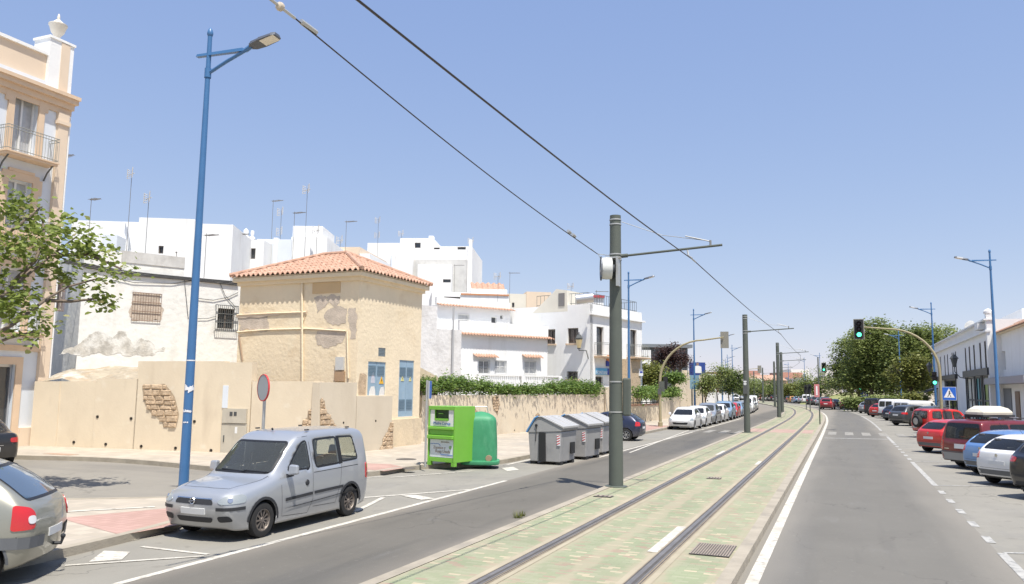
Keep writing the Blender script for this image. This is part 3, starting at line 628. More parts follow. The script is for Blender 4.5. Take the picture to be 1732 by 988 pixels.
stones(fA,[(241,653),(262,651),(278,649),(289,661),(296,672),(300,688),(303,701),(301,712),(298,723),(277,723),(274,712),(262,704),(250,692),(243,678)],E2,seed=3)
# service cabinet on that wall
fC=fA; u0,u1,z0,z1=fA.rect(376,691,418,771)
E3=empty('electric_cabinet',fA.P((u0+u1)/2,0,.1),0,'grey cement meter cabinet with two small windows set on the beige wall','cabinet')
cab=mat('cabinet_grey',(.47,.43,.35),.85,noise_s=2,noise_a=.08,stain=[((.35,.31,.26),2,.6,.8,(1,1,.4))])
zm=fA.uv(395,716)[1]
mb=MB(); fA.box(mb,u0,u1,z0,zm-.01,.0,.07); bpart(mb,'lower_door',cab,E3)
mb=MB(); fA.box(mb,u0+.02,u1-.02,zm+.01,z1,.0,.10); bpart(mb,'upper_box',cab,E3)
for x in (393.5,400.5):
    a,b,c,d=fA.rect(x-2.4,696.5,x+2.4,703.5); mb=MB(); fA.box(mb,a,b,c,d,.10,.108); bpart(mb,'meter_window',dark_gl,E3)
a,b,c,d=fA.rect(399,722,403,733); mb=MB(); fA.box(mb,a,b,c,d,.07,.074); bpart(mb,'sticker',wframe,E3)
a,b,c,d=fA.rect(377,652,386,690); mb=MB(); fA.box(mb,a,b,c,d,.0,.03); bpart(mb,'conduit_patch',bluish,E3)
mb=MB(); fA.box(mb,u0+.1,u0+.14,z0+.5,z0+.75,.07,.09); bpart(mb,'handle',iron,E3)
# ---------------------------------------------------------------- 4 transformer building
f=Fac(g(667,761),2.0); uc=f.uv(605.5,560)[0]; ue=f.uv(711.5,600)[0]
corner=f.P(uc,0); ze=f.uv(606,455)[1]-.12; ZE=f.uv(640,462)[1]
L4=f.uv(712,480)[0]-uc
fl=Fac(corner,-88.0)            # left face runs away to the left from the corner
ul=fl.uv(403,560)[0]
E4=empty('transformer_house',(corner.x,corner.y,0),0,'tall ochre transformer house with a tiled hip roof and two blue steel doors','building')
d1=f.rect(622,612,652,669); d2=f.rect(674.5,609.5,699.5,704.5); vn=f.rect(640,588.5,652,603)
mb=block(f,uc,ue,0,ze,abs(ul),[d1,d2,vn],.10); bpart(mb,'wall',yell,E4)
# doors
for (h,lab) in ((d1,'blue'),(d2,'blue')):
    a,b,c,d=h; mb=MB(); m=(a+b)/2; f.box(mb,a,m-.008,c,d,-.1,-.03); f.box(mb,m+.008,b,c,d,-.1,-.03); dr=bpart(mb,'door',bluedoor,E4)
    lv=[(a+.08,m-.06,d-.55,d-.15),(m+.06,b-.08,d-.55,d-.15)]
    if h is d2: lv=[(a+.08,m-.06,d-.7,d-.3),(m+.06,b-.08,d-.7,d-.3),(a+.08,m-.06,c+.3,c+.75),(m+.06,b-.08,c+.3,c+.75)]
    lm_=mat('louvre_blue'+str(len(MATS)),(.17,.25,.31),.6)
    for q in lv:
        n=7; mb=MB()
        for k in range(n): z=q[2]+(q[3]-q[2])*k/n; f.box(mb,q[0],q[1],z,z+.03,-.03,-.012)
        f.box(mb,q[0],q[1],q[2],q[3],-.03,-.026); mb.build('louvre',lm_,dr,recalc=False)
# warning triangles
yel=mat('warning_yellow',(.75,.42,.03),.5); yel2=mat('warning_pale',(.65,.60,.25),.5)
def tri_sign(f,px,py,w,m,e,nm='warning_sign',o=-.026):
    u,z=f.uv(px,py); mb=MB(); pts=[(u-w/2,z-w*.45),(u+w/2,z-w*.45),(u,z+w*.45)]
    A=[f.P(p[0],p[1],o) for p in pts]; B=[f.P(p[0],p[1],o+.01) for p in pts]; mb.face(B); mb.face(A[::-1])
    for k in range(3): mb.face([A[k],A[(k+1)%3],B[(k+1)%3],B[k]])
    s=bpart(mb,nm,m,e); 
    mb=MB(); mb.face([f.P(u+.01*w/.2,z+w*.22,o+.012),f.P(u-w*.10,z-w*.08,o+.012),f.P(u+.0,z-w*.08,o+.012),f.P(u-w*.04,z-w*.32,o+.012),f.P(u+w*.12,z,o+.012),f.P(u+.02*w/.2,z,o+.012)]); mb.build('bolt_mark',hm,s,recalc=False)
tri_sign(f,646,643,.34,yel,E4); tri_sign(f,681.5,640,.26,yel2,E4); tri_sign(f,694.5,641,.22,yel2,E4)
for (x0,y0,x1,y1) in ((625,653,636,669),(642,654,651,669),(628,630,635,648)):
    a,b,c,d=f.rect(x0,y0,x1,y1); mb=MB(); rnd=random.Random(x0)
    pts=[(a,c),(b,c),(b-.02,c+(d-c)*.5),(b-.1*rnd.random(),d),(a+.12,d-.1*rnd.random()),(a+.02,c+(d-c)*.45)]
    mb.face([f.P(p[0],p[1],-.025) for p in pts]); bpart(mb,'torn_poster',mat('poster_paper'+str(x0),(.68,.67,.64) if y0>640 else (.5,.5,.55),.8,noise_s=12,noise_a=.1),E4)
mb=MB(); a,b,c,d=vn; f.box(mb,a,b,c,d,-.1,-.05)
for k in range(6): z=c+(d-c)*(k+.3)/6; f.box(mb,a,b,z,z+.04,-.05,-.01)
bpart(mb,'vent_grille',mat('vent_grey',(.20,.24,.26),.6),E4)
mb=MB(); a,b,c,d=f.rect(605,707,712,712); f.box(mb,uc+1.4,ue+.06,0,f.uv(690,708)[1],.0,.10); bpart(mb,'plinth',beige2,E4)
a,b,c,d=f.rect(605.5,632,619,668); mb=MB(); pts=[(a+.05,c),(b,c),(b+.02,d-.05),(b-.2,d+.02),(a+.1,d),(a-.0,d-.4)]; mb.face([f.P(p[0],p[1],.008) for p in pts]); bpart(mb,'bare_patch',stone,E4)
# cracked bare patches on left face
def blob(f,pts_px,m,e,out=.008,nm='bare_patch',jit=.06,seed=0,sub=4):
    rnd=random.Random(seed); Q=[f.uv(*p) for p in pts_px]
    for lv in range(4):
        N_=[]
        for i in range(len(Q)):
            a,b=Q[i],Q[(i+1)%len(Q)]; l=math.hypot(b[0]-a[0],b[1]-a[1]); k=min(.17*l,jit*2); N_+=[a,((a[0]+b[0])/2+rnd.uniform(-k,k),(a[1]+b[1])/2+rnd.uniform(-k,k))]
        Q=N_
    V=[Vector((q[0],q[1],0)) for q in Q]; mb=MB(); tri=geometry.tessellate_polygon([V]); mb.add([f.P(p.x,p.y,out) for p in V],[t for t in tri]); return bpart(mb,nm,m,e)
blob(fl,[(531,503),(551,501),(556,512),(545,523),(536,530)],bare,E4,seed=1)
blob(fl,[(552,503),(575,500),(570,518),(587,521),(586,545),(575,550),(553,545),(548,535),(565,520)],bare,E4,seed=2)
blob(fl,[(537,560),(548,556),(586,563),(580,578),(556,590),(537,583)],bare,E4,seed=3)
blob(fl,[(592,520),(602,520),(602,573),(592,572)],bare,E4,seed=4)
blob(fl,[(402,535),(452,532),(457,560),(405,562)],bare,E4,seed=5)
blob(fl,[(398,534),(520,527),(520,531),(402,538)],peach_l,E4,.03,'plaster_ridge',.02,6)
for (pts) in ([(402,562),(450,558),(520,556),(586,560)],[(402,533),(460,530),(519,528),(514,542)]):
    mb=MB(); mb.tube([fl.P(*fl.uv(*p),.03) for p in pts],.035,6); bpart(mb,'cable_conduit',yell,E4)
mb=MB(); mb.tube([fl.P(*fl.uv(512.5,458),.06),fl.P(*fl.uv(513,645),.06)],.045,8); bpart(mb,'drain_pipe',yell,E4)
mb=MB(); mb.tube([fl.P(*fl.uv(588,560),.04),fl.P(*fl.uv(590,640),.04)],.035,6); bpart(mb,'conduit',yell,E4)
mb=MB(); mb.tube([fl.P(*fl.uv(405,568),.04),fl.P(*fl.uv(411,610),.04)],.03,6); bpart(mb,'conduit',mat('brown_conduit',(.35,.24,.16),.8),E4)
a,b,c,d=fl.rect(529,478,576,496); mb=MB(); fl.box(mb,a,b,c,d,0,.025); bpart(mb,'blocked_window',mat('blocked_window',(.60,.43,.24),.9,noise_s=2,noise_a=.05),E4)
a,b,c,d=fl.rect(570,604,583,626); mb=MB(); fl.box(mb,a,b,c,d,0,.12); bpart(mb,'junction_box',mat('box_grey',(.55,.55,.53),.5),E4)
a,b,c,d=fl.rect(568,628,584,645); mb=MB(); fl.box(mb,a,b,c,d,0,.10); bpart(mb,'junction_box',mat('box_brown',(.42,.28,.17),.7),E4)
# eave moulding + hip roof
Lr=ue-uc; Ll=abs(ul)
def T4(a,b,z): return f.P(uc+a,z,-b)      # a along the right face, b towards the left/back
oh=.34
mb=MB(); 
for (o,z0,z1) in ((.10,ze-.32,ze-.16),(.24,ze-.16,ze)):
    p=[T4(-o,-o,z0),T4(Lr+o,-o,z0),T4(Lr+o,Ll+o,z0),T4(-o,Ll+o,z0),T4(-o,-o,z1),T4(Lr+o,-o,z1),T4(Lr+o,Ll+o,z1),T4(-o,Ll+o,z1)]; mb.hexa(p)
bpart(mb,'eave_moulding',yell,E4)
def hip_roof(T,La,Lb,z,oh,rise,e,m,per=.26,amp=.055):
    a0,a1,b0,b1=-oh,La+oh,-oh,Lb+oh; ha=(a1-a0)/2; hb=(b1-b0)/2; r=min(ha,hb); sl=rise/r; mb=MB()
    def col(fun,width):
        n=int(width/per)*8
        for k in range(n):
            s0=width*k/n; s1=width*(k+1)/n
            for side in (0,1):
                pass
            t0=min(s0,width-s0,r); t1=min(s1,width-s1,r)
            h=lambda s: amp*math.sin(2*math.pi*s/per)
            cs=.40; nc=max(1,int(math.ceil(max(t0,t1)/cs)))
            for c_ in range(nc):
                ta,tb=c_*cs,(c_+1)*cs; a0_,a1_=min(ta,t0),min(ta,t1); b0_,b1_=min(tb,t0),min(tb,t1)
                if b0_-a0_<1e-4 and b1_-a1_<1e-4: continue
                q=[fun(s0,a0_,h(s0)+.035),fun(s1,a1_,h(s1)+.035),fun(s1,b1_,h(s1)),fun(s0,b0_,h(s0))]
                mb.face(q); d=Vector((0,0,.04)); mb.face([q[0]-d,q[1]-d,q[1],q[0]])
    col(lambda s,t,h:T(a0+s,b0+t,z+t*sl+h),a1-a0); col(lambda s,t,h:T(a0+s,b1-t,z+t*sl+h),a1-a0)
    col(lambda s,t,h:T(a0+t,b0+s,z+t*sl+h),b1-b0); col(lambda s,t,h:T(a1-t,b0+s,z+t*sl+h),b1-b0)
    o=bpart(mb,'roof',m,e)
    mb=MB()
    c=[(a0,b0),(a1,b0),(a1,b1),(a0,b1)]
    if ha<hb: R1,R2=((a0+a1)/2,b0+r),((a0+a1)/2,b1-r); pr=[(c[0],R1),(c[1],R1),(c[2],R2),(c[3],R2),(R1,R2)]
    else: R1,R2=(a0+r,(b0+b1)/2),(a1-r,(b0+b1)/2); pr=[(c[0],R1),(c[3],R1),(c[1],R2),(c[2],R2),(R1,R2)]
    zz=lambda p: z+rise if p in (R1,R2) else z
    for p,q in pr: mb.tube([T(p[0],p[1],zz(p)+.05),T(q[0],q[1],zz(q)+.05)],.09,8)
    mb.build('ridge_tiles',m,o,recalc=False); 
    mb=MB(); mb.hexa([T(a0+.1,b0+.1,z-.06),T(a1-.1,b0+.1,z-.06),T(a1-.1,b1-.1,z-.06),T(a0+.1,b1-.1,z-.06),T(a0+.1,b0+.1,z-.03),T(a1-.1,b0+.1,z-.03),T(a1-.1,b1-.1,z-.03),T(a0+.1,b1-.1,z-.03)]); s=mb.build('soffit',yell,o,recalc=False)
    return o
hip_roof(T4,Lr,Ll,ze+.08,oh,1.2,E4,tile)
# ---------------------------------------------------------------- 5 wall skirt in front of the transformer house
WB0=g(541,777); WB1=g(664,764); fB=Fac(WB0,math.degrees(math.atan2(WB1.x-WB0.x,WB1.y-WB0.y)))
E5=empty('street_wall',(WB0.x,WB0.y,0),0,'stepped beige wall with a pyramid of exposed stones behind the silver van','wall')
mb=MB(); fseg(fB,541,604,647,mb,.35); fseg(fB,604,664,670,mb,.35); bpart(mb,'wall',mat('beige_render_shaded',(.60,.52,.40),.92,noise_s=.6,noise_a=.07,stain=[((.52,.44,.33),.5,.5,.8,(1,1,.4))],bump=.12,bump_s=12),E5)  # darker copy of the beige render: shade of the turned face put into the colour
stones(fA,[(508,735),(512,712),(520,706),(521,695),(530,689),(532,678),(541,675),(541,735)],E2,rh=.2,sw=.34,seed=5)
stones(fB,[(541,735),(541,675),(549,678),(550,695),(556,700),(562,710),(569,722),(571,735)],E5,rh=.2,sw=.34,seed=7,name='exposed_stone')
stones(fB,[(636,771),(640,762),(646,752),(647,742),(655,730),(660,715),(665,714),(664,769)],E5,rh=.2,sw=.3,seed=9)
for (x,y) in ((581,715),(635.5,712),(613,755)):
    u,z=fB.uv(x,y); mb=MB(); mb.tube([fB.P(u,z,-.1),fB.P(u,z,.006)],.045,10); bpart(mb,'weep_hole',hm,E5)
# ---------------------------------------------------------------- embankment behind the front wall
mb=MB(); 
for i in range(20):
    for j in range(8):
        def q(i,j):
            u=-.6+i*7.4/20; b=.36+j*.9; z=2.62+.78*min(1,b/2.5)+.22*noise.noise(Vector((u*.9,b*.9,0)))+.12*noise.noise(Vector((u*3.1,b*3.1,5)))-.02*b; return fA.P(u,z,-b)
        mb.face([q(i,j),q(i+1,j),q(i+1,j+1),q(i,j+1)])
tag(mb.build('embankment',mat('rubble_bank',(.35,.30,.225),.95,noise_s=2.5,noise_a=.3,stain=[((.36,.26,.16),.8,.5,.7,(1,1,1)),((.52,.49,.43),1.1,.55,.7,(1,1,1))],bump=.9,bump_s=6),recalc=False,smooth=True),kind='structure')
# ---------------------------------------------------------------- 6 old white house with barred windows
f=Fac((-30.35,25.2),28); u1=f.uv(402,560)[0]
E6=empty('old_house',(f.A.x,f.A.y,0),0,'low old white house with peeling plaster and two barred windows behind the beige wall','house')
w1=f.rect(225,498,270,541); w2=f.rect(368,522,396,556); w0=f.rect(86,478,106,524)
um=f.uv(312,455)[0]; zt1=f.uv(210,440)[1]; zt2=f.uv(360,474)[1]
mb=block(f,-.2,u1+.3,2.4,zt2,6,[w1,w2,w0],.18); bpart(mb,'wall',white_o,E6)
ul_=f.uv(85,450)[0]; mb=block(f,-.2,um,zt2-.003,zt1+.35,5.9,[],0,out=-.02); bpart(mb,'parapet',white_o,E6)
a,b,c,d=f.rect(205,434,313,462); mb=MB(); f.box(mb,a,um+.0,zt1-.1,zt1+.42,-.3,.015); bpart(mb,'parapet_band',grey_bl,E6)
for h,gm_ in ((w1,shut),(w2,dark_gl),(w0,cur_gl)):
    w=window(f,h,None,dframe if h is w2 else wframe,gm_,.18,mull=1); w.parent=E6; fixw(w,E6)
    gr=grille(f,h,None,rust_i if h is not w2 else iron,out=.05 if h is w1 else .14,n=11,hz=2,ext=.05 if h is not w2 else .14,r=.014); gr.parent=E6; fixw(gr,E6)
a,b,c,d=w1; m=bare
blob(f,[(224,496),(272,497),(271,543),(223,543)],bare,E6,.006,jit=.05,seed=11,sub=5)
# damp stains
for k,(pts) in enumerate(([(122,590),(150,572),(180,565),(205,560),(228,570),(250,588),(270,590),(255,597),(200,598),(150,600)],)):
    pass
blob(f,[(100,600),(128,585),(150,566),(172,563),(190,572),(200,560),(212,560),(222,578),(240,572),(252,576),(262,590),(280,588),(278,594),(236,600),(180,601),(140,604)],mat('damp_stain',(.50,.475,.42),.95,noise_s=4,noise_a=.3,bump=.6,bump_s=14,stain=[((.72,.71,.66),1.6,.46,.6,(1,1,1))]),E6,.01,'damp_stain',.13,21,5)
mb=MB(); pts=[f.P(*f.uv(x,y),.07) for x,y in ((108,440),(207,459),(260,464),(320,470),(402,478))]
for k in range(3): mb.tube([p+Vector((0,0,-.06*k+.02*math.sin(i*2+k))) for i,p in enumerate(pts)],.035,6)
bpart(mb,'cable_bundle',cable_m,E6)
mb=MB(); mb.tube([f.P(*f.uv(x,y),.05) for x,y in ((190,470),(225,478),(290,480),(330,474))],.015,5); mb.tube([f.P(*f.uv(x,y),.05) for x,y in ((335,505),(360,508),(385,503),(402,495))],.015,5); mb.tube([f.P(*f.uv(x,y),.05) for x,y in ((372,480),(380,500),(398,520))],.015,5); mb.tube([f.P(*f.uv(x,y),.05) for x,y in ((311,470),(314,500),(318,540))],.012,5); mb.tube([f.P(*f.uv(x,y),.05) for x,y in ((334,539),(350,539),(365,535))],.012,5); bpart(mb,'loose_cable',cable_m,E6)
# ---------------------------------------------------------------- white houses of the hill behind
def px_block(f,x0,x1,yt,yb_z,depth,m,e,name='wall',holes=(),out=0,recess=.15,zb=0):
    """block whose near face covers columns x0..x1 with its top at pixel row yt; base at height zb"""
    ym=yt+20; u0=f.uv(x0,ym)[0]; u1=f.uv(x1,ym)[0]; z=f.uv((x0+x1)/2,yt)[1]
    if u0>u1: u0,u1=u1,u0
    H=[f.rect(*h) for h in holes]
    o=bpart(block(f,u0,u1,zb,z,depth,H,recess,out=out),name,m,e)
    for h in H:
        w=window(f,h,None,dframe,dark_gl,recess,out=out,fw=.07,mull=0); w.parent=e; fixw(w,e)
    return o
VZ=-22.3
def bg(px,D): p=dep(px,560,D); return (p.x,p.y)
def newb(name,px,D,az,label,cat='house',group=None):
    f=Fac(bg(px,D),az); e=empty(name,(f.A.x,f.A.y,0),0,label,cat,group); return f,e
f,e=newb('white_house',240,52,62,'big plain white house block with a satellite dish behind the old barred house')
px_block(f,120,237,374,0,9,white,e); px_block(f,236.5,330,370.5,0,9,white,e,out=.25,holes=[(270,417,278.5,430)]); px_block(f,329,394,379.5,0,9,white,e,out=.1)
px_block(f,148,157,367,0,.6,white,e,'chimney',out=-2); px_block(f,350,357,376,0,.6,grey_bl,e,'chimney',out=-2)
u,z=f.uv(182,405)
dishf=f
px_block(f,188,212,404,0,3,bluish,e,'lean_to',out=1.5)
f,e=newb('white_house',420,58,70,'small white house with roof ornaments and a dark awning left of the hip roof')
px_block(f,392,446,406,0,8,white,e,holes=[(417,420,432,438)]); px_block(f,393,407,392,0,4,grey_bl,e,'roof_room',out=-.5)
mb=MB(); 
for (x,y,s) in ((413,404,1),(424,405,.7)):
    p=f.P(*f.uv(x,y),-.3); mb.lathe([(.22*s,-.4),(.22*s,.1),(.3*s,.15),(.12*s,.3),(.2*s,.5),(.16*s,.7),(.001,.85*s)],p,n=10)
bpart(mb,'roof_ornament',white,e,smooth=True)
mb=MB(); a,b,c,d=f.rect(396,406,410,417); mb.hexa([f.P(a,c,.9),f.P(b,c,.9),f.P(b,d,0),f.P(a,d,0),f.P(a,c+.06,.9),f.P(b,c+.06,.9),f.P(b,d+.06,0),f.P(a,d+.06,0)]); bpart(mb,'awning',iron,e)
f,e=newb('white_house',500,60,68,'white stepped house with a rooftop box above the tiled hip roof')
px_block(f,492,553,401,0,9,white,e); px_block(f,487.5,539,377,0,4,white,e,'roof_room',out=-1.2); 
fl2=Fac(f.P(f.uv(493,430)[0],0),-40); 
px_block(f,436,494,406,0,9,bluish,e,'wing',out=.3,holes=[(448,425,453,438)]); px_block(f,465,472,404,0,9,white,e,'pier',out=.45)
f,e=newb('peach_house',580,66,75,'low peach coloured house top peeking over the tiled hip roof')
px_block(f,545,608,418,0,8,peach_l,e); px_block(f,606,625,429,0,6,white,e,'wing')
f,e=newb('white_block',700,88,72,'large white stepped apartment block with small windows and a roof tower','building')
px_block(f,621,678,411,0,10,white,e); px_block(f,677,733,403.5,0,7,white,e,'roof_tower',out=.2,holes=[(702,411,712,420)]); px_block(f,732,792,417,0,10,white,e,out=.1,holes=[(774,418,788,422.5),(734,419,744,422)]); 
px_block(f,722,730,396,0,.8,white,e,'chimney',out=-1); px_block(f,791,799,418,0,10,white,e,'wing',out=.25); px_block(f,793,798,405,0,.6,white,e,'chimney')
px_block(f,700,791,441,0,6,grey_bl,e,'patched_wall',out=.9); px_block(f,640,702,436,0,5,white,e,'stair_wing',out=1.4); px_block(f,712,768,452,0,5,white,e,'terrace',out=2.0,holes=[(754,476.5,767,482)])
px_block(f,666,668,436,0,4,bluish,e,'fin',out=1.6)
f,e=newb('white_house',800,76,60,'white house with an orange roof trim below the white apartment block')
px_block(f,730,795,494,0,8,white,e,holes=[(751,502,779,508)]); px_block(f,778,860,500,0,8,white,e,out=.3,holes=[(800,510,805,513),(836,513,848,516)]); 
mb=MB(); a,b,c,d=f.rect(779,497,860,500); 
trim=mat('orange_trim',(.52,.24,.12),.8)
u0,za=f.uv(779,498.5); u1,zb_=f.uv(860,505); f.box(mb,u0,u1,za-.05,za+.1,.28,.4); bpart(mb,'roof_trim',trim,e)
px_block(f,798,860,487,0,4,white,e,'roof_parapet',out=-1)
wv=MB(); a,za=f.uv(800,487); b,_=f.uv(858,490); wave_eave(f,a,b,za+.9,-1.3,mb=wv,depth=1.8,drop=1.0,build=False,per=.5,amp=.08); bpart(wv,'tiled_roof',tile,e)
f,e=newb('cream_house',900,92,60,'plain cream and peach house behind the roof railing of the large white corner house')
px_block(f,850,891,497,0,8,cream,e,holes=[(866,512,870,520)]); px_block(f,890,932,494,0,8,peach_l,e,out=.1)
# ---------------------------------------------------------------- 7 white house with tile trims and balustrade
f=Fac(atx(778,-25).xy,33); E7=empty('tiled_trim_house',(f.A.x,f.A.y,0),0,'white one storey house with terracotta tile eaves, barred windows and a balustrade over the hedge','house')
w1=f.rect(810,610,828,632); w2=f.rect(837,610,856,632); w3=f.rect(887,611,906,632)
u0=f.uv(777,600)[0]; u1=f.uv(926,600)[0]; zt=f.uv(800,566)[1]
mb=block(f,u0,u1,0,zt,5,[w1,w2,w3],.14); bpart(mb,'wall',white,E7)
for h in (w1,w2,w3):
    w=window(f,h,None,wframe,cur_gl if h is not w1 else dark_gl,.14); w.parent=E7; fixw(w,E7)
    gr=grille(f,h,None,white_i,out=.05,n=9,hz=1,ext=.02,r=.014); gr.parent=E7; fixw(gr,E7)
wv=MB(); wave_eave(f,u0-.1,u1+.35,zt+.12,.42,mb=wv,build=False,per=.25); bpart(wv,'tile_eave',tile,E7)
mb=MB(); f.box(mb,u0,u1+.1,zt+.1,zt+.95,-.35,-.05); bpart(mb,'parapet',white,E7)
for (x0,y0,x1,y1) in ((800,599,839,604),(883,600,914,605)):
    a,b,c,d=f.rect(x0,y0,x1,y1); wv=MB(); wave_eave(f,a,b,d,.40,mb=wv,build=False,per=.22,depth=.4,drop=.2); mb=MB(); bpart(wv,'window_hood',tile,E7)
# upper storey set back
f2=Fac(f.P(0,0,-4.2).xy,33)
a1=f2.rect(831,536,840,560); 
u0b=f2.uv(738,560)[0]; u1b=f2.uv(863,560)[0]; zt2=f2.uv(800,520)[1]
w4=f2.rect(775,532,793,550); w5=f2.rect(846,533,851,540)
mb=block(f2,u0b,u1b,0,zt2,6,[a1,w4,w5],.14); bpart(mb,'upper_wall',white,E7)
for h in (a1,w4,w5):
    w=window(f2,h,None,wframe,dark_gl if h is not w4 else cur_gl,.14,fw=.05,mull=0); w.parent=E7; fixw(w,E7)
gr=grille(f2,w4,None,white_i,out=.05,n=9,hz=1,ext=.02,r=.014); gr.parent=E7; fixw(gr,E7)
wv=MB(); wave_eave(f2,u0b,u1b+.2,zt2+.1,.42,mb=wv,build=False,per=.28); bpart(wv,'tile_eave',tile,E7)
mb=MB(); f2.box(mb,u0b,u1b,zt2+.05,zt2+.6,-.35,-.05); bpart(mb,'parapet',white,E7)
a,b,c,d=f2.rect(848,552,857,566); mb=MB(); f2.box(mb,a,b,c,d,.02,.35); bpart(mb,'air_conditioner',wframe,E7)
# porch wall + balustrade
fp=Fac(f.P(0,0,2.2).xy,33); u0c=fp.uv(808,640)[0]; u1c=fp.uv(950,640)[0]; zb=fp.uv(870,652)[1]; ztb=fp.uv(870,634)[1]
mb=MB(); fp.box(mb,u0c,u1c,0,zb,-.2,0); fp.box(mb,u0c,u1c,ztb-.1,ztb,-.22,.02)
us=[u0c,fp.uv(882,640)[0],u1c-.25]
for u in us: fp.box(mb,u,u+.3,zb,ztb-.1,-.22,.02)
bpart(mb,'terrace_wall',white,E7)
mb=MB(); k=u0c+.38
while k<u1c-.3:
    if not any(abs(k-(u+.15))<.2 for u in us):
        mb.lathe([(.035,zb),(.05,zb+.08),(.06,zb+.22),(.03,zb+.42),(.045,ztb-.12),(.045,ztb-.1)],fp.P(k,0,-.1),n=6)
    k+=.16
bpart(mb,'balustrade',white,E7,smooth=True)
a,b,c,d=fp.rect(776,612,810,655); mb=MB(); fp.box(mb,a,b,0,fp.uv(790,611)[1],-2.2,-.2); bpart(mb,'porch_side',white,E7)
# rough gable wall with pole
fg=Fac(atx(712,-25).xy,36); Eg=empty('rough_gable_wall',(fg.A.x,fg.A.y,0),0,'rough greyish white party wall right of the transformer house','wall')
uu=[fg.uv(x,600)[0] for x in (706,738,780)]
mb=MB(); z1_,z2_,z3_=fg.uv(725,517)[1],fg.uv(760,556)[1],fg.uv(775,640)[1]
fg.box(mb,uu[0],uu[1],0,z1_,-1.0,0); fg.box(mb,uu[1],uu[2],0,fg.uv(760,557)[1],-1.002,.0); bpart(mb,'wall',white_r,Eg)
mb=MB(); uq=fg.uv(764,600)[0]; mb.tube([fg.P(uq,1.5,.15),fg.P(uq,fg.uv(764,520)[1],.15)],.07,8); o=bpart(mb,'drain_pipe',pvc,Eg)
# ---------------------------------------------------------------- 8 corner house with shop
f=Fac(atx(998,-17.5).xy,14); E8=empty('corner_house',(f.A.x,f.A.y,0),0,'large white corner house with balconies and a blue shop sign behind the thick green pole','house')
u1=f.uv(1086,600)[0]; zt=f.uv(1040,521)[1]
dA=f.rect(1009,553,1021,602); dB=f.rect(1066,558,1077,604); sA=f.rect(1007,637,1020,662)
fl=Fac((f.A.x,f.A.y),-76); ulw=fl.uv(858,600)[0]
# left face: openings cut in its own block
wA=fl.rect(923,557,939,582); wB=fl.rect(960,555,978,581); wC=fl.rect(960,629,977,641)
mb=block(f,0,u1,0,zt,.4,[dA,dB,sA],.2); bpart(mb,'wall',white,E8)
a_,b_=sorted((0,ulw)); mb=block(fl,a_,b_,0,zt-.02,.4,[wA,wB,wC],.2,out=-.004); bpart(mb,'wall',white,E8)
mb=MB(); P=f.P; Lb=abs(ulw); mb.hexa([P(.05,zt-.6,-.4),P(u1-.05,zt-.6,-.4),P(u1-.05,zt-.6,-Lb),P(.05,zt-.6,-Lb),P(.05,zt-.5,-.4),P(u1-.05,zt-.5,-.4),P(u1-.05,zt-.5,-Lb),P(.05,zt-.5,-Lb)]); bpart(mb,'roof',grey_bl,E8)
mb=MB(); f.box(mb,u1-.3,u1+.0,0,zt,-Lb,-.4); f.box(mb,.3,u1-.3,0,zt,-Lb,-Lb+.3); bpart(mb,'back_wall',white,E8)
zl=f.uv(1010,531)[1]; mb=MB(); f.box(mb,-.15,u1+.2,zl-.14,zl,-.02,.24); bpart(mb,'cornice',white,E8)
for h in (dA,dB,sA):
    w=window(f,h,None,dframe,dark_gl,.2,fw=.08,mull=0); w.parent=E8; fixw(w,E8)
for h in (wA,wB,wC):
    w=window(fl,h,None,dframe,mat('brown_glass'+str(len(MATS)),(.06,.045,.035),.15,spec=.8),.2,fw=.08,mull=1,out=0); w.parent=E8; fixw(w,E8)
    mb=MB(); fl.box(mb,h[0]-.12,h[1]+.12,h[2]-.1,h[2],0,.14); bpart(mb,'window_sill',peach,E8)
gr=grille(fl,wC,None,iron,out=.04,n=8,hz=1,ext=.02); gr.parent=E8; fixw(gr,E8)
for h,(x0,x1) in ((dA,(1005,1030)),(dB,(1060,1085))):
    a=f.uv(x0,603)[0]; b=f.uv(x1,603)[0]; balcony(f,a,b,h[2]-.02,.75,E8,1.0,nb=7,brk=False,slabm=peach)
a=f.uv(1010,651)[0]
# stone pillar and signs
a,b,c,d=f.rect(1052,608,1077,700); mb=MB(); f.box(mb,a,b,0,d,.0,.35); bpart(mb,'stone_pillar',mat('rubble_stone_cladding',(.52,.40,.27),.95,noise_s=3,noise_a=.3,stain=[((.32,.23,.15),3,.52,.7,(1,1,1))],bump=1,bump_s=8),E8)
a,b,c,d=f.rect(1007,623,1031,634); mb=MB(); f.box(mb,a,b,c,d,.02,.14); sg=bpart(mb,'shop_sign',mat('sign_blue',(.10,.36,.58),.5),E8)
mb=MB(); f.box(mb,(a+b)/2+.5,b+.5,c,d,.02,.15); bpart(mb,'shop_sign',mat('sign_navy',(.03,.05,.30),.5),E8)
sw=mat('sign_white',(.8,.8,.8),.5)
t=text('FONTANERIA',.38,f.M((a+b)/2,(c+d)/2-.1,.145),sw,None); t.parent=E8; fixw(t,E8)
u,z=f.uv(1028,613); mb=MB(); f.box(mb,u-.35,u+.35,z-.3,z+.1,.02,.1); bpart(mb,'shop_logo',mat('logo_navy',(.03,.05,.3),.5),E8); mb=MB(); mb.tube([f.P(u,z+.3,.02),f.P(u,z+.3,.1)],.28,12); bpart(mb,'shop_logo',mat('logo_orange',(.6,.25,.1),.5),E8)
a,b,c,d=f.rect(1073.5,624,1080,636); mb=MB(); f.box(mb,a,b,c,d,.36,.42); q=bpart(mb,'hanging_sign',sw,E8); mb=MB(); f.box(mb,a+.1,b-.1,c+.25,d-.2,.42,.43); bpart(mb,'hanging_sign',mat('logo_navy2',(.03,.05,.35),.5),E8)
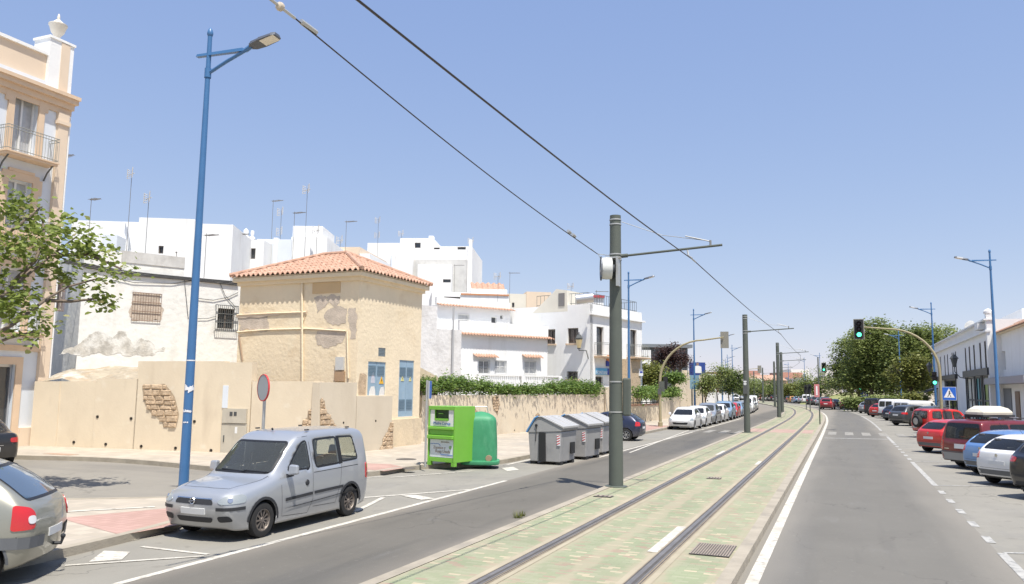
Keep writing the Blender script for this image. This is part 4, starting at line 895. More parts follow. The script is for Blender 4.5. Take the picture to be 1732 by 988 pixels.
mb=MB(); f.box(mb,u1-1.0,u1-.1,0,2.9,.0,.05); bpart(mb,'side_panel',bluish,E8)
# wall lantern
u,z=fl.uv(988,580); mb=MB(); p=fl.P(u,z,.75)
mb.tube([fl.P(fl.uv(995,595)[0],z-1.2,.0),fl.P(fl.uv(995,595)[0],z-.6,.3),p+Vector((0,0,-.6)),p+Vector((0,0,-.5))],.04,6); o=bpart(mb,'lantern_bracket',iron,E8)
mb=MB(); mb.lathe([(.12,-.5),(.26,.25),(.30,.27),(.30,.32),(.16,.55),(.05,.62),(.04,.75),(.001,.8)],p,n=6); mb.build('lantern',iron,o,recalc=False)
mb=MB(); mb.lathe([(.10,-.42),(.23,.22)],p+Vector((0,0,.0)),n=6); mb.lathe([(.135,-.42),(.272,.2)],p,n=6); mb.build('lantern_glass',mat('lantern_glass',(.62,.5,.28),.3),o,recalc=False)
# roof things
mb=MB()
def railing(mb,pts,h=.9,step=.35,r=.015):
    for a,b in zip(pts[:-1],pts[1:]):
        n=max(1,int((b-a).length/step))
        for k in range(n+1): q=a.lerp(b,k/n); mb.tube([q,q+Vector((0,0,h))],r,4,cap=False)
        for hh in (h,h*.15): mb.tube([a+Vector((0,0,hh)),b+Vector((0,0,hh))],r*1.3,4)
railing(mb,[fl.P(fl.uv(902,520)[0],zt,-.5),f.P(.3,zt,-.4),f.P(u1-.2,zt,-.4),f.P(u1-.2,zt,-3)]); bpart(mb,'roof_railing',iron,E8)
fr_=Fac(f.P(0,0,-3.5).xy,-76)
us0,us1=sorted((fr_.uv(905,505)[0],fr_.uv(945,505)[0])); zr=fr_.uv(940,490)[1]
mb=MB(); A=[fr_.P(us0,zt-.4,0),fr_.P(us1,zt-.4,0),fr_.P(us1,zr,0),fr_.P(us0,zr,0)]
pl=[(fr_.uv(901,520)[0],zt-.5),(fr_.uv(960,520)[0],zt-.5),(fr_.uv(959,491)[0],fr_.uv(959,491)[1]),(fr_.uv(941,489)[0],fr_.uv(941,489)[1])]
F_=[fr_.P(a,z,0) for a,z in pl]; B_=[fr_.P(a,z,-3) for a,z in pl]; mb.face(F_); mb.face(B_[::-1])
for k in range(4): mb.face([F_[k],F_[(k+1)%4],B_[(k+1)%4],B_[k]])
bpart(mb,'stair_hut',cream,E8)
a,b,c,d=fr_.rect(945,496,955,518); mb=MB(); fr_.box(mb,a,b,c,d,.0,.04); bpart(mb,'hut_door',mat('grey_door',(.2,.19,.18),.6),E8)
a,b,c,d=fr_.rect(970,499,1002,512); o=MB(); p0=dep(974,507,60); p1=dep(1003,503.5,60); o.tube([p0,p1],.38,14); 
hw=o.build('solar_water_heater',alu,smooth=True,recalc=False); tag(hw,'silver solar water heater tank lying on the corner house roof','water heater')
a,b,c,d=fr_.rect(1000,497,1022,503); 
f,e=newb('red_roofed_shed',1000,78,60,'flat red roofed structure far behind the corner house roof railing','building'); px_block(f,960,1021,502.5,0,4,white,e); px_block(f,958,1022,499,0,5,mat('red_sheet',(.42,.06,.07),.6),e,'roof',out=.2,zb=f.uv(1000,503.5)[1])
# ---------------------------------------------------------------- walls further up the left side
WC0=g(716,752); WC1=g(1028,720); az=math.degrees(math.atan2(WC1.x-WC0.x,WC1.y-WC0.y)); fW=Fac(WC0,az)
EW=empty('street_wall',(WC0.x,WC0.y,0),0,'beige street wall topped by an overhanging hedge behind the recycling bins','wall')
uE=fW.uv(1022,690)[0]; zt=fW.uv(860,668)[1]
mb=MB(); fW.box(mb,-.2,uE,0,zt,-.35,0); bpart(mb,'wall',beige,EW)
mb=MB(); uF=fW.uv(1066,690)[0]; fW.box(mb,uE,uF,0,fW.uv(1035,655)[1],-.6,.12); bpart(mb,'wall_pier',beige,EW)
stones(fW,[(832,672),(842,669),(845,685),(841,700),(834,690)],EW,rh=.15,sw=.2,seed=11)
stones(fW,[(905,703),(910,698),(915,706)],EW,rh=.12,sw=.15,seed=12); stones(fW,[(798,697),(803,690),(808,697)],EW,rh=.15,sw=.2,seed=13)
mb=MB(); u=fW.uv(716,740)[0]
for (x,y) in ((870,728),(885,735),(902,712),(948,715),(970,722),(845,738)):
    a,z=fW.uv(x,y); mb=MB(); mb.tube([fW.P(a,z,-.1),fW.P(a,z,.006)],.05,8); bpart(mb,'weep_hole',hm,EW)
mb=MB(); P=[fW.P(fW.uv(712,620)[0],1.5,-.36),fW.P(fW.uv(752,620)[0],1.5,-.36),fW.P(fW.uv(752,634)[0],fW.uv(752,638)[1],-.36),fW.P(fW.uv(712,612)[0],fW.uv(712,616)[1],-.36)]
Q=[p-fW.n*.3 for p in P]; mb.hexa([P[0],P[1],Q[1],Q[0],P[3],P[2],Q[2],Q[3]]); bpart(mb,'sloping_wall',beige2,EW)
def mkwall(px0,px1,base0,base1,yt,label,th=.35,m=None):
    A=g(px0,base0); B=g(px1,base1); f=Fac(A,math.degrees(math.atan2(B.x-A.x,B.y-A.y))); e=empty('street_wall',(A.x,A.y,0),0,label,'wall')
    u1=f.uv(px1,yt)[0]; z=f.uv((px0+px1)/2,yt)[1]; mb=MB(); f.box(mb,0,u1,0,z,-th,0); bpart(mb,'wall',m or beige,e); return f,e,u1,z
fR,eR,uR,zR=mkwall(1066,1117,718,713,686,'low beige wall with brick coping and an iron railing right of the corner house')
mb=MB(); fR.box(mb,-.02,uR,zR,zR+.12,-.4,.05); bpart(mb,'coping',mat('brick_coping',(.42,.24,.17),.85,noise_s=8,noise_a=.2),eR)
mb=MB(); railing(mb,[fR.P(.1,zR+.12,-.15),fR.P(uR-.1,zR+.12,-.15)],h=fR.uv(1100,668)[1]-zR-.12,step=.9,r=.03); bpart(mb,'railing',iron,eR)
f9,e9,u9,z9=mkwall(1117,1152,713,705,672,'beige retaining wall under the hedge beside the arched traffic light')
f10,e10,u10,z10=mkwall(1150,1166,700,697,640,'beige pier wall behind the row of parked cars',.5)
f11,e11,u11,z11=mkwall(1163,1194,697,692,629,'tallest beige wall section standing below the blue billboard',.6)
f12,e12,u12,z12=mkwall(1194,1240,690,683,664,'white low wall behind the young street trees',.4,white)
# ---------------------------------------------------------------- street lamps
blue=mat('lamp_blue',(.05,.15,.32),.42,spec=.5,noise_s=2,noise_a=.08,coat=.2)
ledm=mat('led_glass',(.72,.66,.55),.3); lampd=mat('lamp_head_grey',(.10,.11,.13),.5,.3); pap=mat('sticker_paper',(.72,.72,.72),.8)
def lamp(loc,rz,H=11.0,label='',full=True,banner=False):
    e=empty('street_lamp',loc,rz,label,'street lamp','blue street lamps along both pavements')
    mb=MB(); mb.lathe([(.17,0),(.17,.03),(.112,.05),(.106,.5),(.094,3.2),(.068,8),(.050,H-.12)],n=14); mb.build('pole',blue,e,smooth=True,recalc=False)
    mb=MB(); mb.lathe([(.001,H-.18),(.045,H-.15),(.068,H-.09),(.068,H-.04),(.045,H+.03),(.001,H+.09)],n=12); mb.build('finial',blue,e,smooth=True,recalc=False)
    mb=MB(); mb.hexa([(-.32,-.05,H-.60),(.95,-.05,H-.60),(.95,.05,H-.60),(-.32,.05,H-.60),(-.30,-.04,H-.54),(.92,-.04,H-.52),(.92,.04,H-.52),(-.30,.04,H-.54)])
    mb.tube([(.05,0,H-1.0),(.5,0,H-.78),(.98,0,H-.58)],.04,8); mb.tube([(.98,0,H-.58),(1.12,0,H-.50)],.055,8); mb.lathe([(.075,H-1.12),(.075,H-.9)],n=12); mb.build('arm',blue,e,smooth=True,recalc=False)
    mb=MB(); a=R(15); M=Matrix.Translation((1.1,0,H-.50))@Matrix.Rotation(-a,4,'Y')
    pr=[(0,.07),(.08,.15),(.3,.19),(.62,.17),(.72,.12)]
    for (x0,w0),(x1,w1) in zip(pr[:-1],pr[1:]):
        mb.hexa([(x0,-w0,-.04),(x1,-w1,-.04),(x1,w1,-.04),(x0,w0,-.04),(x0,-w0*.7,.05),(x1,-w1*.7,.035),(x1,w1*.7,.035),(x0,w0*.7,.05)])
    mb.xform(M); hd=mb.build('lamp_head',lampd,e)
    mb=MB(); mb.box(.32,.68,-.14,.14,-.052,-.041); mb.xform(M); mb.build('diffuser',ledm,hd)
    if banner:
        mb=MB(); mb.box(-.45,.45,-.05,.05,2.6,4.0); mb.build('lamp_banner',mat('banner_blue_grey',(.20,.33,.42),.6),e)
    return e
p=g(308.5,852,.13)
L1=lamp(p,R(5),10.62,'tall blue street lamp with torn stickers at the corner by the silver van')
mb=MB(); mb.lathe([(.098,3.05),(.098,3.075)],n=14); mb.build('sticker_band',pap,L1,smooth=True,recalc=False)
rnd=random.Random(8); ca=math.degrees(math.atan2(-p.y,-p.x))-5
for (z,hh,a0,a1) in ((2.42,.13,-55,75),(1.95,.055,-60,45),(1.72,.03,-50,10)):
    mb=MB(); n=9
    for k in range(n):
        A,B=R(ca+a0+(a1-a0)*k/n),R(ca+a0+(a1-a0)*(k+1)/n); r_=.107; z0=z-rnd.random()*hh*.5; z1=z+hh*rnd.uniform(.4,1); 
        mb.face([(r_*math.cos(A),r_*math.sin(A),z0),(r_*math.cos(B),r_*math.sin(B),z0+.01),(r_*math.cos(B),r_*math.sin(B),z1),(r_*math.cos(A),r_*math.sin(A),z1-.01*k%.02)])
    mb.build('torn_sticker',pap,L1,recalc=False)
tops=[(1063,460,'blue street lamp rising behind the dark green tram pole','L'),(1173,523,'blue street lamp with a square banner above the row of parked white cars','L'),(1220,561,'blue street lamp passing behind the hanging traffic light','L'),(1238,583.5,'small distant blue street lamp right of the hanging traffic light','L'),(1230,600,'tiny blue street lamp between two others beyond the traffic light','L'),(1226.7,607,'faintest far blue street lamp on the left pavement','L'),
(1673.5,423,'tallest blue street lamp on the right in front of the white shop building','R'),(1574.7,512,'blue street lamp at the far end of the white shop building','R'),(1519.5,560,'blue street lamp before the big leafy trees','R'),(1386,597,'slender street lamp behind the red and white sign','R'),(1360,605,'thin far street lamp right of the tram poles','R'),(1333,613,'thinnest street lamp seen between the tram cross arms','R')]
for (x,y,lb,sd) in tops:
    q=g(x,y,10.8); e=lamp((q.x,q.y,.13),R(5) if sd=='L' else R(185),10.65,lb,banner=('banner' in lb))
# ---------------------------------------------------------------- tram poles, arms and wires
tg=mat('pole_green_grey',(.098,.110,.092),.55,noise_s=3,noise_a=.07,spec=.4); galv=mat('galvanised',(.50,.50,.47),.45,.6); cer=mat('ceramic_insulator',(.55,.47,.36),.35)
stay_m=mat('stay_steel',(.28,.28,.27),.5,.5); wire_m=mat('copper_wire',(.05,.045,.045),.5,.3)
def tram_pole(x,y,H,rz,label,both=False,arm=2.85,drum=False,z0=.13,r=1.0,az=6.15):
    e=empty('tram_pole',(x,y,z0),rz,label,'tram pole','dark green tram poles on the paved median')
    mb=MB(); mb.lathe([(.3*r,0),(.3*r,.02),(.19*r,.03),(.19*r,.08),(.185*r,1),(.15*r,H),(.001,H+.02)],n=20); mb.build('pole',tg,e,smooth=True,recalc=False)
    for z in (H-.12,H-.25,az+.05,az-.1)+((1.95,2.75) if drum else ()):
        mb=MB(); mb.lathe([(.155+.0053*(H-z)+.008,z-.018),(.155+.0053*(H-z)+.008,z+.018)],n=20); mb.build('steel_band',galv,e,smooth=True,recalc=False)
    for s in ((1,-1) if both else (1,)):
        mb=MB(); mb.tube([(.17*s,0,az),(arm*s,0,az+.16)],.032,8); mb.tube([(.15*s,0,az),(.34*s,0,az+.01)],.055,8); mb.build('cross_arm',tg,e,recalc=False)
        mb=MB(); mb.tube([(.17*s,0,H-.18),(arm*.45*s,0,H-.62),((arm-.3)*s,0,az+.28)],.008,4); mb.tube([((arm-.95)*s,0,az+.45),((arm-.3)*s,0,az+.27)],.016,6); mb.tube([((arm-.3)*s,0,az+.30),((arm-.3)*s,0,az+.14)],.03,6); mb.build('stay_wire',stay_m,e,recalc=False)
        xx=(CLX-x)*s if False else 2.1; 
        mb=MB(); mb.tube([(1.95,0,az+.08),(1.98,-.05,az-.08),(2.1,-.2,az-.18)],.022,5); mb.tube([(2.1,-.35,az-.2),(2.1,.35,az-.2)],.02,5); mb.build('wire_clamp',galv,e,recalc=False)
    return e
PL=[(1042,823,365),(1264,732,535),(1318,706,583),(1323.5,697,605),(1311,688,617),(1291,681,622),(1276,678,628)]
labs=['thick dark green tram pole with a white tensioning wheel in the middle of the street','second tram pole along the track carrying a single cross arm','third tram pole where the track starts bending','fourth tram pole close behind the third one','fifth tram pole standing in the far bend','small sixth tram pole near the far traffic light','most distant tram pole at the end of the bend']
poles=[]
for k,(x,yb,yt) in enumerate(PL):
    q=g(x,yb,.13); f_=Fac((q.x,q.y),90+math.degrees(YAW)); H=f_.uv(x,yt)[1]-.13; H=min(max(H,7.2),8.2)
    _,t=cl_at(q.y); e=tram_pole(q.x,q.y,H,math.atan2(-t.x,t.y) if False else math.atan2(t.y,t.x)-math.pi/2,labs[k],drum=(k==0),az=6.15); poles.append((q.x,q.y,e,t))
e0=poles[0][2]
wh=mat('drum_white',(.62,.63,.60),.5,noise_s=4,noise_a=.08)
mb=MB(); M=Matrix.Translation((-.16,-.30,5.78))@Matrix.Rotation(R(20),4,'Z')
mb.lathe([(.001,-.15),(.20,-.15),(.29,-.13),(.30,0),(.29,.13),(.2,.15),(.001,.15)],axis='X',n=24); mb.xform(M); dr=mb.build('tension_wheel',wh,e0,smooth=True,recalc=False)
mb=MB(); mb.lathe([(.001,.15),(.10,.15),(.12,.2),(.001,.22)],axis='X',n=16); mb.lathe([(.33,-.17),(.33,-.14)],axis='X',n=24); mb.lathe([(.26,.17),(.20,.17)],axis='X',n=24); mb.xform(M); mb.build('wheel_hub',lampd,dr,recalc=False)
mb=MB(); mb.box(-.2,.2,-.3,-.12,6.06,6.10); mb.box(-.2,-.14,-.34,-.1,5.7,6.1); mb.box(.10,.16,-.34,-.1,5.3,6.1); mb.build('wheel_bracket',galv,e0)
mb=MB(); mb.box(.19,.40,-.05,.10,1.85,2.85); mb.build('equipment_box',tg,e0,bevel=.04)
e1=poles[1][2]; mb=MB(); mb.box(-.16,.10,-.36,-.18,2.35,3.15); hs=mb.build('signal_box',iron,e1); mb=MB(); mb.tube([(-.03,-.36,2.95),(-.03,-.375,2.95)],.09,12); mb.build('signal_lens',wh,hs)
mb=MB(); mb.box(-.12,.06,-.38,-.19,3.05,3.13); mb.build('signal_cap',wframe,hs)
# contact wire
mb=MB(); pts=[]
ws_=g(605,0,6.05)
st=Vector((ws_.x-(poles[0][0]+2.1-ws_.x)*.6,ws_.y-(poles[0][1]-ws_.y)*.6,6.08)); 
line=[st,ws_]+[Vector((x+2.1*t.y,y-2.1*t.x,.13+5.95)) for x,y,_,t in poles]
out=[]
for a,b in zip(line[:-1],line[1:]):
    for k in range(8): u=k/8; q=a.lerp(b,u); q.z-=.10*math.sin(math.pi*u)*min(1,(b-a).length/25); out.append(q)
out.append(line[-1]); mb.tube(out,.0135,5); tag(mb.build('contact_wire',wire_m,recalc=False),'long black contact wire running over the tram track and past every cross arm','wire')
q0=poles[0]; A=dep(499,31,11.2); Bp=Vector((q0[0]-.35,q0[1]-.55,6.28))
e=empty('tension_wire',A,0,'black tensioned wire with insulators running to the white wheel on the near pole','wire')
dirv=(A-Bp).normalized()
def sag(a,b,s,n=16): 
    o=[]
    for k in range(n+1): t=k/n; q=a.lerp(b,t); q.z-=s*math.sin(math.pi*t); o.append(q)
    return o
mb=MB(); mb.tube(sag(A,Bp,.12),.012,5); bpart(mb,'wire',wire_m,e)
mb=MB(); mb.tube([A,A+dirv*.55],.022,6); mb.tube([A+dirv*.55,A+dirv*1.6],.02,6); mb.tube([A-dirv*.12+Vector((0,0,.02)),A-dirv*.45+Vector((0,0,.03))],.04,6); bpart(mb,'turnbuckle',galv,e)
M=(dirv).to_track_quat('Z','Y').to_matrix().to_4x4()
for k in (.30,.62,.92):
    mb=MB(); mb.lathe([(.02,-.05),(.055,-.035),(.065,0),(.055,.035),(.02,.05)],n=14); M2=M.copy(); M2.translation=A+dirv*k; mb.xform(M2); bpart(mb,'insulator',cer,e,smooth=True)
mb=MB(); M2=M.copy(); 
for k in (1.6,1.9): 
    mb.tube([Bp+dirv*k,Bp+dirv*(k+.16)],.04,6)
mb.tube([Bp,Bp+dirv*.5],.01,4); bpart(mb,'wire_tensioner',galv,e)
mb=MB(); mb.tube([Bp,Vector((q0[0]-.1,q0[1],6.30))],.01,4); mb.tube([Bp+Vector((.02,0,0)),Vector((q0[0]-.25,q0[1]-.3,6.0))],.008,4); bpart(mb,'guy_rod',galv,e)
# ---------------------------------------------------------------- arched traffic lights
tan=mat('traffic_pole_ochre',(.33,.29,.17),.6,noise_s=3,noise_a=.08); sigk=mat('signal_black',(.022,.022,.022),.55); glow=mat('green_light',(.10,1.0,.55),.4,emit=2.2); lensoff=mat('dark_lens',(.03,.02,.02),.3); sback=mat('signal_backboard',(.25,.24,.20),.6)
def signal(M,parent,w=.30,h=.9,on=True,back=True,green=True,boardw=.54,boardh=1.12):
    mb=MB(); 
    if back: 
        mb.box(-boardw/2,boardw/2,-.01,.012,-boardh/2,boardh/2); mb.xform(M); bb=mb.build('signal_head',sback,parent); mb=MB(); mb.box(-boardw/2+.04,boardw/2-.04,-.02,-.011,-boardh/2+.04,boardh/2-.04); mb.xform(M); mb.build('backboard_face',sigk,bb)
        mb=MB()
    mb.box(-w/2,w/2,-.10,-.021,-h/2,h/2)
    for k in range(3):
        z=h/3*(1-k); mb.lathe([(h*.14,-.10),(h*.145,-.26)],(0,0,z),axis='Y',n=12)
    mb.xform(M); s=mb.build('signal_housing',sigk,parent,recalc=False)
    for k in range(3):
        z=h/3*(1-k); mb=MB(); mb.lathe([(.001,-.118),(h*.12,-.112),(h*.13,-.102)],(0,0,z),axis='Y',n=14); mb.xform(M); mb.build('lens',glow if (on and k==2) else lensoff,s,smooth=True,recalc=False)
def traffic(base,rz,H,reach,label,facing,hs=1.0,low=True,lowz=3.0):
    e=empty('traffic_light',base,rz,label,'traffic light','arched traffic lights')
    r=min(reach*.7,3.0); pts=[(0,0,0),(0,0,H-r)]
    for k in range(1,11): a=math.pi/2*k/10; pts.append((r*(1-math.cos(a)),0,H-r+r*.96*math.sin(a)))
    pts.append((reach,0,H+.05)); n=len(pts)
    mb=MB(); mb.tube(pts,[.10-.05*min(1,i/(n-1)) for i in range(n)],10); mb.lathe([(.16,0),(.16,.3),(.1,.34)],n=10); mb.build('pole',tan,e,smooth=True,recalc=False)
    # facing: -1 lights towards local -Y, +1 away
    M=Matrix.Translation((reach+.05,-.1 if facing<0 else .1,H-.12))@(Matrix.Rotation(math.pi,4,'Z') if facing>0 else Matrix.Identity(4))@Matrix.Diagonal((hs,1,hs,1))
    signal(M,e)
    if low:
        M=Matrix.Translation((.34,-.1 if facing<0 else .1,lowz))@(Matrix.Rotation(math.pi,4,'Z') if facing>0 else Matrix.Identity(4)); signal(M,e,w=.28,h=.85,back=False)
    return e
b=g(1117,725); TL=traffic((b.x,b.y,.13),R(0),6.05,4.35,'arched traffic light seen from behind over the left carriageway',+1,hs=1.0)
mb=MB(); mb.box(-.02,.30,-.12,.16,2.4,3.1); mb.build('pedestrian_signal',tg,TL); mb=MB(); mb.box(-.12,.10,-.2,-.06,2.2,2.6); mb.build('push_button',iron,TL)
b=aty(1593,60,700); f_=Fac((b.x,b.y),90+math.degrees(YAW)); H=f_.uv(1593,553)[1]
T2=traffic((b.x,b.y,.13),R(180),H-.1,4.75,'large arched traffic light showing green over the right carriageway',+1,hs=1.25,lowz=3.5)
b=aty(1460,140,680); f_=Fac((b.x,b.y),90+math.degrees(YAW)); H=f_.uv(1445,620)[1]
T3=traffic((b.x,b.y,.0),R(180),H,5.6,'smaller distant arched traffic light showing green before the leafy trees',+1,hs=1.3,lowz=3.4)
b=g(1239,684); T4_=traffic((b.x,b.y,.13),R(-2),6.6,5.0,'small far arched traffic light seen from behind beyond the parked cars',+1,hs=1.25,low=False)
# road signs
sb=mat('sign_blue_face',(.02,.13,.55),.45); sgrey=mat('sign_back_grey',(.40,.42,.42),.5,.3); sred=mat('sign_red',(.55,.05,.05),.5)
def crossing_sign(base,rz,z,s,label,toward=-1):
    e=empty('crossing_sign',base,rz,label,'road sign','pedestrian crossing signs')
    mb=MB(); mb.tube([(0,.03,0),(0,.03,z+s/2)],.035,8); mb.build('sign_post',galv,e,recalc=False)
    mb=MB(); mb.box(-s/2,s/2,-.01,.012,z-s/2,z+s/2); pl=mb.build('sign_plate',sw,e)
    mb=MB(); mb.box(-s/2+.02,s/2-.02,-.014,-.011,z-s/2+.02,z+s/2-.02); mb.build('sign_face',sb,pl)
    mb=MB(); mb.face([(-s*.38,-.018,z-s*.30),(s*.38,-.018,z-s*.30),(0,-.018,z+s*.40)]); mb.build('sign_triangle',sw,pl,recalc=False)
    mb=MB(); k=s
    mb.face([(k*.03+.05*k*math.cos(a),-.021,z+k*.17+.05*k*math.sin(a)) for a in [i*math.pi/4 for i in range(8)]])
    mb.face([(-.04*k,-.021,z-.05*k),(.05*k,-.021,z-.05*k),(.06*k,-.021,z+.11*k),(-.02*k,-.021,z+.11*k)]); mb.face([(-.04*k,-.021,z-.05*k),(.0*k,-.021,z-.05*k),(-.08*k,-.021,z-.25*k),(-.13*k,-.021,z-.25*k)]); mb.face([(.01*k,-.021,z-.05*k),(.05*k,-.021,z-.05*k),(.14*k,-.021,z-.25*k),(.09*k,-.021,z-.25*k)]); mb.face([(.05*k,-.021,z+.09*k),(.05*k,-.021,z+.04*k),(.15*k,-.021,z-.02*k),(.15*k,-.021,z+.02*k)])
    mb.build('pedestrian_symbol',sigk,pl,recalc=False); return e
b=aty(1607,60.5,700); crossing_sign((b.x,b.y,.13),R(8),CH+(663.5-659)/-1360*58+.0,.88,'blue pedestrian crossing sign beside the large green traffic light')
b=aty(1463,139,690); crossing_sign((b.x,b.y,0),R(0),2.4,1.1,'small distant blue pedestrian crossing sign beside the far traffic light')
# round sign seen from behind
b=dep(444,700,17.8); e=empty('round_sign',(b.x,b.y,.0),R(-27),'round road sign seen from behind on a grey post over the silver van','road sign')
mb=MB(); mb.tube([(0,.03,0),(0,.03,2.9)],.035,10); mb.build('sign_post',galv,e,smooth=True,recalc=False)
mb=MB(); mb.lathe([(.001,-.02),(.285,-.02)],(0,0,2.62),axis='Y',n=28); mb.lathe([(.001,0),(.27,.004)],(0,0,2.62),axis='Y',n=28); mb.build('sign_disc',sgrey,e,recalc=False)
mb=MB(); mb.lathe([(.27,.0),(.30,.01),(.30,-.025),(.28,-.025)],(0,0,2.62),axis='Y',n=28); mb.build('sign_rim',sred,e,recalc=False)
b=g(719,790,.13); e=empty('parking_sign',(b.x,b.y,.13),R(112),'grey post with a sign plate seen almost edge-on before the green container','road sign')
zt=Fac((b.x,b.y),68).uv(724,643)[1]-.13
mb=MB(); mb.tube([(0,0,0),(0,0,zt)],.035,10); mb.build('sign_post',galv,e,smooth=True,recalc=False)
mb=MB(); mb.box(-.05,.55,-.09,-.04,zt-.60,zt-.02); mb.build('sign_plate',sgrey,e); mb=MB(); mb.box(-.04,.54,-.10,-.091,zt-.59,zt-.03); mb.build('sign_face',sb,e)
b=g(1387,718,.13); e=empty('median_sign',(b.x,b.y,.13),R(10),'narrow red and white sign on a post near the end of the median','road sign')
zt=3.1; mb=MB(); mb.tube([(0,.0,0),(0,.0,5.2)],.05,8); mb.build('sign_post',tg,e,recalc=False); mb=MB(); mb.box(-.35,.02,-.06,-.02,zt-1.0,zt); mb.build('sign_plate',mat('sign_faded_red',(.55,.20,.20),.5),e); mb=MB(); mb.box(-.22,-.12,-.07,-.061,zt-.85,zt-.15); mb.build('sign_stripe',sw,e)
for (x,y,lb) in ((1364,693,'left one of two small tram signals on thin posts in the bend'),(1370.5,696,'right one of two small tram signals on thin posts in the bend')):
    b=g(x,y,.13); e=empty('tram_signal',(b.x,b.y,.13),0,lb,'tram signal','tram signals in the bend'); mb=MB(); mb.tube([(0,0,0),(0,0,2.6)],.06,8); mb.build('post',tg,e,recalc=False); mb=MB(); mb.box(-.22,.22,-.12,.12,2.2,3.4); mb.lathe([(.14,-.12),(.15,-.3)],(0,0,3.0),axis='Y',n=8); mb.build('signal_head',sigk,e,recalc=False)
# ---------------------------------------------------------------- textile container
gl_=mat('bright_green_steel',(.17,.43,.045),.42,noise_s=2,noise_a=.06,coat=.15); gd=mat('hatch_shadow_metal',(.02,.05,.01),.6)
c0=g(768,790,.13); c1=g(722,786,.13); dx=(c1-c0); az=math.atan2(dx.y,dx.x)
E=empty('textile_container',(c0.x,c0.y,.13),az,'bright green steel clothing container with a hatch and poster panels','clothing container')
W,D,Hh=1.15,1.05,1.92      # local: x towards the left along the front, front plane y=0, body towards -y or +y
sgn=-1 # local +y side for body: computed below
nrm=Vector((-math.sin(az),math.cos(az),0)); sgn=1 if nrm.dot(c0-CAM)>0 else -1
def Bx(mb,x0,x1,y0,y1,z0,z1): mb.box(x0,x1,min(sgn*y0,sgn*y1),max(sgn*y0,sgn*y1),z0,z1)
mb=MB(); Bx(mb,.0,.06,0,D,.12,Hh); Bx(mb,W-.06,W,0,D,.12,Hh); Bx(mb,.06,W-.06,D-.03,D,.12,Hh); Bx(mb,.06,W-.06,0,D-.03,Hh-.12,Hh); Bx(mb,.06,W-.06,0.03,D-.03,.12,.25); Bx(mb,.06,W-.06,.04,.07,.25,.9); 
Bx(mb,.06,.30,.04,.3,1.25,Hh-.12); Bx(mb,W-.26,W-.06,.04,.3,1.25,Hh-.12); Bx(mb,.30,W-.26,.04,.3,1.25,1.46); Bx(mb,.30,W-.26,.30,.33,1.46,Hh-.12)
mb.build('body',gl_,E,recalc=False,bevel=.01)
mb=MB(); Bx(mb,.04,W-.04,-.09,.28,.86,.98); Bx(mb,.04,W-.04,.02,.1,.98,1.16); Bx(mb,.04,W-.04,-.06,.2,1.16,1.25); mb.build('chute_lip',gl_,E,recalc=False,bevel=.02)
mb=MB(); Bx(mb,.31,W-.27,.1,.29,1.48,1.86); mb.build('hatch',gd,E,recalc=False); mb=MB(); mb.tube([(.55,sgn*.06,1.68),(.75,sgn*.06,1.68)],.015,6); Bx(mb,.33,W-.29,-.02,.1,1.46,1.52); mb.build('hatch_handle',gl_,E,recalc=False)
for x in (0,W-.13):
    mb=MB(); Bx(mb,x,x+.13,0,.13,0,.12); mb.build('leg',gl_,E,recalc=False); mb=MB(); Bx(mb,x,x+.13,D-.13,D,0,.12); mb.build('leg',gl_,E,recalc=False)
post=mat('poster_pale',(.62,.68,.66),.6,noise_s=5,noise_a=.08); 
mb=MB(); Bx(mb,.08,W-.08,.033,.039,.27,.84); pz=mb.build('poster_panel',post,E,recalc=False)
mb=MB(); Bx(mb,.07,.29,.033,.039,1.27,1.86); Bx(mb,W-.25,W-.07,.033,.039,1.27,1.86); Bx(mb,.29,W-.25,.032,.039,1.27,1.45); pz2=mb.build('poster_panel',mat('poster_white',(.66,.66,.62),.6,noise_s=6,noise_a=.1),E,recalc=False)
xd=-1
def Mt(x,z,y): 
    # readable from the front: text x axis runs opposite to local x
    X=Vector((-1,0,0)); Y=Vector((0,0,1)); Z=X.cross(Y); 
    if Z.y*sgn>0: X=-X; Z=X.cross(Y)
    M=Matrix((X,Y,Z)).transposed().to_4x4(); M.translation=Vector((x,sgn*y,z)); return M
brn=mat('letter_brown',(.30,.22,.14),.6); bl=mat('letter_blue',(.04,.14,.42),.6)
text('Zapatos y',.13,Mt(.66,.58,.030),brn,pz); text('Ropa Usada',.13,Mt(.52,.46,.030),brn,pz); text('RECOGIDA',.07,Mt(.42,.76,.030),brn,pz)
text('Madre Coraje',.13,Mt(.58,1.36,.030),bl,pz2)
mb=MB()
for (zz,xx) in ((.70,(.95,.62,.55,.55)),(.36,(.55,.5,.3,.1))): 
    pts=[(W-.1,zz,0),(.7,zz,0),(.62,zz-.06,0)] if zz>.5 else [(.64,zz+.09,0),(.58,zz+.0,0),(.1,zz-.01,0)]
    for (a,b_,_),(c,d,_) in zip(pts[:-1],pts[1:]): mb.tube([(a,sgn*.03,b_),(c,sgn*.03,d)],.009,4)
mb.build('poster_lines',bl,pz,recalc=False)
mb=MB(); mb.lathe([(.001,.028),(.06,.028)],(0.2,0,.60),axis='Y',n=14); 
if sgn<0: mb.v=[(x,-y,z) for x,y,z in mb.v]
mb.build('poster_emblem',mat('emblem_green',(.25,.42,.16),.6),pz,recalc=False)
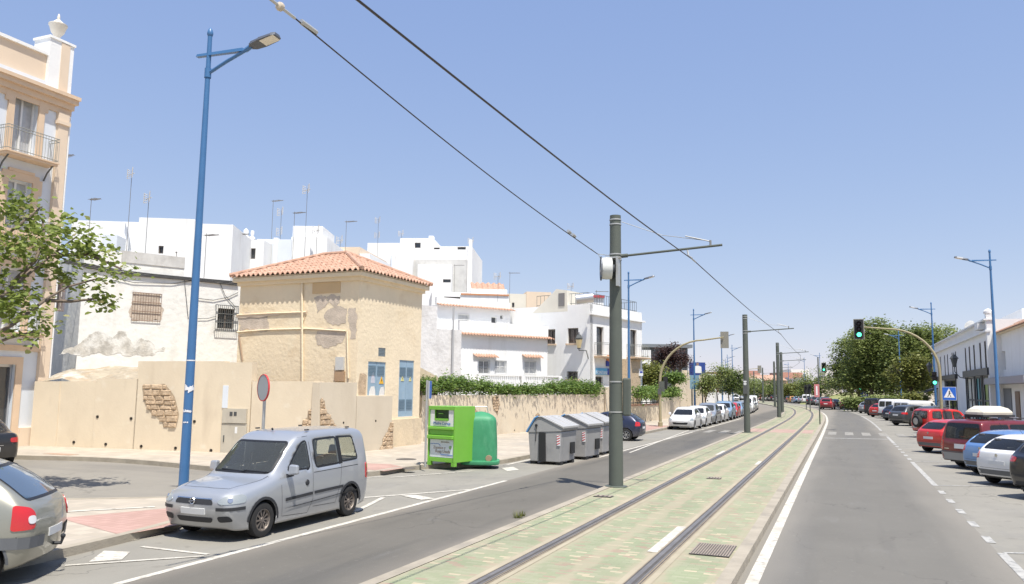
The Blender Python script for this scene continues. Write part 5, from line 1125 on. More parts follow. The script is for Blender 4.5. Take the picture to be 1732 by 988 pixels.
# dome shaped bottle bank
gb=mat('bottle_bank_green',(.045,.25,.115),.55,noise_s=3,noise_a=.12,stain=[((.14,.38,.22),2,.55,.8,(1,1,.3))])
c=g(812,787,.13); c=Vector((c.x-.25,c.y+.55,.13)); E=empty('bottle_bank',c,R(22),'dark green ribbed plastic bottle bank with a domed top','bottle bank')
mb=MB(); n=32; prof=[(.64,0),(.66,.05),(.65,.12),(.57,.14),(.57,.6),(.545,1.15),(.53,1.42),(.50,1.52),(.42,1.60),(.27,1.68),(.10,1.73),(.001,1.74)]
for (r,z) in prof:
    for j in range(n):
        a=2*math.pi*j/n; ca,sa=math.cos(a),math.sin(a); p=5.0; k=(abs(ca)**p+abs(sa)**p)**(-1/p); rib=1-.03*(1 if j%4==0 and .2<z<1.45 else 0)
        mb.v.append((r*k*ca*rib,r*k*sa*rib*.95,z))
for q in range(len(prof)-1):
    for j in range(n): mb.f.append((q*n+j,q*n+(j+1)%n,(q+1)*n+(j+1)%n,(q+1)*n+j)); mb.mi.append(0)
mb.build('body',gb,E,smooth=True,recalc=False)
mb=MB(); mb.tube([(-.25,0,1.70),(-.2,0,1.9),(.2,0,1.9),(.25,0,1.70)],.02,6); mb.build('lifting_loop',galv,E,recalc=False)
mb=MB(); mb.lathe([(.001,-.56),(.10,-.56),(.12,-.50)],(.3,0,.22),axis='Y',n=12); mb.build('emblem',brn,E,recalc=False)
# ---------------------------------------------------------------- grey street bins
gp=mat('grey_bin_plastic',(.335,.328,.315),.5,noise_s=3,noise_a=.08,stain=[((.20,.20,.20),2.5,.56,.8,(1,1,.4))]); gpl=mat('grey_bin_lid',(.40,.393,.38),.38,noise_s=2,noise_a=.06); bk=mat('black_rubber',(.02,.02,.02),.6); bb=mat('bin_edge_blue',(.10,.27,.50),.5); hz=mat('hazard_red',(.50,.06,.05),.5)
def bin_(loc,rz,label):
    e=empty('street_bin',loc,rz,label,'street bin','grey street bins in the parking lane')
    L=1.5; Wd=1.28; mb=MB()   # x across, y along
    prof=[(.07,.10),(Wd-.07,.10),(Wd,1.12),(Wd*.98,1.16),(0.02,1.16),(0,1.12)]
    A=[(x,0+.04*(1.1-z),z) for x,z in prof]; B=[(x,L-.04*(1.1-z),z) for x,z in prof]; n=len(prof); mb.face(A[::-1]); mb.face(B)
    for k in range(n): mb.face([A[k],A[(k+1)%n],B[(k+1)%n],B[k]])
    b=mb.build('body',gp,e,bevel=.035)
    lp=[(-.03,1.10),(.30,1.60),(.40,1.64),(.55,1.63),(Wd+.05,1.30),(Wd+.05,1.22),(Wd,1.17),(.0,1.10)]
    mb=MB(); A=[(x,-.02,z) for x,z in lp]; B=[(x,L+.02,z) for x,z in lp]; n=len(lp); mb.face(A[::-1]); mb.face(B)
    for k in range(n): mb.face([A[k],A[(k+1)%n],B[(k+1)%n],B[k]])
    mb.build('lid_housing',gp,e,bevel=.03)
    mb=MB(); lq=[(.28,1.635),(.42,1.69),(.56,1.685),(Wd+.09,1.35),(Wd+.09,1.27),(Wd+.04,1.30),(.55,1.64),(.40,1.645),(.30,1.60)]
    A=[(x,-.05,z) for x,z in lq]; B=[(x,L+.05,z) for x,z in lq]; n=len(lq); mb.face(A[::-1]); mb.face(B)
    for k in range(n): mb.face([A[k],A[(k+1)%n],B[(k+1)%n],B[k]])
    for y in (.12,L/2-.04,L-.2): mb.hexa([(.6,y,1.66),(Wd,y,1.375),(Wd,y+.08,1.375),(.6,y+.08,1.66),(.6,y,1.69),(Wd,y,1.40),(Wd,y+.08,1.40),(.6,y+.08,1.69)])
    mb.build('lid',gpl,e,bevel=.012)
    mb=MB(); mb.tube([(-.05,-.03,1.12),(.27,-.03,1.62),(.40,-.03,1.68)],.035,6); mb.tube([(-.05,L,1.12),(.27,L,1.62)],.035,6); mb.hexa([(-.06,0,1.12),(-.03,0,1.10),(-.03,L,1.10),(-.06,L,1.12),(.24,0,1.62),(.28,0,1.60),(.28,L,1.60),(.24,L,1.62)]); mb.build('back_flap',bb,e)
    mb=MB(); mb.box(.42,.68,-.03,.06,.1,1.12); mb.build('lift_channel',bk,e,bevel=.01)
    mb=MB(); mb.box(Wd-.02,Wd+.02,.9,1.3,.35,.75); mb.build('side_vent',bk,e)
    mb=MB(); mb.tube([(.33,-.03,1.36),(.33,-.06,1.36)],.05,10); mb.tube([(.30,-.02,.8),(.34,-.05,1.30)],.012,5); mb.build('pedal_linkage',bk,e)
    mb=MB(); mb.box(Wd-.17,Wd-.05,-.012,.02,.68,1.04); st_=mb.build('hazard_sticker',sw,e)
    mb=MB()
    for k in range(4): z=.70+k*.09; mb.hexa([(Wd-.168,-.016,z),(Wd-.052,-.016,z+.05),(Wd-.052,-.012,z+.05),(Wd-.168,-.012,z),(Wd-.168,-.016,z+.04),(Wd-.052,-.016,z+.09 if z<.93 else z+.07),(Wd-.052,-.012,z+.09 if z<.93 else z+.07),(Wd-.168,-.012,z+.04)])
    mb.build('hazard_stripes',hz,st_)
    for (x,y) in ((.15,.2),(Wd-.15,.2),(.15,L-.2),(Wd-.15,L-.2)): mb=MB(); mb.box(x-.1,x+.1,y-.1,y+.1,0,.12); mb.build('foot',bk,e)
    return e
for k,(y,lb) in enumerate(((27.25,'nearest grey street bin with a sloped lid and blue back edge'),(29.75,'middle grey street bin of the row of three'),(32.25,'farthest grey street bin, partly behind the thick tram pole'))):
    bb_=bin_((-10.47+.08*k+(0,.07,-.04)[k],y+(0,.1,-.05)[k],0),R((-3,-6,-1)[k]),lb)
# ---------------------------------------------------------------- aerials and satellite dishes
am=mat('aerial_metal',(.22,.21,.20),.5,.5)
def aerial(px,yb,yt,D,kind,label,r=.018):
    A=dep(px,yb,D); f_=Fac((A.x,A.y),90+math.degrees(YAW)); zt=f_.uv(px,yt)[1]; k=abs(zt-A.z)
    e=empty('tv_aerial',A,R(-22),label,'aerial'); mb=MB(); mb.tube([(0,0,-2.2),(0,0,k)],r,5); mb.build('mast',am,e,recalc=False)
    mb=MB(); x=.25
    if kind=='y':     # yagi boom
        mb.tube([(-.15,0,k-.1),(1.3,.1,k-.22)],.025,4)
        for j in range(9): t=.0+j*.15; mb.tube([(t,-.22,k-.12-.012*j),(t,.22,k-.12-.012*j)],.01,3)
        mb.tube([(0,0,k-.1),(-.02,0,k-.1)],.05,4)
    elif kind=='p':   # panel-like reflector pair
        for s in (-1,1): 
            for j in range(5): mb.tube([(s*.12,-.05,k-.35+j*.12),(s*.42,-.12,k-.32+j*.14)],.022,4)
            mb.tube([(s*.42,-.12,k-.35),(s*.42,-.12,k+.28)],.03,4)
        mb.tube([(-.4,0,k-.1),(.4,0,k-.1)],.03,4)
    elif kind=='d':
        for zz in (k-.1,k-1.7):
            for s in (-1,1): 
                for j in range(5): mb.tube([(s*.12,-.05,zz-.35+j*.12),(s*.42,-.12,zz-.32+j*.14)],.022,4)
                mb.tube([(s*.42,-.12,zz-.35),(s*.42,-.12,zz+.28)],.03,4)
    mb.build('antenna',am if kind=='y' else mat('aerial_pale'+str(len(MATS)),(.55,.53,.50),.5,.3),e,recalc=False); return e
AER=[(152,372,335,50,'y','aerial on the small chimney at the left end of the white house block'),(215,410,292,51,'p','tall faint aerial rising before the left part of the white house block'),(245,437,333,48,'p','aerial mast standing left of the satellite dish'),
(345,470,395,46,'y','short aerial right of the blue lamp before the white house block'),(401,455,394,56,'y','thin aerial next to the dark awning'),(459,408,338,62,'y','aerial with a single boom above the pale blue wing'),(474,402,355,64,'d','aerial with two stacked pale reflectors'),(495,436,358,58,'y','aerial with a horizontal boom left of the tallest mast'),
(515,436,319,58,'p','tallest aerial mast with pale reflectors above the tiled roof'),(536,400,388,60,'p','tiny aerial fixed at the corner of the rooftop box'),(584,430,373,64,'y','aerial with one boom above the roof ridge'),(575,428,405,66,'p','small pale aerial behind the roof ridge'),(638,440,370,84,'d','double reflector aerial right of the tiled roof'),
(679,404,394,90,'p','small aerial on the roof tower of the white apartment block'),(768,505,447,80,'y','mast before the patched wall of the white apartment block'),(842,500,466,74,'p','round looking pale aerial above the orange roof trim'),(862,498,460,80,'y','slim aerial right of the distant tiled roof'),(966,497,483,90,'p','pale aerial behind the solar water heater'),(1009,500,491,74,'y','low aerial in front of the red roofed shed'),(797,420,406,90,'p','aerial at the right corner of the white apartment block'),(103,300,262,40,'y','horizontal aerial sticking out beside the cream building')]
for a in AER: aerial(*a)
def dish(px,py,D,r,label,rz=20):
    p=dep(px,py,D); e=empty('satellite_dish',p,R(rz),label,'satellite dish'); mb=MB(); M=Matrix.Rotation(R(-25),4,'X'); prof=[(.001,.10*r),(.4*r,.085*r),(.75*r,.04*r),(r,-.03*r),(r*1.02,-.02*r),(.75*r,.07*r),(.4*r,.12*r),(.001,.135*r)]
    mb.lathe([(a,b) for a,b in prof],axis='Y',n=24); mb.xform(M); mb.build('reflector',mat('dish_grey',(.58,.57,.54),.6),e,smooth=True,recalc=False)
    mb=MB(); mb.tube([(0,0,-r),(0,-r*1.0,-r*.1)],.02,4); mb.tube([(0,-r,-.1*r),(0,-r*.9,-.05*r)],.05,6); mb.xform(M); mb.build('feed_arm',am,e,recalc=False)
    mb=MB(); mb.tube([(0,.1,0),(0,.3,-r*.7),(0,.3,-r*1.9)],.03,5); mb.build('mount',am,e,recalc=False)
dish(303,433,45,.40,'satellite dish on the parapet of the old barred house')
dish(1640,551,74,.5,'white satellite dish on the roof edge of the shop building',-150)
# ---------------------------------------------------------------- dark modern building, billboard, far houses
dk=mat('dark_metal_cladding',(.13,.145,.15),.5,.3,noise_s=.5,noise_a=.1)
f,e=newb('dark_office_building',1125,98,66,'dark grey modern building with glass bands behind the purple leaved tree','building')
px_block(f,1086,1163,588,0,12,dk,e)
mb=MB(); u0=f.uv(1088,600)[0]; u1=f.uv(1162,600)[0]
for y in (597,607,617,627): z=f.uv(1125,y)[1]; f.box(mb,u0,u1,z-.3,z+.22,.0,.05)
bpart(mb,'window_band',dark_gl,e)
mb=MB(); z=f.uv(1125,587)[1]; f.box(mb,u0-1,u1+.5,z-.1,z+.3,-1,.8); 
for k in range(9): u=u0+(u1-u0)*k/8; f.box(mb,u-.06,u+.06,0,z,.05,.12)
bpart(mb,'roof_edge',mat('mid_grey_metal',(.22,.24,.25),.5,.3),e)
f,e=newb('white_annex',1093,84,60,'small white house end between the corner house and the dark building'); px_block(f,1084,1101,592,0,5,white,e)
B0=g(1166,694); f=Fac(dep(1180,620,88).xy,66); e=empty('billboard',(f.A.x,f.A.y,0),0,'blue advertising billboard showing a figure in white above the beige wall','billboard')
a,b,c,d=f.rect(1166,613,1193,630); mb=MB(); f.box(mb,a,b,c-.3,d,-.1,0); bpart(mb,'panel',mat('poster_navy',(.03,.06,.24),.5,noise_s=.6,noise_a=.4),e)
u,z=f.uv(1180,622.5); mb=MB(); mb.face([f.P(u-.45,z-.55,.01),f.P(u+.45,z-.55,.01),f.P(u+.4,z+.15,.01),f.P(u+.12,z+.25,.01),f.P(u-.12,z+.25,.01),f.P(u-.4,z+.15,.01)]); bpart(mb,'figure_shape',sw,e)
mb=MB(); mb.tube([f.P(u,z+.42,.0),f.P(u,z+.42,.012)],.16,10); bpart(mb,'figure_head',mat('skin_print',(.30,.2,.15),.6),e)
mb=MB(); 
for uu_ in (a+.3,b-.3): mb.tube([f.P(uu_,0,-.2),f.P(uu_,d,-.2)],.08,6)
bpart(mb,'post',iron,e)
pinkw=mat('pink_brick',(.46,.24,.18),.9); pinkl=mat('pale_pink_wall',(.62,.44,.36),.9); whf=mat('far_white_wall',(.70,.68,.64),.9); slat=mat('far_window',(.16,.17,.19),.4)
def farh(px0,px1,yt,D,az,m,label,rows=2,roof=None,yr=None):
    f,e=newb('distant_house',(px0+px1)/2,D,az,label,'house','distant houses beyond the bend'); px_block(f,px0,px1,yt,0,12,m,e)
    u0=f.uv(px0,650)[0]; u1=f.uv(px1,650)[0]; 
    if u0>u1: u0,u1=u1,u0
    zt=f.uv((px0+px1)/2,yt)[1]; n=max(2,int((u1-u0)/3.2))
    for r_ in range(rows):
        for k in range(n):
            u=u0+(u1-u0)*(k+.5)/n; z=zt-1.6-3.0*r_
            if z-1.3<.3: continue
            mb=MB(); f.box(mb,u-.5,u+.5,z-1.3,z,.0,.03); bpart(mb,'window',slat,e)
    if roof: 
        mb=MB(); P=f.P; D_=12; zr=zt+1.6
        mb.hexa([P(u0-.3,zt,.4),P(u1+.3,zt,.4),P(u1+.3,zt,-D_),P(u0-.3,zt,-D_),P(u0+1,zr,-4),P(u1-1,zr,-4),P(u1-1,zr,-8),P(u0+1,zr,-8)]); bpart(mb,'roof',roof,e)
    return f,e
for q in [(1193,1212,633,240,60,whf,'far white house just right of the billboard',2,None),(1208,1232,629,250,60,pinkw,'far red brick house front above the young street trees',1,None),(1230,1262,626,270,62,whf,'far long white house left of the second tram pole',2,None),(1262,1286,627,270,62,pinkw,'far orange brick house between the second pole and the hanging signal',2,None),(1240,1290,640,235,62,whf,'far low white house row under the brick one',2,None),
(1286,1312,634,280,66,whf,'distant pale house left of the third tram pole',2,None),(1278,1330,643,240,66,pinkl,'distant pink low house with a terracotta roof behind the tram poles',1,tile),(1322,1358,630,260,68,pinkw,'distant red brick block right of the tram poles',3,None),(1338,1369,625,300,68,whf,'distant white block with roof structures behind the brick block',3,None),(1355,1392,640,230,70,whf,'distant white house left of the bushy round tree',2,None),
(1389,1424,640,215,80,mat('far_cream_wall',(.60,.54,.42),.9),'cream block left of the large leafy trees',2,None),(1396,1422,627,260,80,whf,'white tower block behind the cream block',3,None)]: farh(*q)
# ---------------------------------------------------------------- right side: shop building
f=Fac((10.0,60),0); E=empty('shop_building',(10,60,0),0,'long white two storey shop building with slit windows and black framed shopfronts','building')
u0=f.uv(1676,600)[0]; u1=f.uv(1581,620)[0]; zt=f.uv(1672,534)[1]
zt=(f.uv(1672,533)[1]+f.uv(1585,588)[1])/2
def cx(c): return 1560+c/5.488
def cy(c): return 500+c/5.488
slits=[(95,585,768),(172,560,760),(210,545,750),(237,538,748),(280,520,742),(312,510,735),(403,480,705),(440,468,712),(483,455,705),(540,435,695),(587,420,688)]
H=[]
zs0=f.uv(cx(540),cy(695))[1]; zs1=f.uv(cx(540),cy(435))[1]
for x,a,b in slits:
    u=f.uv(cx(x),cy((a+b)/2))[0]; w=.40; H.append((u-w,u+w,zs0,zs1))
H.sort(); 
zb1=f.uv(cx(540),cy(738))[1]
sh=[]
for (x0,x1) in ((1636,1649),(1651,1661),(1664,1678),(1600,1618)):
    a=f.uv(x0,660)[0]; b=f.uv(x1,660)[0]; sh.append((min(a,b),max(a,b),.25,zb1-.1))
sh.sort()
mb=block(f,u0,u1,0,zt,10,H+sh,.07); bpart(mb,'wall',white,E)
for h in H: w=window(f,h,None,dframe,dark_gl,.07,fw=.05,mull=0); w.parent=E; fixw(w,E)
blk=mat('black_shopfront',(.03,.03,.03),.45); pg=[mat('poster_lime',(.33,.42,.12),.6,noise_s=1,noise_a=.3),mat('poster_teal',(.12,.35,.36),.6,noise_s=1,noise_a=.3),mat('poster_pale2',(.55,.55,.48),.6,noise_s=1,noise_a=.3),dark_gl]
for k,h in enumerate(sh):
    w=window(f,h,None,blk,pg[k%4],.07,fw=.14,mull=1,trans=1,name='shopfront'); w.parent=E; fixw(w,E)
mb=MB(); z=zb1; ua=f.uv(1635,640)[0]; f.box(mb,min(u0,ua),max(u0,ua),z-.08,z+.45,.0,.30); ub=f.uv(1620,640)[0]; uc2=f.uv(1582,640)[0]; f.box(mb,ub,uc2,z-.08,z+.35,.0,.25); bpart(mb,'canopy_band',blk,E)
for h in sh:
    for (p_,q_) in ((h[0]-.25,h[0]-.02),(h[1]+.02,h[1]+.25)): mb=MB(); f.box(mb,p_,q_,.13,zb1-.08,.0,.08); bpart(mb,'shop_pilaster',blk,E)

mb=MB(); f.box(mb,u0-.1,u1+.3,zt-.9,zt-.75,-.05,.28); f.box(mb,u0-.1,u1+.5,zt-.06,zt+.05,-.4,.35); bpart(mb,'cornice',white,E)
mb=MB(); f.box(mb,u0-.02,u0+.5,0,zt+.35,-.3,.18); bpart(mb,'corner_pier',white,E)
mb=MB(); p=f.P(u0+.25,zt+.35,.0); mb.lathe([(.2,0),(.3,.1),(.3,.25),(.15,.4),(.001,.45)],p,n=12); bpart(mb,'pier_cap',white,E,smooth=True)
mb=MB(); p=f.P(f.uv(cx(575),cy(290))[0],f.uv(cx(575),cy(290))[1],.25); f.box(mb,f.uv(cx(590),cy(290))[0],f.uv(cx(558),cy(290))[0],p.z-.25,p.z+.2,.0,.55); bpart(mb,'floodlight',wframe,E)
for (x,y) in ((405,610),(150,670)):
    u,z=f.uv(cx(x),cy(y)); D_=.9; mb=MB(); p=f.P(u,z,D_)
    mb.tube([f.P(u,z-1.5,.02),f.P(u,z-1.4,.5),f.P(u,z-.9,D_),p-Vector((0,0,.4))],.04,6); o=bpart(mb,'lantern_bracket',iron,E)
    mb=MB(); mb.lathe([(.12,-.5),(.28,.2),(.36,.24),(.18,.5),(.05,.6),(.001,.8)],p,n=6); mb.build('lantern',iron,o,recalc=False)
u,z=f.uv(cx(375),cy(857)); 
for k,c in enumerate('46'[:2]): pass
mb=MB(); u_,z_=f.uv(cx(215),cy(830)); 
# awning of the cafe at the far end
a=f.uv(1585,650)[0]; b=f.uv(1565,650)[0]; z=f.uv(1585,655)[1]
mb=MB(); P=f.P; mb.hexa([P(u1-2.5,z-1.0,2.6),P(u1+5,z-1.0,2.6),P(u1+5,z-.2,0),P(u1-2.5,z-.2,0),P(u1-2.5,z-.9,2.6),P(u1+5,z-.9,2.6),P(u1+5,z-.1,0),P(u1-2.5,z-.1,0)]); mb.box(0,0,0,0,0,0)
for k in range(12): uu_=u1-2.5+7.5*k/12; f.box(mb,uu_,uu_+.5,z-1.45,z-1.0,2.55,2.6)
bpart(mb,'awning',mat('awning_charcoal',(.09,.09,.10),.8),E)
# neighbour with a tiled roof corner
f=Fac((10.6,f.P(u0,0).y-3.4),0); uE=f.uv(1690,640)[0]
f=Fac((10.7,54),0); ua=f.uv(1691,600)[0]; E=empty('tiled_roof_house',(10.7,54,0),0,'white house with a terracotta roof corner at the right edge of the picture','house')
zr=f.uv(1700,563)[1]
a_,b_=min(ua-14,ua),ua
w=f.rect(1694,594,1701,626)
mb=block(f,a_,b_,0,zr,9,[w],.25); bpart(mb,'wall',white,E); wo=window(f,w,None,wframe,shut,.25,mull=0); wo.parent=E; fixw(wo,E)
Tn=lambda a,b,z: f.P(b_-a,z,-b)
hip_roof(Tn,14,9,zr+.05,.5,2.2,E,tile,per=.28,amp=.06)
mb=MB(); zc_=f.uv(1705,648)[1]; f.box(mb,a_,b_+.0,zc_-.1,zc_+.35,.0,1.1); bpart(mb,'canopy',mat('canopy_grey',(.30,.30,.31),.7),E)
a,b,c,d=f.rect(1692,657,1712,700); mb=MB(); f.box(mb,a,b,.13,d,.0,.06); bpart(mb,'garage_door',mat('garage_grey',(.16,.17,.18),.6),E)
a,b,c,d=f.rect(1719,662,1726,700); mb=MB(); f.box(mb,a,b,.13,d,.0,.06); bpart(mb,'door',mat('door_brown',(.2,.13,.08),.6),E)
b=dep(1697,560,52); 
f2=Fac((14.5,66),0); e=empty('white_house',(14.5,66,0),0,'plain white upper storey behind the terracotta roof corner','house'); ua=f2.uv(1676,560)[0]; mb=block(f2,ua-16,ua,0,f2.uv(1700,535)[1],8,[],0); bpart(mb,'wall',white,e)
# ================================================================= cars
def carpaint(name,col,metal=.0,rough=.32,coat=.8):
    m=bpy.data.materials.new(name); m.use_nodes=True; nt,N,L=nodes(m); b=N['Principled BSDF']
    b.inputs['Base Color'].default_value=(*col,1); b.inputs['Metallic'].default_value=metal; b.inputs['Roughness'].default_value=rough; b.inputs['Coat Weight'].default_value=coat; b.inputs['Coat Roughness'].default_value=.05
    tc=N.new('ShaderNodeTexCoord'); n=N.new('ShaderNodeTexNoise'); n.inputs['Scale'].default_value=2.2; n.inputs['Detail'].default_value=7; L.new(tc.outputs['Object'],n.inputs['Vector'])
    sp=N.new('ShaderNodeSeparateXYZ'); L.new(tc.outputs['Object'],sp.inputs[0])
    # road dust gathered low on the body
    mr=N.new('ShaderNodeMapRange'); mr.inputs['From Min'].default_value=.75; mr.inputs['From Max'].default_value=.15; mr.inputs['To Max'].default_value=.55; L.new(sp.outputs['Z'],mr.inputs['Value'])
    ml=N.new('ShaderNodeMath'); ml.operation='MULTIPLY'; L.new(mr.outputs['Result'],ml.inputs[0]); L.new(n.outputs['Fac'],ml.inputs[1])
    mx=N.new('ShaderNodeMix'); mx.data_type='RGBA'; L.new(ml.outputs[0],mx.inputs['Factor']); mx.inputs['A'].default_value=(*col,1); mx.inputs['B'].default_value=(.26,.23,.19,1); L.new(mx.outputs['Result'],b.inputs['Base Color'])
    r2=N.new('ShaderNodeMapRange'); r2.inputs['To Min'].default_value=rough-.06; r2.inputs['To Max'].default_value=rough+.12; L.new(n.outputs['Fac'],r2.inputs['Value']); L.new(r2.outputs['Result'],b.inputs['Roughness'])
    return m
PC=dict(silver=carpaint('paint_silver',(.43,.445,.46),.5,.3),white=carpaint('paint_white',(.74,.74,.73)),cream=carpaint('paint_offwhite',(.62,.61,.56)),red=carpaint('paint_red',(.52,.022,.016)),maroon=carpaint('paint_maroon',(.17,.016,.018),.2),
 blue=carpaint('paint_light_blue',(.16,.30,.56),.45),navy=carpaint('paint_navy',(.018,.024,.055),.3),black=carpaint('paint_black',(.014,.014,.016),.1),grey=carpaint('paint_grey',(.085,.09,.095),.4),tan=carpaint('paint_champagne',(.345,.335,.275),.55,.36),lgrey=carpaint('paint_light_grey',(.33,.35,.37),.5),orange=carpaint('paint_orange',(.60,.28,.03)),cherry=carpaint('paint_cherry',(.30,.02,.025),.3),azure=carpaint('paint_pale_blue',(.30,.42,.55),.4))
tyre_m=mat('tyre_rubber',(.022,.021,.02),.85,noise_s=6,noise_a=.2); rim_m=mat('wheel_cover',(.42,.42,.41),.35,.7); rim_d=mat('steel_wheel',(.20,.17,.145),.55,.5,noise_s=6,noise_a=.3)
trim_m=mat('black_plastic',(.028,.029,.032),.6); trimg=mat('grey_bumper',(.12,.125,.13),.55); glc=glassmat('car_glass',(.80,.85,.82),dust_sheen=.09); gld=glassmat('dark_car_glass',(.10,.11,.115),dust_sheen=.03); seal_m=mat('window_seal',(.012,.012,.013),.4)
lampc=mat('headlight_glass',(.40,.42,.40),.14,.35,spec=.8,coat=.8); lampr=mat('tail_light_red',(.50,.018,.018),.18,coat=.8); lampo=mat('indicator_orange',(.6,.22,.03),.2,coat=.8); lampw=mat('reverse_light',(.6,.6,.6),.2)
plate_m=mat('number_plate',(.66,.66,.64),.5); seat_m=mat('seat_fabric',(.10,.10,.11),.9,noise_s=20,noise_a=.2); inner_m=mat('car_interior',(.16,.155,.145),.85); chrome=mat('chrome',(.7,.7,.7),.15,1.0); plate_b=mat('plate_blue',(.02,.06,.4),.5)
def cc(P,it=2,r=None):
    r=r or (.09 if it==2 else .05); Q=[]; n=len(P)
    for i in range(n):
        p0,p,p1=Vector(P[i-1]),Vector(P[i]),Vector(P[(i+1)%n]); a=p0-p; b=p1-p; ra=min(r,a.length*.42); rb=min(r,b.length*.42)
        A=p+a.normalized()*ra; B=p+b.normalized()*rb
        for k in range(5): t=k/4; q=A*(1-t)**2+p*2*t*(1-t)+B*t*t; Q.append((q.x,q.y))
    return Q
def inpoly(P,x,y):
    c=False; n=len(P)
    for i in range(n):
        a,b=P[i],P[(i+1)%n]
        if (a[1]>y)!=(b[1]>y) and x<(b[0]-a[0])*(y-a[1])/(b[1]-a[1])+a[0]: c=not c
    return c
def shrink(P,d):
    n=len(P); ar=sum(P[i-1][0]*P[i][1]-P[i][0]*P[i-1][1] for i in range(n)); sg=1 if ar>0 else -1; o=[]
    for i in range(n):
        a,p,b=Vector(P[i-1]),Vector(P[i]),Vector(P[(i+1)%n]); t=((p-a).normalized()+(b-p).normalized()).normalized(); nn=Vector((-t.y,t.x))*sg; q=p+nn*d; o.append((q.x,q.y))
    return o
class Car:
    """local axes: +X towards the tail, nose at x=0, wheels on z=0"""
    def __init__(s,name,sp,label,cat='car',lod=3):
        s.sp=sp; L=sp['L']; W=sp['W']/2; s.L,s.W=L,W; s.R=sp.get('R',.31); s.xf=sp['xf']; s.xr=sp['xr']
        s.e=empty(name,(0,0,0),0,label,cat); st=sp['st']; bm=bmesh.new(); N=len(st); rows=[]
        for q in st:
            pts=[]
            for (x,z,y) in q[:-1]: pts.append((x,y*W,z))
            rows.append((pts,q[-1]))
        m=len(rows[0][0]); ring=[]
        for pts,cr in rows:
            t=pts[-1]; r=[bm.verts.new(p) for p in pts]+[bm.verts.new((t[0]+cr[0],0,t[2]+cr[1]))]+[bm.verts.new((p[0],-p[1],p[2])) for p in reversed(pts)]
            ring.append(r)
        for a,b in zip(ring[:-1],ring[1:]):
            for k in range(len(a)-1): bm.faces.new((a[k],a[k+1],b[k+1],b[k]))
        for side,(r,dx) in enumerate(((ring[0],-sp.get('bf',.10)),(ring[-1],sp.get('br',.07)))):
            n=len(r); mid=[bm.verts.new((r[k].co.x+dx,0,r[k].co.z)) for k in range(m-1)]+[None]
            mid[m-1]=None
            for k in range(m-2):
                bm.faces.new((r[k],r[k+1],mid[k+1],mid[k])); bm.faces.new((r[n-1-k],r[n-2-k],mid[k+1],mid[k]))
            k=m-2; bm.faces.new((r[k],r[k+1],r[m],mid[k])); bm.faces.new((r[n-1-k],r[n-2-k],r[m],mid[k]))
        cl=bm.edges.layers.float.new('crease_edge')
        def cre(a,b,v):
            e=bm.edges.get((a,b))
            if e: e[cl]=v
        ct=sp.get('ct',.45); cb=sp.get('cb',.25); ce=sp.get('ce',.35)
        for a,b in zip(ring[:-1],ring[1:]):
            n=len(a)
            for k,v in ((m-1,ct),(n-m,ct),(m-2,cb),(n-m+1,cb)): cre(a[k],b[k],v)
        for r in (ring[0],ring[-1]):
            for k in range(len(r)-1): cre(r[k],r[k+1],ce)
        bmesh.ops.recalc_face_normals(bm,faces=bm.faces)
        me=bpy.data.meshes.new('body'); bm.to_mesh(me); bm.free()
        o=bpy.data.objects.new('body',me); C.objects.link(o); md=o.modifiers.new('s','SUBSURF'); md.levels=lod; md.render_levels=lod
        dg=bpy.context.evaluated_depsgraph_get(); m2=bpy.data.meshes.new_from_object(o.evaluated_get(dg)); bpy.data.objects.remove(o)
        bm=bmesh.new(); bm.from_mesh(m2)
        if sum(f.normal.z*f.calc_area() for f in bm.faces if f.calc_center_median().z>1)<0: bmesh.ops.reverse_faces(bm,faces=bm.faces)
        s.bvh=BVHTree.FromBMesh(bm)
        # wheel arches
        Ra=s.R+.055; kill=set()
        for cx_ in (s.xf,s.xr):
            inside=set()
            for v in bm.verts:
                if abs(v.co.y)<W*.55: continue
                dx,dz=v.co.x-cx_,v.co.z-s.R; d=math.hypot(dx,dz)
                if d<Ra:
                    inside.add(v)
            for f in bm.faces:
                if all(v in inside for v in f.verts): kill.add(f)
            for v in inside:
                dx,dz=v.co.x-cx_,v.co.z-s.R; d=max(1e-4,math.hypot(dx,dz)); v.co.x=cx_+dx/d*Ra; v.co.z=s.R+dz/d*Ra
        s.bm=bm; s.kill=kill; s.parts=[]
    def hit(s,p,axis):
        if axis[1]=='c':
            fx=1 if axis[0]=='f' else -1; sy=1 if axis[2]=='+' else -1; k=.7071
            if axis[0]=='r': base=Vector((s.L-.12,sy*(s.W-.12),0)); 
            else: base=Vector((.16,sy*(s.W-.14),0))
            d=Vector((fx*k,-sy*k,0)); l=Vector((-fx*k,-sy*k,0))
            o=base-d*3+l*p[0]+Vector((0,0,p[1])); q,n,_,_=s.bvh.ray_cast(o,d)
            if q is None: q,n,_,_=s.bvh.find_nearest(o+d*2.8)
            if n.dot(d)>0: n=-n
            return q,n
        d={'+x':Vector((1,0,0)),'-x':Vector((-1,0,0)),'+y':Vector((0,1,0)),'-y':Vector((0,-1,0)),'-z':Vector((0,0,-1))}[axis]
        if axis in('+x','-x'): o=Vector((-1 if axis=='+x' else s.L+1,p[0],p[1]))
        elif axis in('+y','-y'): o=Vector((p[0],-2 if axis=='+y' else 2,p[1]))
        else: o=Vector((p[0],p[1],4))
        q,n,_,_=s.bvh.ray_cast(o,d)
        if q is None:
            q,n,_,_=s.bvh.find_nearest(o+d*(1.0 if axis[1]=='x' else 2-s.W)); 
        if n.dot(d)>0: n=-n
        return q,n
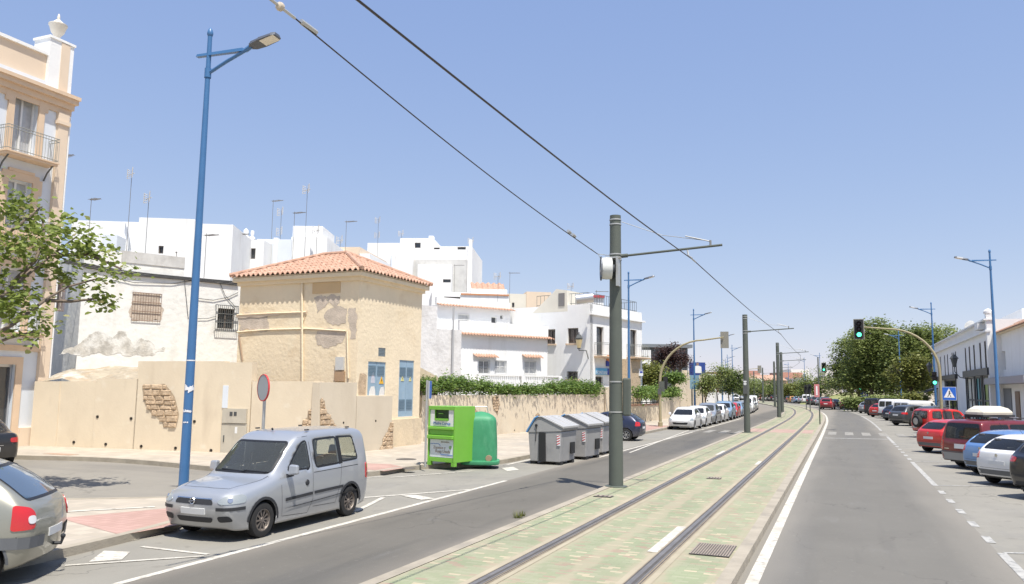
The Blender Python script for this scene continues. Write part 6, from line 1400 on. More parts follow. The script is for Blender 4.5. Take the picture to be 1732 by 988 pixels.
    def tri(s,P,grid,inner=None):
        def rs(P):
            o=[]
            for i in range(len(P)):
                a,b=P[i],P[(i+1)%len(P)]; n=max(1,int(math.hypot(b[0]-a[0],b[1]-a[1])/(grid*.6)))
                o+=[(a[0]+(b[0]-a[0])*k/n,a[1]+(b[1]-a[1])*k/n) for k in range(n)]
            return o
        P=rs(P); inner=rs(inner) if inner else inner
        V=[Vector(p) for p in P]; E=[(i,(i+1)%len(P)) for i in range(len(P))]
        if inner: b=len(V); V+=[Vector(p) for p in inner]; E+=[(b+i,b+(i+1)%len(inner)) for i in range(len(inner))]
        x0,x1=min(p[0] for p in P),max(p[0] for p in P); y0,y1=min(p[1] for p in P),max(p[1] for p in P)
        nx=max(1,int((x1-x0)/grid)); ny=max(1,int((y1-y0)/grid)); Ps=shrink(P,grid*.3)
        for i in range(1,nx):
            for j in range(1,ny):
                x,y=x0+(x1-x0)*i/nx,y0+(y1-y0)*j/ny
                if inpoly(Ps,x,y): V.append(Vector((x,y)))
        r=geometry.delaunay_2d_cdt(V,E,[],0,1e-5); vs,fs=r[0],r[2]; out=[f for f in fs if inpoly(P,sum(vs[k][0] for k in f)/3,sum(vs[k][1] for k in f)/3)]
        return vs,out
    def patch(s,P,axis,m,name,off=.006,thick=0,grid=.12,parent=None,mirror=False,inner=None,innermat=None,innername='pane'):
        res=[]
        for mir in ((1,-1) if mirror else (1,)):
            ax=axis; Q=P
            if mir<0:
                if axis[1]=='c': ax=axis[:2]+('-' if axis[2]=='+' else '+')
                elif axis[1]=='y': ax=('-' if axis[0]=='+' else '+')+'y'
                else: Q=[(-a,b) for a,b in P]
            I=inner
            if inner and mir<0 and axis[1]!='y': I=[(-a,b) for a,b in inner]
            vs,fs=s.tri(Q,grid,I); pts=[]
            for v in vs:
                q,n=s.hit((v[0],v[1]),ax); pts.append((q,n))
            def mk(faces,mt,nm,par,of):
                mb=MB(); used=sorted({k for f in faces for k in f}); ix={k:i for i,k in enumerate(used)}
                mb.add([pts[k][0]+pts[k][1]*of for k in used],[tuple(ix[k] for k in f) for f in faces])
                if thick:
                    ed={}
                    for f in faces:
                        for a,b in zip(f,f[1:]+f[:1]): ed[(a,b)]=1
                    for (a,b) in ed:
                        if (b,a) not in ed: mb.face([pts[a][0]+pts[a][1]*of,pts[b][0]+pts[b][1]*of,pts[b][0]-pts[b][1]*thick,pts[a][0]-pts[a][1]*thick])
                return mb.build(nm,mt,par,smooth=True)
            if I:
                fi=[f for f in fs if inpoly(I,sum(vs[k][0] for k in f)/3,sum(vs[k][1] for k in f)/3)]; fo_=[f for f in fs if f not in fi]
                a=mk(fo_,m,name,parent or s.e,off); b=mk(fi,innermat,innername,a,off-.001); res.append(a)
                # open the shell behind the pane
                Is=shrink(I,-.012)
                for f in s.bm.faces:
                    if f in s.kill: continue
                    c=f.calc_center_median(); nn=f.normal
                    if ax[1]=='y':
                        sg=-1 if ax=='+y' else 1
                        if c.y*sg>0 and nn.y*sg>.25 and inpoly(Is,c.x,c.z): s.kill.add(f)
                    else:
                        sg=-1 if ax=='+x' else 1
                        if nn.x*sg>.12 and (c.x-s.L/2)*sg>-s.L*.30 and inpoly(Is,c.y,c.z): s.kill.add(f)
            else: res.append(mk(fs,m,name,parent or s.e,off))
        return res
    def window(s,P,axis,name='side_window',glass=None,seal=.035,mirror=False,grid=.12):
        P=cc(P,2); I=shrink(P,seal); s.patch(P,axis,seal_m,name,.004,0,grid,mirror=mirror,inner=I,innermat=glass or glc)
    def line(s,pts,axis,w=.008,m=None,name='panel_gap',off=.002,mirror=True,thick=0):
        P=[]
        up=[];dn=[]
        V=[Vector(p) for p in pts]; 
        # resample
        R_=[]
        for a,b in zip(V[:-1],V[1:]):
            n=max(1,int((b-a).length/.12)); R_+=[a.lerp(b,k/n) for k in range(n)]
        R_.append(V[-1])
        for mir in ((1,-1) if mirror else (1,)):
            ax=axis
            if mir<0 and axis[1]=='y': ax=('-' if axis[0]=='+' else '+')+'y'
            if mir<0 and axis[1]=='c': ax=axis[:2]+('-' if axis[2]=='+' else '+')
            mb=MB(); L_=[]
            for i,p in enumerate(R_):
                t=(R_[min(i+1,len(R_)-1)]-R_[max(i-1,0)]).normalized(); n=Vector((-t.y,t.x))*w/2
                r=[]
                for q in (p+n,p-n):
                    x=q.x if not(mir<0 and axis[1]=='x') else -q.x
                    h,nn=s.hit((x,q.y),ax); r.append(h+nn*off)
                L_.append(r)
            for (a,b),(c,d) in zip(L_[:-1],L_[1:]): mb.face([a,b,d,c])
            o=mb.build(name,m or seal_m,s.e,recalc=False,smooth=True)
    def wheels(s,rim=None,spokes=7,wd=.19,alloy=False):
        R_=s.R; s.wh=[]
        for x in (s.xf,s.xr):
            for sg in (1,-1):
                y=sg*(s.W-.015); mb=MB(); w=wd*sg
                mb.lathe([(R_*.60,y-w),(R_*.88,y-w),(R_,y-w*.85),(R_,y-w*.15),(R_*.96,y-w*.03),(R_*.88,y),(R_*.66,y),(R_*.62,y-w*.08)],(x,0,R_),axis='Y',n=28)
                t=mb.build('wheel',tyre_m,s.e,smooth=True,recalc=False)
                mb=MB(); rm=rim or rim_m
                mb.lathe([(R_*.64,y-w*.04),(R_*.60,y-w*.02),(R_*.57,y-w*.12),(R_*.52,y-w*.25)],(x,0,R_),axis='Y',n=28)
                mb.lathe([(.001,y-w*.08),(R_*.13,y-w*.08),(R_*.16,y-w*.14),(R_*.2,y-w*.24)],(x,0,R_),axis='Y',n=14)
                for k in range(spokes):
                    a=2*math.pi*k/spokes; da=math.pi/spokes*(.38 if alloy else .60)
                    P=lambda r,an,yy: (x+r*math.cos(an),yy,R_+r*math.sin(an))
                    mb.face([P(R_*.15,a-da,y-w*.12),P(R_*.15,a+da,y-w*.12),P(R_*.56,a+da*.75,y-w*.10),P(R_*.56,a-da*.75,y-w*.10)])
                mb.build('rim',rm,t,smooth=30,recalc=False)
                mb=MB(); mb.lathe([(.001,y-w*.3),(R_*.6,y-w*.3)],(x,0,R_),axis='Y',n=20); mb.build('brake_disc',trim_m,t,recalc=False)
        # wheel wells and floor
        mb=MB()
        for x in (s.xf,s.xr):
            Rw=R_+.06
            for sg in (1,-1):
                y0,y1=sg*(s.W-.28),sg*(s.W-.02); prev=None
                for k in range(0,13):
                    a=math.pi*k/12; p=(x+Rw*math.cos(a),R_+Rw*math.sin(a))
                    if prev: mb.face([(prev[0],y0,prev[1]),(p[0],y0,p[1]),(p[0],y1,p[1]),(prev[0],y1,prev[1])]); mb.face([(prev[0],y0,prev[1]),(p[0],y0,p[1]),(x,y0,R_)])
                    prev=p
        mb.box(s.xf+R_+.1,s.xr-R_-.1,-s.W+.12,s.W-.12,.2,.26); mb.box(.25,s.xf+R_,-s.W+.32,s.W-.32,.2,.26); mb.box(s.xr-R_,s.L-.2,-s.W+.32,s.W-.32,.22,.3)
        mb.build('underbody',trim_m,s.e,recalc=False)
    def interior(s,zs,xfront,xrear,roofz,rows=2):
        mb=MB(); mb.box(xfront-.35,xfront+.1,-s.W+.16,s.W-.16,.5,zs-.06); mb.box(xfront,xrear,-s.W+.14,s.W-.14,.3,.42); 
        mb.box(xfront,xrear,s.W-.16,s.W-.12,.4,zs-.12); mb.box(xfront,xrear,-s.W+.12,-s.W+.16,.4,zs-.12); mb.build('dashboard',inner_m,s.e,recalc=False)
        for r in range(rows):
            x=xfront+.55+r*.9
            if x+.5>xrear: break
            for y in (-.36,.36):
                mb=MB(); mb.box(x,x+.5,y-.24,y+.24,.42,.62)
                mb.hexa([(x+.42,y-.23,.6),(x+.58,y-.23,.6),(x+.58,y+.23,.6),(x+.42,y+.23,.6),(x+.62,y-.2,zs+.16),(x+.72,y-.2,zs+.16),(x+.72,y+.2,zs+.16),(x+.62,y+.2,zs+.16)])
                mb.hexa([(x+.65,y-.13,zs+.17),(x+.74,y-.13,zs+.17),(x+.74,y+.13,zs+.17),(x+.65,y+.13,zs+.17),(x+.68,y-.11,zs+.36),(x+.76,y-.11,zs+.36),(x+.76,y+.11,zs+.36),(x+.68,y+.11,zs+.36)])
                mb.build('car_seat',seat_m,s.e,recalc=False,bevel=.03)
        mb=MB(); M=Matrix.Translation((xfront+.32,.36,zs-.02))@Matrix.Rotation(R(-65),4,'Y'); 
        pts=[(.18*math.cos(a),.18*math.sin(a),0) for a in [i*math.pi/8 for i in range(17)]]; mb.tube(pts,.016,5,cap=False); mb.box(-.17,.17,-.02,.02,-.01,.01); mb.xform(M); mb.build('steering_wheel',seal_m,s.e,recalc=False)
    def mirrors(s,x,z,m=None,wy=.0):
        for sg in (1,-1):
            q,_=s.hit((x,z),'-y' if sg>0 else '+y'); y=q.y
            mb=MB(); mb.hexa([(x-.06,y-.02*sg,z-.05),(x+.06,y-.02*sg,z-.05),(x+.05,y+.1*sg,z-.02),(x-.05,y+.1*sg,z-.02),(x-.05,y-.02*sg,z+.02),(x+.05,y-.02*sg,z+.02),(x+.04,y+.1*sg,z+.03),(x-.04,y+.1*sg,z+.03)])
            o=mb.build('mirror_arm',trim_m,s.e)
            mb=MB(); mb.hexa([(x-.09,y+.05*sg,z),(x+.05,y+.05*sg,z),(x+.03,y+.24*sg,z+.02),(x-.05,y+.24*sg,z+.02),(x-.07,y+.06*sg,z+.20),(x+.05,y+.06*sg,z+.20),(x+.03,y+.23*sg,z+.19),(x-.04,y+.23*sg,z+.19)]); mb.build('mirror',m or s.body_m,s.e,bevel=.03)
    def finish(s,paint):
        bmesh.ops.delete(s.bm,geom=list(s.kill),context='FACES'); me=bpy.data.meshes.new('body'); s.bm.to_mesh(me); s.bm.free()
        me.materials.append(paint); me.polygons.foreach_set('use_smooth',[True]*len(me.polygons))
        o=bpy.data.objects.new('body',me); C.objects.link(o); o.parent=s.e; o.material_slots[0].link='OBJECT'; o.material_slots[0].material=paint; s.body=o
        sd=o.modifiers.new('t','SOLIDIFY'); sd.thickness=.012; sd.offset=-1
        return s.e
# cage helper: stations with rows (x,z,y-fraction) for bottom, mid, belt, top and (dx,dz) of the centre line
def shell(L,xf,xr,zn,zh,xc,zc,zb0,zb1,xrf,zr,xrr,xgb,zgb,zt,wr=.70,zlow=.20,nose=.10,tail='hatch',hoodw=.80,bump=.50,whood=.74):
    xm=(xrf+xrr)/2; st=[]
    A=lambda b,m,s_,t,cr: st.append((b,m,s_,t,cr))
    A((nose+.06,zlow+.04,.70),(.03,bump,.74),(.04,zn-.10,.72),(.09,zn,.60),(-.03,.02))
    A((nose+.12,zlow,.86),(.10,bump,.93),(.13,zn-.06,.90),(.26,zn+.07,.72),(-.03,.03))
    A((xf-.30,zlow,.97),(xf-.36,bump,1.0),(xf-.36,zn+.03,.97),(xf-.28,zn+(zh-zn)*.45+.04,whood),(0,.045))
    A((xf+.30,zlow,.97),(xf+.22,bump,1.01),(xf+.2,zn+(zb0-zn)*.65,.98),(xf+.15,zh-.03,whood+.02),(0,.05))
    A((xc+.05,zlow,.97),(xc+.05,bump,1.0),(xc+.12,zb0,.97),(xc,zc,.78),(-.10,.03))
    A((xc+.35,zlow,.97),(xc+.35,bump,1.0),(xc+.30+(xrf-xc)*.25,zb0+.01,.965),((xc+xrf)/2,(zc+zr)/2-.01,.75),(-.08,.05))
    A((xrf+.1,zlow,.97),(xrf+.1,bump,1.0),(xrf+.15,zb0+.02,.965),(xrf,zr-.07,wr),(-.03,.05))
    A((xrf+.45,zlow,.97),(xrf+.45,bump,1.0),(xrf+.45,(zb0+zb1)/2,.965),(xrf+.40,zr-.02,wr),(0,.05))
    A((xrr-.5,zlow,.97),(xrr-.5,bump,1.0),(xrr-.35,zb1,.965),(xrr-.45,zr-.02,wr),(0,.05))
    if tail=='hatch':
        A((xr+.28,zlow,.97),(xr+.25,bump,1.0),(min(xrr,L-.35),zb1,.96),(xrr,zr-.06,wr-.01),(.03,.045))
        A((L-.30,zlow+.03,.93),(L-.22,bump,.97),(L-.20,zb1+.0,.93),((xrr+xgb)/2+.02,(zr+zgb)/2+.01,wr+.03),(.05,.03))
        A((L-.14,zlow+.06,.82),(L-.05,bump,.88),(L-.07,zt-.12,.85),(xgb,zgb,.76),(.06,.0))
        A((L-.10,zlow+.08,.70),(L-.01,bump,.76),(L-.03,zt-.16,.74),(L-.05,zt,.66),(.04,.0))
    elif tail=='box':
        A((xr+.28,zlow,.97),(xr+.25,bump,1.0),(L-.5,zb1,.965),(xrr,zr-.03,wr),(.0,.045))
        A((L-.22,zlow+.03,.96),(L-.14,bump,.99),(L-.14,zb1,.955),(L-.22,zr-.07,wr),(.02,.04))
        A((L-.12,zlow+.06,.90),(L-.03,bump,.93),(L-.05,zb1,.90),(L-.12,zr-.16,wr+.01),(.04,.02))
        A((L-.10,zlow+.08,.80),(L-.0,bump,.82),(L-.03,zb1-.1,.80),(L-.06,zgb,.70),(.04,.0))
    elif tail=='sedan':
        A((xr+.1,zlow,.97),(xr+.1,bump,1.0),(xrr+.1,zb1,.965),(xrr,zr-.08,wr-.01),(.04,.045))
        A((xr+.35,zlow,.97),(xr+.35,bump,1.0),(xgb-.05,zb1+.01,.955),(xgb,zgb,.72),(.08,.02))
        A((L-.25,zlow+.04,.92),(L-.2,bump,.97),(L-.25,zt-.04,.93),(L-.22,zt+.02,.74),(.03,.02))
        A((L-.12,zlow+.06,.78),(L-.03,bump,.82),(L-.05,zt-.10,.80),(L-.08,zt-.0,.66),(.03,.01))
    return st
def rear_set(c,zb,ylamp,zl0,zl1,pl,lampw_=.16,bumper=None,axis='-x',pw=.26):
    pass
def plate_(c,axis,z,w=.26,h=.055,y=0):
    P=[(y-w,z-h),(y+w,z-h),(y+w,z+h),(y-w,z+h)]; r=c.patch(P,axis,plate_m,'number_plate',.012,.01,.3)
# ---------------------------------------------------------------- prototypes
def proto_van():
    L=4.33
    sp=dict(L=L,W=1.70,xf=.83,xr=3.55,R=.305,bf=.08,br=.05,st=shell(L,.83,3.55,.80,1.0,1.18,1.05,1.02,1.10,1.92,1.81,4.0,4.25,1.02,1.0,wr=.80,tail='box',zlow=.19,whood=.76))
    c=Car('parked_van',sp,'silver compact van with see-through side windows parked in front of the beige wall','van'); c.body_m=PC['silver']
    c.window([(-.66,1.06),(.66,1.06),(.60,1.62),(-.60,1.62)],'+x','windshield',glc,.035,grid=.1)
    c.window([(1.50,1.08),(1.98,1.60),(2.14,1.64),(2.20,1.08)],'+y','door_window',glc,.03,mirror=True)
    c.window([(2.36,1.08),(2.33,1.64),(3.13,1.66),(3.19,1.10)],'+y','side_window',glc,.035,mirror=True)
    c.window([(3.24,1.12),(3.18,1.66),(3.72,1.64),(3.86,1.14)],'+y','rear_side_window',glc,.035,mirror=True)
    c.window([(-.60,1.12),(.60,1.12),(.55,1.62),(-.55,1.62)],'-x','rear_window',glc,.04)
    c.patch([(3.15,1.09),(3.28,1.10),(3.23,1.66),(3.13,1.66)],'+y',seal_m,'window_pillar',.003,mirror=True)
    c.line([(1.30,.98),(1.34,.30),(2.10,.26),(2.26,.50),(2.27,1.06),(2.20,1.70),(1.95,1.68)],'+y'); c.line([(2.27,.36),(3.02,.34),(3.2,.75),(3.24,1.08)],'+y'); c.line([(2.30,1.0),(3.85,1.03)],'+y',.012)
    c.line([(2.3,.62),(3.28,.64)],'+y',.055,trim_m,'rub_strip',.012); c.line([(1.42,.585),(2.24,.615)],'+y',.055,trim_m,'rub_strip',.012)
    # arches lip
    for x in (.83,3.55):
        pts=[(x+(c.R+.075)*math.cos(a),c.R+(c.R+.075)*math.sin(a)) for a in [math.pi*k/14-.05 for k in range(15)]]; pts=[p for p in pts if p[1]>.24]; c.line(pts,'+y',.05,trim_m,'arch_trim',.010)
    c.patch(cc([(-.22,.665),(.20,.645),(.25,.69),(.14,.765),(-.16,.80),(-.24,.76)],1),'fc+',lampc,'headlight',.012,.02,.07,mirror=True)
    c.patch(cc([(-.42,.635),(.42,.635),(.38,.72),(-.38,.72)],1),'+x',trim_m,'grille',.006,0,.1); c.line([(-.38,.73),(.38,.73)],'+x',.015,chrome,'grille_bar',.012,mirror=False)
    mb=MB(); q,_=c.hit((0,.69),'+x'); mb.tube([(q.x-.03,.05*math.cos(a),.69+.05*math.sin(a)) for a in [i*math.pi/6 for i in range(13)]],.009,5,cap=False); mb.tube([(q.x-.03,-.07,.70),(q.x-.03,0,.69),(q.x-.03,.07,.68)],.008,4); mb.build('badge',chrome,c.e,recalc=False)
    c.line([(-.22,.575),(.26,.565)],'fc+',.055,trim_m,'bumper_strip',.012)
    c.patch(cc([(-.36,.33),(.36,.33),(.40,.42),(-.40,.42)],1),'+x',trim_m,'air_intake',.006,0,.1); c.patch(cc([(-.74,.36),(-.50,.34),(-.48,.44),(-.70,.46)],1),'+x',trim_m,'fog_light_recess',.006,0,.1,mirror=True)
    c.patch([(-.26,.47),(.26,.47),(.26,.57),(-.26,.57)],'+x',plate_m,'number_plate',.02,.02,.3)
    for sg in (1,-1): c.line([(.30,.50*sg),(.60,.60*sg),(1.12,.66*sg)],'-z',.010,mirror=False); q,n=c.hit((0.04,.715),'fc+' if sg>0 else 'fc-'); mb=MB(); mb.tube([q+n*.0,q+n*.016],.045,12); mb.build('headlight_bulb',chrome,c.e,recalc=False)
    c.line([(.30,-.50),(.26,-.2),(.26,.2),(.30,.50)],'-z',.010,mirror=False)
    mb=MB()
    for (y0,y1,z0) in ((-.15,.45,.0),(-.62,-.1,.0)):
        q0,_=c.hit((y0,1.09),'+x'); q1,_=c.hit((y1,1.11),'+x'); mb.tube([q0+Vector((-.02,0,.0)),q1+Vector((-.02,0,.0))],.012,4)
    mb.build('wiper',seal_m,c.e,recalc=False)
    for sg in ('+y','-y'):
        for x,z in ((2.08,.83),(2.45,.86)):
            if x>2.2: continue
            q,n=c.hit((x,z),sg); mb=MB(); mb.lathe([(.001,.02),(.05,.015),(.06,0)],(0,0,0),n=12); M=n.to_track_quat('Z','Y').to_matrix().to_4x4(); M.translation=q; mb.xform(M); mb.build('door_handle',trim_m,c.e,smooth=True,recalc=False)
    c.patch(cc([(-.12,.72),(.08,.72),(.08,1.05),(-.10,1.05)],1),'rc+',lampr,'tail_light',.012,.01,.08,mirror=True); c.line([(-.84,.48),(.84,.48)],'-x',.10,trim_m,'rear_bumper',.02,mirror=False)
    mb=MB()
    for x,sg in ((2.3,1),(2.3,-1),(3.7,1),(3.7,-1)): mb.box(x-.05,x+.05,sg*.60-.02,sg*.60+.02,1.80,1.825)
    mb.tube([(2.02,0,1.80),(2.0,0,1.84)],.02,6); mb.build('roof_fittings',trim_m,c.e,recalc=False)
    for k in range(5):
        pass
    c.line([(.38,.74),(.55,.90),(1.12,1.03)],'-z',.001) if False else None
    c.mirrors(1.52,1.02); c.wheels(rim_d,10); c.interior(1.08,1.45,3.9,1.75,rows=2); return c.finish(PC['silver']),c
def proto_hatch(white=True):
    L=4.10
    sp=dict(L=L,W=1.74,xf=.82,xr=3.36,R=.31,st=shell(L,.82,3.36,.76,.94,1.10,.98,.93,1.02,1.92,1.49,3.30,3.92,1.06,.98,wr=.68))
    c=Car('parked_car',sp,'x','car'); c.body_m=PC['white']
    c.window([(-.66,.97),(.66,.97),(.54,1.33),(-.54,1.33)],'+x','windshield',gld,.035,grid=.1)
    c.window([(1.42,.99),(1.98,1.32),(2.30,1.37),(2.32,1.0)],'+y','door_window',gld,.03,mirror=True); c.window([(2.38,1.0),(2.36,1.37),(3.0,1.34),(3.28,1.06)],'+y','side_window',gld,.03,mirror=True)
    c.window([(-.58,1.06),(.58,1.06),(.50,1.36),(-.50,1.36)],'-x','rear_window',gld,.03,grid=.1)
    c.line([(1.30,.92),(1.30,.28),(2.20,.25),(2.34,.98)],'+y'); c.line([(2.34,.98),(2.40,.27),(2.9,.27)],'+y')
    c.patch(cc([(-.22,.64),(.20,.62),(.22,.72),(-.18,.80)],1),'fc+',lampc,'headlight',.010,.02,.08,mirror=True); c.patch(cc([(-.45,.36),(.45,.36),(.52,.50),(-.52,.50)],1),'+x',trim_m,'grille',.008,0,.1)
    c.patch(cc([(-.16,.76),(.16,.78),(.14,.96),(-.10,1.0)],1),'rc+',lampr,'tail_light',.010,.02,.08,mirror=True); plate_(c,'-x',.68); plate_(c,'+x',.55)
    c.line([(-.8,.40),(.8,.40)],'-x',.14,trimg,'bumper_strip',.006,mirror=False); q,_=c.hit((0,.90),'-x'); mb=MB(); mb.tube([(q.x+.002,0,.90),(q.x+.02,0,.90)],.045,12); mb.build('badge',chrome,c.e,recalc=False)
    c.line([(-.72,1.0),(-.70,.52),(.70,.52),(.72,1.0)],'-x',.008,mirror=False)
    for sg in('+y','-y'):
        for x in (2.15,): q,n=c.hit((x,.84),sg); mb=MB(); mb.box(q.x-.09,q.x+.09,q.y-.02,q.y+.02,.83,.86); mb.build('door_handle',c.body_m,c.e)
    mb=MB(); mb.tube([(3.0,0,1.50),(3.2,0,1.72)],.006,4); mb.build('aerial',seal_m,c.e,recalc=False)
    c.mirrors(1.48,.93); c.wheels(rim_m,7,alloy=True); c.interior(1.0,1.40,3.4,1.4); return c.finish(PC['white']),c
def proto_suv():
    L=4.40
    sp=dict(L=L,W=1.84,xf=.85,xr=3.50,R=.355,st=shell(L,.85,3.50,.92,1.06,1.18,1.10,1.06,1.14,1.95,1.67,3.65,4.20,1.14,1.08,wr=.70,zlow=.27,bump=.62))
    c=Car('parked_car',sp,'x','car'); c.body_m=PC['grey']
    c.window([(-.70,1.09),(.70,1.09),(.58,1.50),(-.58,1.50)],'+x','windshield',gld,.035,grid=.1)
    c.window([(1.52,1.11),(2.02,1.48),(2.42,1.53),(2.44,1.12)],'+y','door_window',gld,.03,mirror=True); c.window([(2.50,1.12),(2.48,1.53),(3.15,1.52),(3.30,1.15)],'+y','side_window',gld,.03,mirror=True); c.window([(3.36,1.17),(3.28,1.50),(3.56,1.46),(3.72,1.22)],'+y','quarter_window',gld,.025,mirror=True)
    c.window([(-.62,1.18),(.62,1.18),(.54,1.52),(-.54,1.52)],'-x','rear_window',gld,.03,grid=.1)
    c.line([(1.40,1.05),(1.42,.36),(2.30,.34),(2.46,1.10)],'+y'); c.line([(2.46,1.1),(2.48,.36),(3.05,.36)],'+y')
    c.line([(1.3,.34),(3.05,.34)],'+y',.12,trim_m,'sill_trim',.008)
    c.patch(cc([(-.22,.80),(.20,.80),(.22,.90),(-.18,.96)],1),'fc+',lampc,'headlight',.010,.02,.08,mirror=True); c.patch(cc([(-.46,.60),(.46,.60),(.50,.82),(-.50,.82)],1),'+x',trim_m,'grille',.008,0,.1)
    c.patch(cc([(-.26,.92),(.24,.94),(.24,1.06),(-.20,1.10)],1),'rc+',lampr,'tail_light',.010,.02,.08,mirror=True); plate_(c,'-x',.86); plate_(c,'+x',.52); c.line([(-.85,.50),(.85,.50)],'-x',.26,trim_m,'bumper_strip',.006,mirror=False)
    for sg in (1,-1): mb=MB(); mb.tube([(2.0,sg*.60,1.68),(2.1,sg*.60,1.73),(3.5,sg*.60,1.73),(3.6,sg*.60,1.67)],.016,6); mb.build('roof_rail',alu,c.e,recalc=False)
    c.mirrors(1.58,1.05); c.wheels(rim_m,7,wd=.22,alloy=True); c.interior(1.12,1.5,3.7,1.6); return c.finish(PC['grey']),c
def proto_minivan():
    L=4.80
    sp=dict(L=L,W=1.95,xf=.92,xr=3.80,R=.335,br=.05,st=shell(L,.92,3.80,.82,1.0,1.15,1.05,1.02,1.06,2.05,1.76,4.35,4.66,1.0,.98,wr=.74,tail='box',zlow=.22))
    c=Car('parked_minivan',sp,'x','minivan'); c.body_m=PC['maroon']
    c.window([(-.74,1.05),(.74,1.05),(.62,1.58),(-.62,1.58)],'+x','windshield',gld,.035,grid=.1)
    for P in ([(1.55,1.08),(2.1,1.56),(2.42,1.60),(2.44,1.08)],[(2.52,1.08),(2.50,1.60),(3.35,1.60),(3.38,1.08)],[(3.47,1.08),(3.44,1.60),(4.30,1.57),(4.42,1.12)]): c.window(P,'+y','side_window',gld,.03,mirror=True)
    c.window([(-.72,1.06),(.72,1.06),(.66,1.62),(-.66,1.62)],'-x','rear_window',gld,.03,grid=.1)
    c.patch(cc([(-.10,.66),(.12,.66),(.12,1.0),(-.08,1.0)],1),'rc+',lampr,'tail_light',.010,.02,.08,mirror=True); plate_(c,'-x',.80,.28,.08); c.line([(-.90,.44),(.90,.44)],'-x',.26,mat('silver_bumper',(.30,.30,.30),.5),'rear_bumper',.02,mirror=False); c.line([(-.88,.60),(.88,.60)],'-x',.03,trimg,'bumper_strip',.03,mirror=False)
    c.patch(cc([(-.22,.66),(.20,.66),(.22,.78),(-.18,.84)],1),'fc+',lampc,'headlight',.010,.02,.08,mirror=True); c.line([(2.46,1.0),(2.48,.3)],'+y'); c.line([(3.42,1.0),(3.44,.6)],'+y'); c.line([(1.3,.5),(3.4,.5)],'+y',.08,trimg,'rub_strip',.01); c.line([(2.5,.98),(4.5,1.0)],'+y',.02)
    q,_=c.hit((.55,.68),'-x'); 
    for (y,z,w) in ((.62,.93,.10),(-.62,.70,.10),): mb=MB(); q,_=c.hit((y,z),'-x'); mb.box(q.x,q.x+.008,y-w,y+w,z-.015,z+.015); mb.build('badge',chrome,c.e)
    for sg in (1,-1): mb=MB(); mb.tube([(2.3,sg*.66,1.78),(2.4,sg*.66,1.82),(4.1,sg*.66,1.82),(4.2,sg*.66,1.77)],.018,6); mb.build('roof_rail',trim_m,c.e,recalc=False)
    c.mirrors(1.65,1.02); c.wheels(rim_m,5,alloy=True); c.interior(1.06,1.5,4.3,1.7,rows=3); return c.finish(PC['maroon']),c
def proto_offroader():
    L=3.95
    sp=dict(L=L,W=1.72,xf=.75,xr=3.05,R=.36,br=.04,st=shell(L,.75,3.05,.90,1.08,1.15,1.12,1.10,1.12,1.70,1.74,3.6,3.86,1.10,1.05,wr=.80,tail='box',zlow=.33,bump=.62))
    c=Car('parked_offroader',sp,'x','car'); c.body_m=PC['red']
    c.window([(-.64,1.12),(.64,1.12),(.58,1.56),(-.58,1.56)],'+x','windshield',gld,.035,grid=.1)
    for P in ([(1.50,1.14),(1.78,1.54),(2.22,1.60),(2.24,1.14)],[(2.32,1.14),(2.30,1.60),(2.92,1.60),(2.95,1.14)],[(3.02,1.14),(3.00,1.60),(3.58,1.58),(3.66,1.16)]): c.window(P,'+y','side_window',glc,.03,mirror=True)
    c.window([(-.62,1.14),(.62,1.14),(.58,1.60),(-.58,1.60)],'-x','rear_window',glc,.03,grid=.1)
    mb=MB(); mb.lathe([(.001,.0),(.20,.0),(.22,.03),(.33,.03),(.36,0),(.36,-.16),(.33,-.2),(.001,-.2)],(4.16,0,.98),axis='X',n=28); sw_=mb.build('spare_wheel',tyre_m,c.e,smooth=True,recalc=False); mb=MB(); mb.lathe([(.001,.04),(.06,.04),(.1,.02),(.2,.035),(.215,.02)],(4.16,0,.98),axis='X',n=20); mb.build('spare_rim',rim_m,sw_,smooth=True,recalc=False)
    c.patch([(-.80,.70),(-.66,.70),(-.66,.95),(-.80,.95)],'-x',lampr,'tail_light',.012,.02,.08,mirror=True); c.line([(-.84,.50),(.84,.50)],'-x',.22,trim_m,'rear_bumper',.05,mirror=False); c.line([(1.1,.46),(2.65,.46)],'+y',.16,trim_m,'sill_trim',.01); c.patch(cc([(-.80,.74),(-.56,.74),(-.56,.90),(-.80,.90)],1),'+x',lampc,'headlight',.010,.02,.08,mirror=True)
    plate_(c,'-x',.62,y=-.45,w=.2)
    for x in (.75,3.05):
        pts=[(x+(c.R+.085)*math.cos(a),c.R+(c.R+.085)*math.sin(a)) for a in [math.pi*k/14-.05 for k in range(15)]]; pts=[p for p in pts if p[1]>.4]; c.line(pts,'+y',.08,trim_m,'arch_trim',.012)
    c.mirrors(1.55,1.08,trim_m); c.wheels(rim_m,6,wd=.22,alloy=True); c.interior(1.12,1.5,3.5,1.7); return c.finish(PC['red']),c
